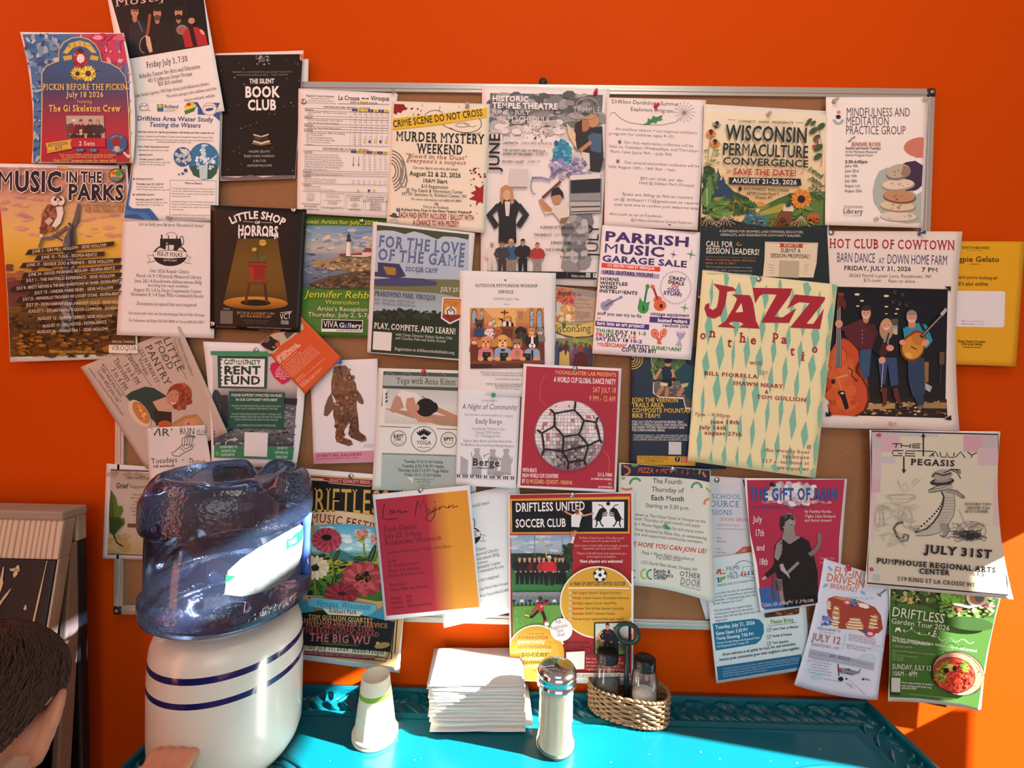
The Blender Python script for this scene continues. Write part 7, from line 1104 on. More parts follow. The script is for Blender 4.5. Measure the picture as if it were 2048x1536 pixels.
P.p('crocodile_sketch').poly([(1310,985),(1420,990),(1430,1100),(1425,1200),(1380,1290),(1300,1350),(1180,1385),(1080,1385),(1075,1360),(1180,1320),(1260,1240),(1310,1160),(1335,1080)],'b2b0a2').l([(1310,985),(1335,1040),(1325,1120),(1290,1200),(1240,1270),(1180,1325),(1080,1358)],14,'34343c').l([(1425,1010),(1435,1120),(1420,1210),(1370,1290)],6,'55555c').l([(1370,1310),(1300,1360),(1200,1385),(1085,1388)],6,'55555c')
for k in range(9): P.l([(1335 - k * 3 - max(0,k - 5) * 14,1045 + k * 27),(1425 - max(0,k - 4) * 16,1050 + k * 25)],4,'75756f')
for k in range(14): t_ = k / 13; P.e(1330 - 250 * t_ ** 1.5,1060 + 285 * t_,9,9,'2c2c34')
P.poly([(1195,1000),(1260,950),(1340,920),(1415,940),(1410,980),(1330,990),(1240,1005)],'a8a698').l([(1195,985),(1260,950),(1340,925),(1410,930)],7,'34343c').l([(1200,1002),(1300,985),(1400,975)],7,'34343c').l([(1210,975),(1300,965),(1390,930)],5,'44444c').e(1320,905,108,34,'2f2f36',-6).e(1325,895,80,18,'8a887c',-6).e(1320,845,92,48,'9a988a',-6).l([(1230,860),(1260,830),(1330,850),(1400,830)],14,'2f2f36').l([(1330,830),(1400,795),(1480,800),(1485,830),(1440,800)],10,'2f2f36').l([(1400,800),(1460,830),(1485,880)],8,'2f2f36').e(1385,915,10,8,'222')
P.l([(1350,985),(1440,1000),(1500,1040)],34,'8f8d80').l([(1360,970),(1450,985),(1520,1040)],6,'44444c').l([(1500,1030),(1525,1050)],7,'333').l([(1490,1040),(1510,1058)],7,'333').poly([(1300,1270),(1370,1280),(1385,1340),(1350,1395),(1320,1390),(1340,1340),(1300,1330)],'8f8d80').l([(1370,1285),(1385,1340),(1345,1400),(1385,1410)],7,'3a3a42').l([(1300,1380),(1340,1405)],8,'3a3a42')
P.l([(975,1265),(920,1280),(890,1320),(920,1390),(960,1435),(1010,1425),(1020,1385),(985,1375),(970,1410)],22,'6a6a66').l([(975,1262),(915,1278),(885,1320),(915,1400)],6,'33333a')
rn = random.Random(9)
def scrib(x0,y0,x1,y1,n,w_,c_):
    for _ in range(n):
        x,y = rn.uniform(x0,x1),rn.uniform(y0,y1); P.l([(x,y),(x + rn.uniform(-60,60),y + rn.uniform(-25,25)),(x + rn.uniform(-60,60),y + rn.uniform(-25,25))],w_,c_)
scrib(1420,1280,1700,1330,30,4,'8a8a84'); scrib(1430,1340,1680,1420,60,5,'4a4a4c'); scrib(1520,1360,1640,1420,26,6,'2c2c32'); P.ring(1580,1345,130,85,5,'77776f')
P.l([(1468,1150),(1535,1300)],4,'77776f')
for pts_ in ([(740,1110),(800,1130),(800,1300),(745,1310)],[(800,1100),(930,1105),(940,1290),(800,1290)],[(850,1030),(1080,1020),(1090,1050),(1000,1095),(870,1090),(850,1030)],[(925,890),(950,960),(990,990),(1030,970),(1000,920),(960,950)],[(1050,920),(1090,880),(1135,885),(1080,930),(1060,950)],[(1020,1160),(1060,1110),(1120,1130),(1060,1160)]): P.l(pts_,4,'9a9c92')
for cx,cy,rx,ry in ((745,1240,22,75),(1010,1230,45,90),(800,1140,60,14),(950,1040,130,22)): P.ring(cx,cy,rx,ry,4,'96988e')
scrib(760,1110,1060,1300,60,3,'a8aaa0'); scrib(740,1330,1000,1480,26,4,'a4a69a'); scrib(1060,1300,1200,1340,8,4,'8a8c7c')
P.p('date_text').t('DOORS 7 PM',1527,1115,22,'35333a','rb',w=232,ang=1).t('SHOW 7:30',1543,1150,22,'35333a','rb',w=202,ang=1).t('$15 COVER',1530,1180,22,'35333a','rb',w=200,ang=1)
P.z(ZW).t('JULY 31ST',1172,470,70,'201e24','rk',w=600,ang=4.8).t('PUMPHOUSE REGIONAL ARTS',738,562,44,'201e24','rk',w=1065,ang=4.6).t('CENTER',1115,655,44,'201e24','rk',w=275,ang=3).t('119 KING ST LA CROSSE WI',920,716,34,'201e24','rb',w=690,ang=4.8)
P.build()

# 41 garden tour, and the red sheet behind it
P = Flyer('red_sheet',[(1800,1300),(1892,1306),(1893,1415),(1838,1404)],0,'corner of a dark red sheet showing under the green garden flyer','sheet',paper='7d1f26'); P.build()
P = Flyer('garden_tour_flyer',[(1777,1172),(2001,1196),(1962,1422),(1776,1403)],2,'green flyer with a garden photo and an oval picture of a bee on red flowers','flyer',paper='d9dcd6',ang=5,bulge={'l': (3,0),'r': (-6,0),'b': (0,-5)},curl={'l': .010,'bl': .005}).z(ZX)
P.p('green_print').poly([(860,-60),(1835,25),(1770,300),(1720,500),(1640,1005),(1480,960),(1100,915),(850,905),(840,400)],'44702f',fine=10)
P.p('garden_photo').poly([(860,-60),(1820,25),(1775,200),(1600,190),(1320,170),(1180,90),(862,60)],'37502c').dots(880,-50,1800,60,130,14,34,['2c4024','4f7a34','7a9a4c','1c2a1c','5f8a3c','c9b07a'],181,.7).dots(1300,60,1760,190,110,12,30,['4f7a34','7aa04c','2c4024','9ab05c','5f8a3c'],182,.6,inside=lambda x,y: y > (x - 1300) * -.1 + 60).dots(1410,90,1500,140,16,10,20,['b83a3c','d05a50'],183,.8).dots(1590,60,1780,150,26,12,26,['d9a898','b98a7c','e0c4a8'],184,.6).dots(1010,30,1070,70,8,8,16,['e0c87a','d9a868'],185).dots(1320,-10,1500,70,24,14,30,['7ac04c','5fa03c'],186).e(1560,250,220,60,'2f5424',6).poly([(1420,70),(1620,100),(1560,115),(1430,85)],'d9d9d4').e(1630,20,95,80,'dcdcd8').e(1630,20,70,58,'b08a4c').e(1650,20,40,40,'5a6a7c')
P.p('headline').t('DRIFTLESS',866,182,82,'e0e4dc','n',w=475,ang=8).t('Garden Tour 2026',864,246,46,'dde2d8','',w=525,ang=7.5)
P.p('route_drawing').poly([(898,325),(905,285),(945,285),(955,325),(945,325),(940,312),(912,312),(908,325)],'e0e4dc').l([(980,330),(1045,300),(1110,345),(1200,350),(1300,372)],4,'cfd8c8')
for x,y in ((980,318),(1046,295),(1115,340),(1203,342)): P.e(x,y - 6,10,10,'e0e4dc').e(x,y - 6,4,4,'44702f')
P.e(1255,318,9,9,'e0e4dc').l([(1248,330),(1240,355),(1255,370)],9,'e0e4dc').l([(1240,352),(1228,370)],8,'e0e4dc').l([(1248,335),(1270,350)],7,'e0e4dc')
for k in range(18): P.l([(1285 + k * 18,378 + 16 * math.sin(k * .9) + k * 2),(1297 + k * 18,384 + 16 * math.sin(k * .9 + .6) + k * 2)],7,'e0e4dc')
P.p('body_text').t('Visit two inspiring gardens, tucked away in and around',872,382,24,'dfe4d8','b',w=765,ang=9.3).t('the Kickapoo Valley Reserve',872,408,24,'dfe4d8','b',w=340,ang=7).t('+ $10 per person',880,458,18,'b4c8a8','',w=175,ang=3).tm(['www.thedriftlessgardentour.org/tickets/','tickets','Driftless Folk School and partners','Call ahead for','rainy day plan'],873,492,20,13,'a8c09c','',ang=6,w=[385,40,225,105,100])
P.t('SUNDAY, JULY 12',872,652,44,'dde4d6','n',w=350,ang=3).t('10AM - 4PM',872,715,44,'dde4d6','n',w=225,ang=2).t('More information & tickets',955,782,18,'cdd8c4','b',w=280,ang=4).t('www.kickapoofriends.org',955,808,18,'cdd8c4','b',w=268,ang=4).t('608-625-2960',955,832,18,'cdd8c4','b',w=135,ang=3).t('proceeds support the Kickapoo Valley Reserve education programs',1020,880,12,'a8c09c','',w=425,ang=6)
P.p('blank_code_panel').poly([(868,730),(948,735),(945,862),(866,858)],'c9ccc4').poly([(866,860),(946,864),(944,890),(866,886)],'2a3a2a')
P.p('oval_picture').e(1465,695,238,190,'b98f74',20).dots(1300,520,1690,880,60,6,26,['c9a088','8a5f4c','d9b49c','a87c68'],191,.3,inside=lambda x,y: ((x - 1465) / 215) ** 2 + ((y - 695) / 165) ** 2 < 1 and x > 1380).ring(1465,695,238,190,6,'241c18',rot=20).e(1425,710,190,155,'c9412f',15).dots(1260,590,1600,840,150,10,24,['d9482f','c02f26','e0603c','b8281f','d95a3c'],192,.7,inside=lambda x,y: ((x - 1425) / 175) ** 2 + ((y - 710) / 140) ** 2 < 1 and y > 640 + (x < 1350) * 90).dots(1255,580,1370,760,26,14,34,['7a9a34','9ab044','5f7a2c'],193,.5,inside=lambda x,y: ((x - 1425) / 180) ** 2 + ((y - 710) / 145) ** 2 < 1).dots(1470,580,1560,680,16,14,30,['7aa03c','9ab84c'],194,.5).ring(1425,710,190,155,6,'241c18',rot=15).e(1395,640,42,34,'d9b84a').e(1355,668,26,24,'1c1a18').e(1430,650,20,24,'2a2620').e(1395,628,24,16,'e6cf7a')
P.build()

# 42 bike team
P = Flyer('bike_team_poster',[(1263,688),(1458,700),(1452,938),(1260,934)],2,'navy poster with torn photo of mountain bikers and yellow capital lettering','poster',paper='222f42',ang=.4,rough=.45).z(ZO)
P.p('rings')
for k in range(4): P.ring(290,260,22 + k * 22,20 + k * 22,9,'c9a83c')
P.p('photograph').poly([(452,235),(475,400),(470,560),(520,600),(740,615),(760,705),(1100,720),(1100,230)],'d9d9d4').poly([(460,235),(482,400),(480,555),(530,592),(745,600),(765,690),(1100,700),(1100,230)],vgrad([(235,'3f5a34'),(400,'55744a'),(470,'6a6a64'),(600,'55504a')]),fine=8).dots(465,240,800,460,70,10,30,['4a6a3c','34502f','6a8a54','56744a'],201).dots(490,470,760,590,40,10,24,['77736c','5a564f','8a857c'],202,.5)
P.poly([(545,340),(620,310),(650,360),(640,430),(560,440)],'1f2a44').l([(545,345),(510,400),(485,440)],26,'c48a6c').l([(640,350),(655,400),(640,470)],24,'c48a6c').poly([(545,440),(640,430),(640,500),(560,520)],'1c2234').l([(565,500),(510,580)],34,'b47a5c').l([(600,510),(590,590)],32,'b47a5c').e(605,295,28,32,'c48a6c').e(605,278,34,22,'1c2230').r(540,465,605,495,'d6cf9a',8).l([(475,450),(700,440)],10,'1c1c20').e(655,440,20,18,'1c1c20').poly([(660,380),(760,300),(880,280),(900,480),(800,620),(740,560),(720,470)],'1f4654').l([(690,590),(740,520)],36,'b47a5c').poly([(720,480),(790,470),(780,500),(730,520)],'b4b48c').e(820,260,60,60,'1a2a34')
P.p('headline').t('JOIN THE VERNON',285,640,38,'d9b440','b',w=412,ang=.6).t('TRAILS AREA',285,686,38,'d9b440','b',w=284,ang=.5).t('COMPOSITE MOUNTAIN',285,733,38,'d9b440','b',w=545,ang=.5).t('BIKE TEAM!',285,780,38,'d9b440','b',w=252,ang=.5)
P.p('body_text').tm(['VTAC IS A YOUTH MOUNTAIN BIKING TEAM','OPEN TO MIDDLE SCHOOL AND HIGH SCHOOL','AGE RIDERS WITHIN VERNON COUNTY AND','THE SURROUNDING AREAS.'],283,826,25,20,'d4d6d8','b',w=[460,496,470,298]).tm(['- THE SEASON RUNS JULY - OCTOBER WITH RIDES PER WEEK IN VERNON','- 5 OPTIONAL FESTIVAL WEEKENDS WITH RACES IN SEPT & OCTOBER','- SCHOLARSHIPS, FINANCIAL AID AND LOANER/RENTAL BIKES AVAILABLE'],288,945,19,15,'b9bec4','b',w=[560,540,580])
P.p('yellow_panel').r(330,1118,850,1200,'c99f34',1).tm(['GET IN TOUCH TO LEARN MORE ABOUT','THE TEAM AND SIGN UP FOR THE YEAR','vtacmtb@gmail.com'],480,1138,17,12,'4a3a14','b','c',ang=1,w=[265,260,170]).e(690,1152,24,24,'1f2a4c').t('f',683,1166,30,'ccc','b').r(725,1128,775,1178,'b0503c',1).ring(750,1153,14,14,4,'ddd')
P.p('blank_code_panel').r(612,995,725,1108,'c4c6c8',1).build()
# ------------------------------------------------------------------ notice board
bd = empty('notice_board',(0,-.001,1.5)); tag(bd,'large cork notice board in a silver aluminium frame, covered with flyers on the orange wall','notice board')
CORK = mat('cork','8f6644',.9,noise=.32,nscale=420,bump=.3,bscale=500,dist=.0008)
ALU = mat('brushed_aluminium','b9b4ac',.38,.55,noise=.05,nscale=8); BLK = mat('black_plastic','17171a',.4); STEEL = mat('steel','b4b2ae',.22,1.)
HW,HH_,RW = .915,.61,.021
MB().box(-HW + .01,HW - .01,-.011,0,-HH_ + .01,HH_ - .01).build('cork_sheet',CORK,bd)
for (x0,x1,z0,z1) in ((-HW + .018,HW - .018,HH_ - RW,HH_),(-HW + .018,HW - .018,-HH_,-HH_ + RW),(-HW,-HW + RW,-HH_ + .018,HH_ - .018),(HW - RW,HW,-HH_ + .018,HH_ - .018)):
    b = MB(); b.box(x0,x1,-.017,0,z0,z1)
    if x1 - x0 > .5: b.box(x0,x1,-.0185,-.016,z0 + RW * .32,z0 + RW * .68)
    else: b.box(x0 + RW * .32,x0 + RW * .68,-.0185,-.016,z0,z1)
    b.build('frame_rail',ALU,bd,bevel=.0015)
for sx in (-1,1):
    for sz in (-1,1):
        b = MB(); b.box(*sorted((sx * HW + sx * .001,sx * (HW - .019))),-.0195,0,*sorted((sz * HH_ + sz * .001,sz * (HH_ - .019))))
        c = b.build('corner_cap',BLK,bd,bevel=.005,seg=3)
        s = MB(); M_ = Matrix.Translation((sx * (HW - .009),-.0193,sz * (HH_ - .009))) @ Matrix.Rotation(math.pi / 2,4,'X')
        s.lathe([(.0045,0),(.0045,.0012),(.003,.0022),(.0015,.0018)],14,M=M_); s.build('screw',STEEL,c,True)
b = MB(); b.box(-.03,.03,-.012,0,HH_ - .001,HH_ + .004); M_ = Matrix.Translation((.0,-.013,HH_ + .008)) @ Matrix.Rotation(math.pi / 2,4,'X'); b.lathe([(.0001,.006),(.006,.004),(.009,0),(.009,-.006)],16,M=M_)
b.v = [(x + .048,y,z) for x,y,z in b.v]; b.build('hanging_bracket',mat('dark_metal','3d3a35',.4,.8),bd)

# ------------------------------------------------------------------ pins
def pmat(c):
    if c == 'clear':
        m = mat('pin_clear','e6e2dd',.08,trans=.75,ior=1.3); return m
    if c == 'silver': return STEEL
    return mat('pin_' + c,c,.25,spec=.6,coat=.4)
PINM = {}
def pin_mesh(c):
    if c in PINM: return PINM[c]
    b = MB()
    if c in ('silver','1f4fb4t'): prof = [(.0001,.0028),(.003,.0025),(.0055,.0012),(.0062,0)]
    else: prof = [(.0001,.0115),(.0036,.0112),(.0042,.0095),(.0034,.0085),(.0022,.0065),(.0024,.003),(.0048,.0018),(.0052,.0006),(.005,0)]
    if c == '1f4fb4t': prof = [(r * 1.25,z * 1.1) for r,z in prof]
    b.lathe(prof,18); o = b.build('push_pin',pmat(c.rstrip('t')),None,True); n = MB().lathe([(.0005,0),(.0005,-.004),(.00005,-.008)],6).build('needle',STEEL,o)
    PINM[c] = (o.data,n.data); bpy.data.objects.remove(n); bpy.data.objects.remove(o); return PINM[c]
def pin(x,y,L,c,label,tx=0,tz=0,base=.0195):
    p = on_wall(np.array([[x,y]],float),np.array([-(base + .0022 * L + .0011)]))[0]
    bm,nm = pin_mesh(c); o = bpy.data.objects.new('thumb_tack' if c in ('silver','1f4fb4t') else 'push_pin',bm); COL.objects.link(o); o.location = p
    o.rotation_euler = (math.pi / 2 + tz,0,tx); k = bpy.data.objects.new('needle',nm); COL.objects.link(k); k.parent = o
    tag(o,label,'pin','pins holding the flyers')
for a in ((1191,186,1,'d4246c','pink push pin at the top right of the grey film schedule'),(1311,212,2,'d4246c','pink push pin through the handwritten title',.3,.2),(1011,561,6,'1f4fb4t','round blue tack above the dogs in church'),
          (697,652,0,'1f3fa4','dark blue push pin on the logo of the green lighthouse poster'),(848,743,3,'d4262c','red push pin at the top of the yoga poster'),(680,724,4,'1f62b4','blue push pin at the lower corner of the tilted orange leaflet'),
          (987,790,7,'1f9a5c','green push pin on the piano key invitation'),(1330,1053,8,'129a54','green push pin in the middle of the film-night flyer',.3),(1838,467,4,'24408c','blue push pin at the top right of the barn dance poster',.5),(1749,869,6,'e0263c','red push pin at the corner of the crocodile poster',.6),
          (1741,1135,6,'b01c84','magenta push pin at the lower left of the crocodile poster',-.5),(1697,1133,5,'b4203c','dark red push pin above the pancake flyer',-.5,.3),(1543,968,4,'17171a','black push pin in the cloud of the crimson circus poster'),
          (788,187,3,'clear','clear push pin at the top right of the bus timetable'),(935,213,4,'clear','clear push pin over the yellow crime tape'),(1535,231,3,'clear','clear push pin at the top of the garden valley poster'),(1668,203,4,'clear','clear push pin at the top left of the pebble flyer'),(1847,199,4,'clear','clear push pin at the top right of the pebble flyer',.7,.3),
          (1752,440,4,'clear','clear push pin below the tower of pebbles',-.6),(1524,745,6,'clear','clear push pin in the middle of the pale yellow diamond poster',.5),(838,541,5,'clear','clear push pin on the soccer camp title'),(332,711,1,'clear','clear push pin on the tan pantry flyer'),(381,867,4,'clear','clear push pin above the winged shoe drawing'),(527,121,0,'clear','clear push pin at the top of the black reading-club poster'),(1780,847,4,'clear','clear push pin at the foot of the barn dance poster',.5),(342,438,3,'clear','clear push pin at the foot of the water flyer'),
          (607,203,3,'silver','silver tack at the top left of the bus timetable'),(587,420,5,'silver','silver tack at the top of the black theatre poster'),(425,648,5,'silver','silver tack at the lower left of the black theatre poster'),(723,441,0,'silver','silver tack in the yellow title of the lighthouse poster'),(512,700,2,'silver','silver tack at the top right of the rent flyer'),(1150,737,12,'silver','silver tack at the top of the red mirror-ball poster'),(1145,990,11,'silver','silver tack at the top of the maroon club poster'),(702,952,4,'silver','silver tack on the seed-packet festival poster'),(841,981,8,'silver','silver tack on the red and mustard dinner flyer'),(1346,938,8,'silver','silver tack in the navy strip of the film-night flyer'),(1434,960,1,'silver','silver tack on the pale grey school flyer'),(1518,558,6,'silver','silver tack at the top of the pale yellow diamond poster'),(1663,465,4,'silver','silver tack at the top left of the barn dance poster')):
    pin(*a)

# ------------------------------------------------------------------ room
WALLM = mat('orange_wall_paint',(.54,.061,.001),.6,spec=.05,noise=.05,nscale=3,bump=.10,bscale=260,dist=.001)
o = MB().box(-2.4,2.0,0,.12,0,3.2).build('wall_back',WALLM); tag(o,kind='structure')
FLR = mat('floor_boards','5a3a24',.5,noise=.25,nscale=6)
o = MB().box(-2.4,2.0,-4.6,.12,-.06,0).build('floor',FLR); tag(o,kind='structure')
b = MB(); X0,X1 = 1.50,1.54
cuts = [(-.138,-.005,.977,1.33),(-.096,-.005,.60,.977),(-1.0,-.36,.85,1.80),(-.80,-.50,2.15,2.27)]  # openings shaped to throw the sun patches and the shadow notch
ys = sorted({0.0,-2.6} | {c[0] for c in cuts} | {c[1] for c in cuts}); zs = sorted({0.0,4.6} | {c[2] for c in cuts} | {c[3] for c in cuts})
for ya,yb in zip(ys,ys[1:]):
    for za,zb in zip(zs,zs[1:]):
        if not any(c[0] <= ya and yb <= c[1] and c[2] <= za and zb <= c[3] for c in cuts): b.box(X0,X1,ya,yb,za,zb)
o = b.build('sun_mask_wall',mat('sun_mask_paint','b8aca0',.7)); tag(o,kind='structure')  # unseen wall added as a mask for the sun
o = MB().box(-2.4,-2.3,-2.6,0,0,3.2).build('left_shade_wall',mat('left_shade_paint','8a4a2c',.7)); tag(o,kind='structure')  # unseen wall added to darken the left side

# ------------------------------------------------------------------ turquoise carved table
TX0,TX1,TY0,TY1,TZ = -.70,.812,-.50,-.010,.735
TEAL = mat('turquoise_gloss_paint',(.001,.088,.125),.24,noise=.08,nscale=14,bump=.05,bscale=60,spec=.4)
tb = empty('carved_table',((TX0 + TX1) / 2,(TY0 + TY1) / 2,0)); tag(tb,'turquoise painted wooden table with a carved leaf border, standing against the orange wall','table')
OX,OY = tb.location.x,tb.location.y
def loops(prof,name,parent,cap0=True):
    v = []; f = []
    for d,z in prof: v += [(TX0 + d - OX,TY0 + d - OY,z),(TX1 - d - OX,TY0 + d - OY,z),(TX1 - d - OX,TY1 - d - OY,z),(TX0 + d - OX,TY1 - d - OY,z)]
    for j in range(len(prof) - 1):
        for k in range(4): f.append((j * 4 + k,j * 4 + (k + 1) % 4,(j + 1) * 4 + (k + 1) % 4,(j + 1) * 4 + k))
    n = len(prof) - 1; f.append((n * 4,n * 4 + 1,n * 4 + 2,n * 4 + 3)); f.append((3,2,1,0))
    m = MB(); m.add(v,f); return m.build(name,TEAL,parent)
top = loops([(.02,.690),(.006,.694),(.0,.702),(.0,.734),(.003,.7385),(.010,.7395),(.013,.736),(.016,.726),(.074,.726),(.077,.733),(.082,.7372),(.087,.7345),(.091,.7325),(.099,.7362),(.104,.7350)],'table_top',tb)
car = MB()
def blade(P0,P1,wd,ht,bend,mp,n=7):
    P0,P1 = Vector(P0),Vector(P1); d = P1 - P0; nn = Vector((-d.y,d.x)).normalized(); v = []; f = []
    for i in range(n + 1):
        t_ = i / n; c = P0 + d * t_ + nn * bend * math.sin(math.pi * t_); wv = wd * math.sin(math.pi * (.08 + .88 * t_)) ** .8
        for s_,h_ in ((-1,0),(-.45,.75),(0,1),(.3,.45),(1,0)): q = c + nn * wv * s_; v.append(mp(q.x,q.y,ht * h_ * math.sin(math.pi * (.06 + .9 * t_)) ** .5))
    for i in range(n):
        for k in range(4): f.append((i * 5 + k,i * 5 + k + 1,i * 5 + 6 + k,i * 5 + 5 + k))
    car.add(v,f)
def edge(L,mp):
    n = int((L - .1) / .034)
    for i in range(n):
        s0 = .05 + i * (L - .1) / n
        blade((s0 + .004,.044),(s0 + .046,.073),.0058,.0105,.004,mp)
        if i % 2 == 0:
            blade((s0 + .01,.019),(s0 + .036,.042),.0072,.0115,-.008,mp); blade((s0 + .03,.018),(s0 + .052,.039),.0058,.010,-.007,mp); blade((s0 - .006,.039),(s0 + .014,.019),.005,.006,.004,mp)
        else: blade((s0 + .012,.040),(s0 + .03,.023),.004,.005,.003,mp)
edge(TX1 - TX0,lambda s,d,h: (TX0 + s - OX,TY1 - d - OY,.7255 + h)); edge(TY1 - TY0,lambda s,d,h: (TX1 - d - OX,TY1 - s - OY,.7255 + h)); edge(TY1 - TY0,lambda s,d,h: (TX0 + d - OX,TY1 - s - OY,.7255 + h)); edge(TX1 - TX0,lambda s,d,h: (TX0 + s - OX,TY0 + d - OY,.7255 + h))
car.build('carved_leaf_border',TEAL,tb,True)
for cx in (-.50,.605):
    for k,(rx,ry,r_) in enumerate(((.172,.110,.0045),(.156,.096,.003))):
        MB().tube([(cx - OX + rx * math.cos(q * math.pi / 24),-.305 - OY + ry * math.sin(q * math.pi / 24),.7352) for q in range(48)],r_,8,closed=True).build('oval_moulding',TEAL,tb,True)
    m_ = car = MB()
    for k in range(14):
        q = k * 2 * math.pi / 14
        for dq in (0,.16): blade((.09,dq * .1),(.145,.02 + dq * .1),.012,.007,.01,lambda x,y,h: (cx - OX + (x * math.cos(q + dq) - y * math.sin(q + dq)),-.305 - OY +   .62 * (x * math.sin(q + dq) + y * math.cos(q + dq)),.7345 + h))
    m_.build('carved_rosette',TEAL,tb,True)
MB().box(TX0 + .05 - OX,TX1 - .05 - OX,TY0 + .05 - OY,TY1 - .03 - OY,.58,.692).build('apron',TEAL,tb,bevel=.004)
for sx in (TX0 + .085,TX1 - .085):
    for sy in (TY0 + .085,TY1 - .065): MB().lathe([(.03,0),(.034,.03),(.02,.06),(.026,.30),(.034,.5),(.028,.53),(.038,.56),(.038,.60)],20,c=(sx - OX,sy - OY,0)).build('leg',TEAL,tb,True)

fk = MB(); rn = random.Random(21)
for _ in range(46):
    x,y = rn.uniform(-.35,.72),rn.uniform(-.33,-.15); a,b_ = rn.uniform(.0006,.002),rn.uniform(.0005,.0011); q = rn.uniform(0,3)
    fk.add([(x - OX + a * math.cos(q + k * 1.57) - b_ * math.sin(q + k * 1.57) * .5,y - OY + a * math.sin(q + k * 1.57) * .6,TZ + .0004) for k in range(4)],[(0,1,2,3)])
fk.build('paint_specks',mat('pale_speck','c9d4d4',.7),tb)

# ------------------------------------------------------------------ black A-frame sign at the left
sg = empty('folding_sign',(-1.25,-.16,0.0)); tag(sg,'worn black painted wooden folding sign with a bare wood top, standing at the left wall','sign')
sg.location = (-1.272,-.16,-.024)
WOOD = mat('bare_pine','b8a088',.6,noise=.12,nscale=9)
wn = WOOD.node_tree; pb = wn.nodes['Principled BSDF']; wv = wn.nodes.new('ShaderNodeTexWave'); wv.inputs['Scale'].default_value = 26; wv.inputs['Distortion'].default_value = 4.5; wv.inputs['Detail'].default_value = 2; wv.inputs['Detail Scale'].default_value = .6
tcw = wn.nodes.new('ShaderNodeTexCoord'); mpw = wn.nodes.new('ShaderNodeMapping'); mpw.inputs['Scale'].default_value = (1,.35,.12); rmp = wn.nodes.new('ShaderNodeValToRGB'); rmp.color_ramp.elements[0].color = (*hexc('9a806a'),1); rmp.color_ramp.elements[1].color = (*hexc('c9b49c'),1); rmp.color_ramp.elements[0].position = .0; rmp.color_ramp.elements[1].position = .45
for a_,b_ in ((tcw.outputs['Object'],mpw.inputs['Vector']),(mpw.outputs['Vector'],wv.inputs['Vector']),(wv.outputs['Fac'],rmp.inputs['Fac']),(rmp.outputs['Color'],pb.inputs['Base Color'])): wn.links.new(a_,b_)
PAINT = mat('worn_black_paint','14171c',.5,noise=.4,nscale=30,bump=.2,bscale=90)
def slant(name,y_top,y_bot,z0,z1,th,x0,x1,m,bev=.004,seg=1):
    sl_ = (y_bot - y_top); H = 1.157
    f = lambda z: y_top + sl_ * (H - z) / H
    vs = [(x + 1.25,f(z) + dy + .16,z) for z in (z0,z1) for dy in (0,th) for x in (x0,x1)]
    b = MB(); b.add(vs,[(0,2,3,1),(4,5,7,6),(0,1,5,4),(2,6,7,3),(0,4,6,2),(1,3,7,5)]); return b.build(name,m,sg,bevel=bev)
SX = -.925
slant('bare_top_band',-.100,-.290,1.077,1.157,.028,-1.60,SX,WOOD); slant('black_front_panel',-.100,-.290,.026,1.0775,.028,-1.60,SX - .004,PAINT,.006); slant('bare_edge_strip',-.097,-.287,.026,1.0775,.024,SX - .0045,SX,WOOD)
slant('rear_panel',-.070,-.045,.026,1.10,.022,-1.60,SX - .002,PAINT); slant('rear_top_band',-.070,-.045,1.10,1.160,.022,-1.60,SX - .002,WOOD)
MB().box(-1.60 + 1.25,SX + 1.25,-.104 + .16,-.048 + .16,1.156,1.176).build('top_rail',mat('weathered_pine','9a8674',.7,noise=.2,nscale=14),sg,bevel=.004)
slant('side_batten',-.078,-.14,.026,1.10,.030,SX - .02,SX - .004,mat('side_pine','8a7360',.7,noise=.2,nscale=12),.003)
sc = MB(); rn = random.Random(4)
def scr(x,z,w_,h_,dx=0):
    y = -.100 - .190 * (1.157 - z) / 1.157 - .0012; n = 9; L,R_ = [],[]
    for i in range(n + 1):
        t_ = i / n; ww = w_ * (.4 + .6 * rn.random()) * (.4 + math.sin(math.pi * t_)); xx = x + dx * t_; zz = z - h_ * t_; yy = y - .190 * h_ * t_ / 1.157
        L.append((xx - ww / 2 + 1.25,yy + .16,zz)); R_.append((xx + ww / 2 + 1.25,yy + .16,zz))
    sc.add(L + R_,[(i,i + 1,n + 2 + i,n + 1 + i) for i in range(n)])
scr(-.946,1.076,.006,.30,-.018); scr(-1.035,1.062,.008,.055); scr(-1.005,1.066,.010,.024,-.004); scr(-1.012,1.06,.018,.006); scr(-1.012,1.02,.007,.05,-.03); scr(-1.03,.985,.01,.03,-.006); scr(-1.055,1.035,.008,.008); scr(-.975,.99,.006,.01); scr(-1.09,.97,.005,.03); scr(-.962,.93,.007,.08,-.006)
sc.build('paint_chips',mat('chipped_wood','c9b48a',.7),sg)

# ------------------------------------------------------------------ water dispenser: crock and bottle
CX,CY = -.532,-.191
cr = empty('water_crock',(CX,CY,TZ)); tag(cr,'cream glazed stoneware water crock with two dark blue bands on the turquoise table','water dispenser')
GLZ = mat('cream_glaze','d2d4ca',.26,noise=.03,nscale=10,spec=.5,coat=.2); BLU = mat('cobalt_band','1a1c5c',.15,coat=.5)
prof = [(.100,.0),(.110,.006),(.119,.020),(.1245,.038),(.1258,.07),(.126,.12),(.1262,.166),(.1258,.176),(.1250,.204),(.1243,.215),(.122,.232),(.116,.248),(.106,.257),(.097,.260),(.092,.261),(.091,.263),(.087,.264),(.082,.262),(.080,.25),(.080,.06)]
mis = [0] * (len(prof) - 1); mis[6] = 1; mis[8] = 1
prof[8:10] = [(.1248,.2055),(.1241,.2165)]
MB().lathe(prof,96,mis=mis).build('crock_body',[GLZ,BLU],cr,True)
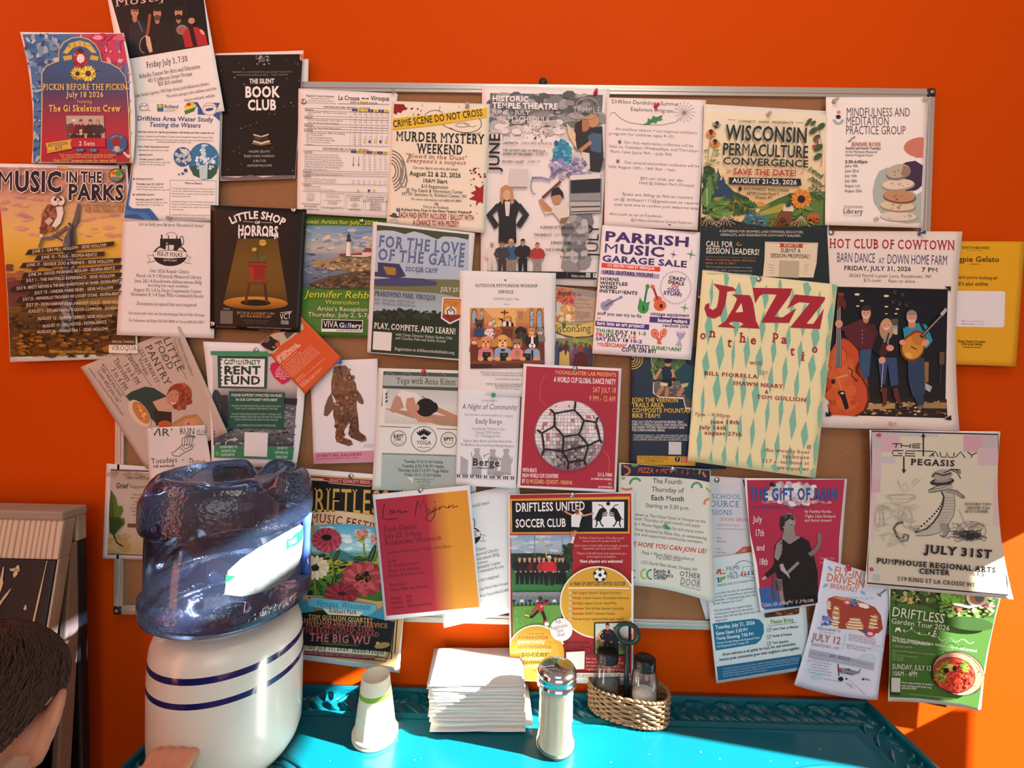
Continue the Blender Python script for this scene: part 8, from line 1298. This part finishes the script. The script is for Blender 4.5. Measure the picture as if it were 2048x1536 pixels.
sp = MB(); az = math.radians(-92); D_ = Vector((math.cos(az),math.sin(az),0)); p0 = D_ * .120 + Vector((0,0,.080))
sp.tube([p0,p0 + D_ * .03,p0 + D_ * .045,p0 + D_ * .05 + Vector((0,0,-.03))],[.011,.011,.012,.010],14)
spg = sp.build('spigot',mat('white_plastic','d9d6d0',.3),cr,True)
MB().tube([p0 + D_ * .04 + Vector((-.040,-.006,-.004)),p0 + D_ * .04 + Vector((.0,0,-.004))],.0065,10).build('spigot_lever',mat('white_plastic','d9d6d0'),spg,True)

def film_mat(name,tint,gl,rough,bscale,bstr,haze,hz=.15,fres=1.35):
    m = bpy.data.materials.new(name); m.use_nodes = True; nt = m.node_tree; nt.nodes.clear(); N = nt.nodes.new; Lk = nt.links.new
    out = N('ShaderNodeOutputMaterial'); tr = N('ShaderNodeBsdfTransparent'); tr.inputs[0].default_value = (*tint,1); g = N('ShaderNodeBsdfGlossy'); g.inputs['Roughness'].default_value = rough; g.inputs['Color'].default_value = (*gl,1)
    df = N('ShaderNodeBsdfDiffuse'); df.inputs[0].default_value = (*haze,1); m1 = N('ShaderNodeMixShader'); m1.inputs[0].default_value = hz; m2 = N('ShaderNodeMixShader'); fr = N('ShaderNodeFresnel'); fr.inputs['IOR'].default_value = fres
    tc = N('ShaderNodeTexCoord'); nz = N('ShaderNodeTexNoise'); nz.inputs['Scale'].default_value = bscale; nz.inputs['Detail'].default_value = 1.5; bp = N('ShaderNodeBump'); bp.inputs['Strength'].default_value = bstr; bp.inputs['Distance'].default_value = .003
    Lk(tc.outputs['Object'],nz.inputs['Vector']); Lk(nz.outputs['Fac'],bp.inputs['Height']); Lk(bp.outputs['Normal'],g.inputs['Normal']); Lk(bp.outputs['Normal'],fr.inputs['Normal'])
    Lk(tr.outputs[0],m1.inputs[1]); Lk(df.outputs[0],m1.inputs[2]); Lk(fr.outputs[0],m2.inputs[0]); Lk(m1.outputs[0],m2.inputs[1]); Lk(g.outputs[0],m2.inputs[2]); Lk(m2.outputs[0],out.inputs[0]); return m
JUG = film_mat('blue_bottle_plastic',(.50,.56,.70),(.9,.95,1),.12,150,.5,(.05,.09,.20),.12,1.5)
JUGS = film_mat('smooth_blue_plastic',(.54,.60,.74),(.9,.95,1),.07,20,.08,(.05,.09,.20),.10,1.45)
jg = empty('water_bottle',(CX,CY,TZ + .27)); tag(jg,'upturned translucent blue water bottle resting in the neck of the cream crock','water bottle')
jp = [(.028,-.06),(.03,-.005),(.04,-.007),(.08,-.005),(.104,-.001),(.124,.009),(.137,.020),(.140,.032),(.140,.044),(.139,.055),(.134,.060),(.131,.065),(.131,.164),(.133,.169),(.1385,.174),(.140,.181),(.140,.200),(.139,.222),(.136,.238),(.130,.250),(.121,.259),(.112,.2635),(.104,.264),(.094,.258),(.076,.245),(.05,.238),(.001,.236)]
def flute(a,z):
    k = 1.0
    if z > .225: k -= .10 * max(0,math.cos(3 * (a - 1.66))) ** 8 * min(1,(z - .225) / .03)
    if .062 < z < .166: k -= .15 * math.exp(-((((a - .22 + math.pi) % (2 * math.pi)) - math.pi) / .15) ** 4)
    return k
jb = MB().lathe(jp,128,mis=[1 if .064 <= p[1] < .166 or p[1] < .005 or p[1] > .255 else 0 for p in jp[:-1]],fn=flute)
jb.v = [(x,y,z - (.030 * max(0,math.cos(3 * (math.atan2(y,x) - 1.66))) ** 10 * min(1,max(0,z - .228) / .03))) for x,y,z in jb.v]
jb.build('bottle_shell',[JUG,JUGS],jg,True)
MB().tube([(.131 * math.cos(.22),.131 * math.sin(.22),z) for z in (.058,.09,.125,.15,.174)],[.011,.009,.008,.009,.011],12).build('grip_bar',mat('blue_grip',(.03,.07,.30),.2),jg,True)
AZ0 = -1.06                                                     # sticker, wrapped on the smooth belt
def wrap(pts,r_,m,name,parent,tris=None):
    px = [(p[0] * 1.0,p[1]) for p in pts]; T = tris or [tuple(t) for t in tessellate_polygon([[Vector((p[0],p[1],0)) for p in px]])]
    V = list(px); out = [];
    while T:
        a,b,c = T.pop(); l = [(V[i][0] - V[j][0]) ** 2 + (V[i][1] - V[j][1]) ** 2 for i,j in ((a,b),(b,c),(c,a))]; mm = max(l)
        if mm < .012 ** 2: out.append((a,b,c)); continue
        k = l.index(mm); i,j,o_ = ((a,b,c),(b,c,a),(c,a,b))[k]; V.append(((V[i][0] + V[j][0]) / 2,(V[i][1] + V[j][1]) / 2)); T += [(i,len(V) - 1,o_),(len(V) - 1,j,o_)]
    b = MB(); b.add([(r_ * math.cos(AZ0 + u / .115),r_ * math.sin(AZ0 + u / .115),.079 + (z - .1) * 1.0) for u,z in V],out); return b.build(name,m,parent,True)
STK = mat('torn_label_paper','565e62',.6,noise=.7,nscale=70); GRN = mat('label_green','0c8a3c',.5)
lab = wrap([(-.002,.104),(.02,.094),(.06,.091),(.09,.096),(.112,.107),(.126,.124),(.131,.150),(.130,.176),(.12,.184),(.10,.184),(.08,.182),(.06,.177),(.04,.170),(.018,.158),(.002,.142)],.1318,STK,'torn_label',jg)
wrap([(.086,.150),(.096,.152),(.104,.149),(.128,.153),(.1295,.176),(.118,.171),(.108,.173),(.096,.166),(.086,.169)],.1323,GRN,'green_print',lab); wrap([(-.001,.122),(.012,.130),(.0,.136)],.1323,GRN,'green_print',lab)
tv = []; tt = []; xx = 0
for ch in 'BPA':
    g = GLY[('b',ch)]; n0 = len(tv); tv += [(.108 - (xx + p[0]) * .0072 ,.164 - p[1] * .0082) for p in g[0]]; tt += [(a + n0,b + n0,c + n0) for a,b,c in g[1]]; xx += g[2]
wrap(tv,.1327,mat('label_white','e6e6e6',.6),'lettering',lab,tt)

# ------------------------------------------------------------------ paper cups
PAP = mat('cup_paper','d9d2bc',.6); CG = mat('cup_green','7aa02c',.6)
def cup(name,z,lab_,gr):
    c = empty(name,(-.266,-.150,TZ + z)); tag(c,lab_,'cup','upturned paper cups')
    pr = [(.0415,.003),(.0415,.006)] + [(.0398 - .0130 * (h - .006) / .108,h) for h in (.006,.04,.078,.087,.112)] + [(.0264,.114),(.0250,.113),(.0248,.104),(.0001,.104)]
    MB().lathe(pr,48,mis=[0,0,0,0,1,0,0,0,0,0]).build('cup_wall',[PAP,CG],c,True)
    MB().tube([(.0415 * math.cos(q * math.pi / 20),.0415 * math.sin(q * math.pi / 20),.003) for q in range(40)],.003,8,closed=True).build('rolled_rim',PAP,c,True); return c
cup('paper_cup',.0,'lower cream paper cup, only its rim showing under the upturned one',1); cup('paper_cup',.0075,'upturned cream paper cup with a green stripe, topmost of the nested pair',1)

# ------------------------------------------------------------------ folded napkins
NAP = mat('napkin_tissue','d9d4ce',.85,bump=.15,bscale=140); rn = random.Random(12)
NN = 26
for i in range(NN):
    th = .0042; z0 = TZ + .0028 + i * .0038; m = MB(); w2,d2 = .096,.0615; n = 10; ph = rn.uniform(0,6); v = []; fl = i % 2
    sec = [(-d2,.0002),(d2 - .002,.0002),(d2,th * .5),(d2 - .002,th * .92),(-d2 + .003,th * .92),(-d2 + .004,th * .6),(d2 - .006,th * .56),(d2 - .006,th * .4),(-d2,th * .36)]
    for k in range(n + 1):
        x = -w2 + 2 * w2 * k / n
        for (y,z) in sec: v.append((x + .0006 * math.sin(9 * y + ph),(y if fl else -y) + .0012 * math.sin(x * 40 + ph),z + .0004 * math.sin(x * 60 + ph + y * 30)))
    q = len(sec); f = [(k * q + j,k * q + (j + 1) % q,(k + 1) * q + (j + 1) % q,(k + 1) * q + j) for k in range(n) for j in range(q)] + [tuple(reversed(range(q))),tuple(n * q + j for j in range(q))]
    m.add(v,f); o = m.build('paper_napkin',NAP,None,True)
    o.location = (-.064 + rn.uniform(-.003,.003) + (.014 if i in (2,3) else 0) - .006 * (i / NN),-.079 + rn.uniform(-.003,.003) + (.006 if i in (2,3) else 0),z0); o.rotation_euler = (0,0,math.radians(2.5 + rn.uniform(-1.5,1.5)))
    tag(o,'topmost white folded paper napkin of the stack beside the paper cup' if i == NN - 1 else 'lowest white folded paper napkin of the stack' if i == 0 else 'white folded paper napkin inside the tall stack','napkin','stacked paper napkins')

# ------------------------------------------------------------------ sugar pourer
GLS = film_mat('clear_glass',(.94,.96,.96),(1,1,1),.04,10,.05,(.8,.8,.8),.03,1.5)
sp = empty('sugar_pourer',(.092,-.165,TZ)); tag(sp,'glass sugar pourer with a domed steel lid beside the napkin stack','sugar pourer')
pr = [(.030,.001),(.037,.003),(.0385,.010),(.0365,.020),(.0335,.028),(.0330,.05),(.0325,.10),(.0335,.112),(.0345,.122),(.0345,.134)]
MB().lathe(pr,96,fn=lambda a,z: 1 - (.022 * abs(math.sin(8 * a)) if .024 < z < .115 else 0)).build('glass_jar',GLS,sp,True)
MB().lathe([(.028,.006),(.0340,.010),(.0315,.022),(.0300,.04),(.0295,.10),(.028,.112),(.0001,.117)],48).build('sugar',mat('sugar','e6dcc0',.8,bump=.3,bscale=700),sp,True)
MB().lathe([(.0372,.124),(.0385,.126),(.0385,.130),(.0365,.132),(.0365,.142),(.0385,.144),(.0385,.147),(.0378,.151),(.034,.157),(.026,.1615),(.014,.1640),(.0001,.1648)],64).build('domed_lid',mat('polished_steel','c4c2be',.12,1.),sp,True)
f_ = MB().box(-.016,.004,-.007,.007,0,.0012); f_.v = [(x - .010,y - .002,z + .1635 + x * .18) for x,y,z in f_.v]; f_.build('pouring_flap',mat('polished_steel','c4c2be'),sp,bevel=.0004)

# ------------------------------------------------------------------ wicker caddy with two shakers
BZ = TZ + .003; bk = empty('wicker_caddy',(.256,-.070,BZ),math.radians(-17)); tag(bk,'oval woven straw caddy with a dark green ring handle, holding two shakers','basket')
WK = mat('wicker','84664a',.75,noise=.35,nscale=60)
def ov(q,gx=0): c,s = math.cos(q),math.sin(q); e = lambda t: math.copysign(abs(t) ** .8,t); return (.081 + gx) * e(c),(.043 + gx) * e(s)
wv = MB(); NS = 34
for j in range(9):
    pts = []
    for k in range(NS * 4):
        q = 2 * math.pi * k / (NS * 4); g = .0022 * math.sin(NS / 2 * q + j * math.pi); x,y = ov(q,g + .0003 * j); pts.append((x,y,.007 + j * .0053))
    wv.tube(pts,[.0024 + .0007 * math.sin(k * .7 + j) for k in range(NS * 4)],7,closed=True)
wv.build('woven_wall',WK,bk,True)
for nm,z,r_,n_ in (('braided_rim',.055,.0036,44),('braided_foot',.003,.0034,44)):
    m = MB()
    for k in range(n_):
        q = 2 * math.pi * k / n_; pts = []
        for i in range(5): qq = q + (i - 2) * .045; x,y = ov(qq,.0028 * (i - 2) / 2 + .001); pts.append((x,y,z + .0022 * math.sin((i - 2) * .9)))
        m.tube(pts,[.0012,r_ * .8,r_,r_ * .8,.0012],6)
    m.build(nm,WK,bk,True)
m = MB(); m.lathe([(.001,.004),(1,.004),(1,.0065),(.001,.0065)],40,sx=.079,sy=.041); m.build('caddy_base',WK,bk)
IRON = mat('green_iron','1d3538',.35,.3); hd = MB(); hd.tube([(-.004,.002,.006),(-.004,.002,.143)],[.0055,.005],12); hd.lathe([(.0001,.006),(.016,.006),(.016,.010),(.0001,.011)],20,c=(-.004,.002,0))
rg = Matrix.Translation((-.004,.002,.168)) @ Matrix.Rotation(math.radians(8),4,'X')
hd.tube([rg @ Vector((.0225 * math.cos(q * math.pi / 20),0,.0225 * math.sin(q * math.pi / 20))) for q in range(40)],.0048,12,closed=True); hd.build('ring_handle',IRON,bk,True)
def shaker(px,py,lab_,cont,lvl):
    s = empty('shaker',(px,py,BZ + .0075)); tag(s,lab_,'shaker','shakers in the wicker caddy')
    MB().lathe([(.022,0),(.026,.003),(.0265,.02),(.0275,.055),(.0272,.072),(.025,.085),(.021,.094),(.0195,.097),(.0195,.105)],40).build('glass_jar',GLS,s,True)
    MB().lathe([(.0215,.002),(.0245,.005),(.0248,lvl - .006),(.024,lvl),(.0001,lvl + .002)],32).build('contents',cont,s,True)
    MB().lathe([(.0215,.097),(.0228,.098),(.0228,.101),(.0212,.103),(.0228,.105),(.0228,.108),(.0214,.110),(.0226,.112),(.0220,.118),(.018,.1200),(.008,.1205),(.0001,.120)],40).build('screw_lid',mat('black_lid','1b1a1b',.3,.3),s,True)
shaker(.212,-.062,'pepper shaker with black lid at the left of the wicker caddy',mat('ground_pepper','4a3626',.9,noise=.5,nscale=900),.050); shaker(.286,-.085,'salt shaker with black lid at the right of the wicker caddy',mat('salt','d9dcd8',.9),.046)

# ------------------------------------------------------------------ person at the lower left
SKIN = mat('skin','bd8468',.5,noise=.06,nscale=20,sss=.15)
HC = Vector((-.594,-.560,1.066)); fw = Vector((-.24,.93,-.28)).normalized(); rt = fw.cross(Vector((0,0,1))).normalized(); up = rt.cross(fw)
HM = Matrix((( rt.x,fw.x,up.x,HC.x),(rt.y,fw.y,up.y,HC.y),(rt.z,fw.z,up.z,HC.z),(0,0,0,1)))
bod = MB()
def ell(b,c,r,M=None,n=20,k=12):
    vs = []; fs = []
    for j in range(1,k):
        t_ = math.pi * j / k
        for i in range(n): q = 2 * math.pi * i / n; p = Vector((c[0] + r[0] * math.sin(t_) * math.cos(q),c[1] + r[1] * math.sin(t_) * math.sin(q),c[2] + r[2] * math.cos(t_))); vs.append(M @ p if M is not None else p)
    a = len(vs); pts = [Vector((c[0],c[1],c[2] + r[2])),Vector((c[0],c[1],c[2] - r[2]))]; vs += [M @ p if M is not None else p for p in pts]
    for j in range(k - 2):
        for i in range(n): fs.append((j * n + i,(j + 1) * n + i,(j + 1) * n + (i + 1) % n,j * n + (i + 1) % n))
    for i in range(n): fs += [(a,i,(i + 1) % n),(a + 1,(k - 2) * n + (i + 1) % n,(k - 2) * n + i)]
    b.add(vs,fs)
ell(bod,(0,-.008,.010),(.073,.092,.078),HM); ell(bod,(0,.025,-.05),(.056,.066,.062),HM); ell(bod,(0,.06,-.085),(.03,.03,.026),HM)          # cranium, jaw, chin
ell(bod,(0,.088,-.022),(.011,.018,.022),HM); ell(bod,(0,.084,-.06),(.022,.01,.006),HM)                                                       # nose, lips
for s_ in (-1,1): ell(bod,(s_ * .030,.074,.008),(.013,.010,.008),HM); ell(bod,(s_ * .034,.068,-.03),(.02,.018,.02),HM)
for s_ in (-1,1):                                                                                                                                        # ears
    E_ = HM @ Matrix.Translation((s_ * .077,-.004,-.012)) @ Matrix.Rotation(s_ * .55,4,'Z') @ Matrix.Rotation(s_ * .16,4,'Y')
    bod.tube([E_ @ Vector((s_ * (.004 + .006 * math.sin(math.radians(q) * .5)),(.018 if q < 190 else .013) * math.cos(math.radians(q)) - .002,.032 * math.sin(math.radians(q)))) for q in range(50,311,20)],[.004] + [.0050] * 10 + [.0062,.0066,.005],10)
    ell(bod,(s_ * .003,-.003,0),(.0042,.015,.028),E_); ell(bod,(-s_ * .006,0,-.004),(.011,.011,.022),E_)
NB = HC + up * -.06 - fw * .018; DV = Vector((.052,.155,.028)); SB = Vector((-.660,-.800,.880)) + DV
bod.tube([NB + up * .02,NB - up * .02,NB * .45 + SB * .55,SB + Vector((0,0,.02)),SB - Vector((0,0,.03))],[.050,.050,.054,.066,.08],18)
def limb(pts,rs,b=bod,n=16):                                                                                                                            # smooth taper
    P_ = [Vector(p) for p in pts]; o1 = []; o2 = []
    for i in range(len(P_) - 1):
        for k in range(5): t_ = k / 5; o1.append(P_[i].lerp(P_[i + 1],t_)); o2.append(rs[i] * (1 - t_) + rs[i + 1] * t_)
    b.tube(o1 + [P_[-1]],o2 + [rs[-1]],n)
SR,SL = Vector((-.535,-.775,.845)) + DV,Vector((-.790,-.850,.845)) + DV
TOR = [((-.613,-.665,.888),.075),((-.613,-.69,.80),.110),((-.616,-.715,.68),.105),((-.618,-.72,.58),.112),((-.618,-.72,.52),.10)]
limb([p for p,r in TOR],[r for p,r in TOR],n=24); limb([SL,SL.lerp(SR,.45) + Vector((0,0,.012)),SR],[.05,.06,.05])
EL,WR = Vector((-.415,-.545,.795)),Vector((-.530,-.392,.795))
limb([SR,EL,WR],[.046,.034,.023]); limb([SL,(-.82,-.63,.69),(-.78,-.54,.60)],[.046,.034,.023]); ell(bod,(-.775,-.515,.585),(.026,.045,.018))
for s_ in (-.06,.06): limb([(-.618 + s_,-.72,.54),(-.618 + s_,-.71,.28),(-.618 + s_,-.73,.06)],[.072,.05,.034]); ell(bod,(-.618 + s_,-.70,.03),(.035,.085,.03))
HN = Vector((-.536,-.342,.812)); HR = Matrix.Translation(HN) @ Matrix.Rotation(math.radians(6),4,'Z')                                             # right hand closed on the lever
bod.tube([WR,WR.lerp(HN,.45),HN + Vector((0,-.012,.006))],[.023,.024,.028],16); ell(bod,(0,-.006,.002),(.036,.026,.022),HR)
for k,(fx,ln) in enumerate(((-.027,.9),(-.009,1.0),(.009,.98),(.026,.85))):
    bod.tube([HR @ Vector(p) for p in ((fx,-.004,.014),(fx * 1.04,.016,.024 * ln + .002),(fx * 1.05,.036,.016 * ln),(fx * 1.0,.041,-.004),(fx * .95,.030,-.016 * ln),(fx * .9,.016,-.014))],[.0098,.0104,.0096,.0088,.0082,.007],10)
bod.tube([HR @ Vector(p) for p in ((-.030,-.012,.0),(-.044,.006,.004),(-.042,.024,-.002),(-.030,.036,-.006))],[.012,.0108,.0096,.008],10)
pe = bod.build('person',SKIN,None,True,fix=False)
bm = bmesh.new(); bm.from_mesh(pe.data); bmesh.ops.recalc_face_normals(bm,faces=bm.faces); bm.to_mesh(pe.data); bm.free()
md = pe.modifiers.new('skin_surface','REMESH'); md.mode = 'VOXEL'; md.voxel_size = .0034; md.use_smooth_shade = True
md = pe.modifiers.new('soften','SMOOTH'); md.factor = .5; md.iterations = 4
tag(pe,'young person with short brown hair seen from behind, reaching for the crock spigot','person')
hair = MB(); HAIR = mat('brown_hair','38200f',.6,noise=.5,nscale=70,bump=.35,bscale=220); rn = random.Random(2)
def hp(az,el_,g): q = Vector((math.cos(el_) * math.sin(az) * (.073 + g),-.008 + math.cos(el_) * math.cos(az) * (.092 + g),.010 + math.sin(el_) * (.078 + g))); return q
def hedge(az):                                                     # lowest hair angle: forehead high, over the ear, nape low
    a_ = abs((az + math.pi) % (2 * math.pi) - math.pi); return .62 if a_ < .8 else (.62 - (a_ - .8) * .9 if a_ < 1.35 else (.13 if a_ < 1.62 else .13 - (a_ - 1.62) * .95))
v = []; f = []; NA,NE = 72,22
for j in range(NE + 1):
    for i in range(NA):
        az = 2 * math.pi * i / NA; e0 = max(-.92,hedge(az)); el_ = e0 + (math.pi / 2 - e0) * j / NE; g = .0025 + .0085 * min(1,j / 4) + .0022 * math.sin(az * 9 + el_ * 6) * math.cos(el_) + .0016 * math.sin(az * 23 + el_ * 11)
        v.append(HM @ hp(az,el_,g))
for j in range(NE):
    for i in range(NA): f.append((j * NA + i,j * NA + (i + 1) % NA,(j + 1) * NA + (i + 1) % NA,(j + 1) * NA + i))
hair.add(v,f)
for _ in range(4200):                                                # locks combed from the crown
    az = rn.uniform(0,2 * math.pi); el_ = rn.uniform(max(-.9,hedge(az)) + .08,1.35); L = rn.uniform(.25,.55); pts = []; sw = rn.uniform(-.25,.25) + .25
    for k in range(6):
        t_ = k / 5; ee = max(el_ - L * t_,max(-.95,hedge(az + sw * t_)) - .03); pts.append(HM @ hp(az + sw * t_ / max(.3,math.cos(ee)),ee,.0105 + .004 * math.sin(math.pi * t_) + rn.uniform(0,.0012)))
    hair.tube(pts,[.0004,.0007,.0008,.0007,.0005,.0002],4)
ho = hair.build('hair',HAIR,pe,True,fix=False)
SH = mat('dark_shirt','2c3440',.8); sh = MB(); limb([(p[0],p[1],p[2] - .012) for p,r in TOR[:4]],[r + .012 for p,r in TOR[:4]],sh,28); limb([SL,SL.lerp(SR,.45),SR],[.058,.066,.058],sh); limb([SR,SR.lerp(EL,.55)],[.056,.05],sh); limb([SL,SL.lerp(Vector((-.82,-.63,.69)),.55)],[.056,.05],sh); sh.build('shirt',SH,pe,True)
tr_ = MB(); limb([(-.618,-.72,.58),(-.618,-.72,.52)],[.124,.118],tr_,24)
for s_ in (-.06,.06): limb([(-.618 + s_,-.72,.55),(-.618 + s_,-.71,.28),(-.618 + s_,-.73,.07)],[.082,.062,.05],tr_)
tr_.build('trousers',mat('dark_trousers','22262e',.85),pe,True)
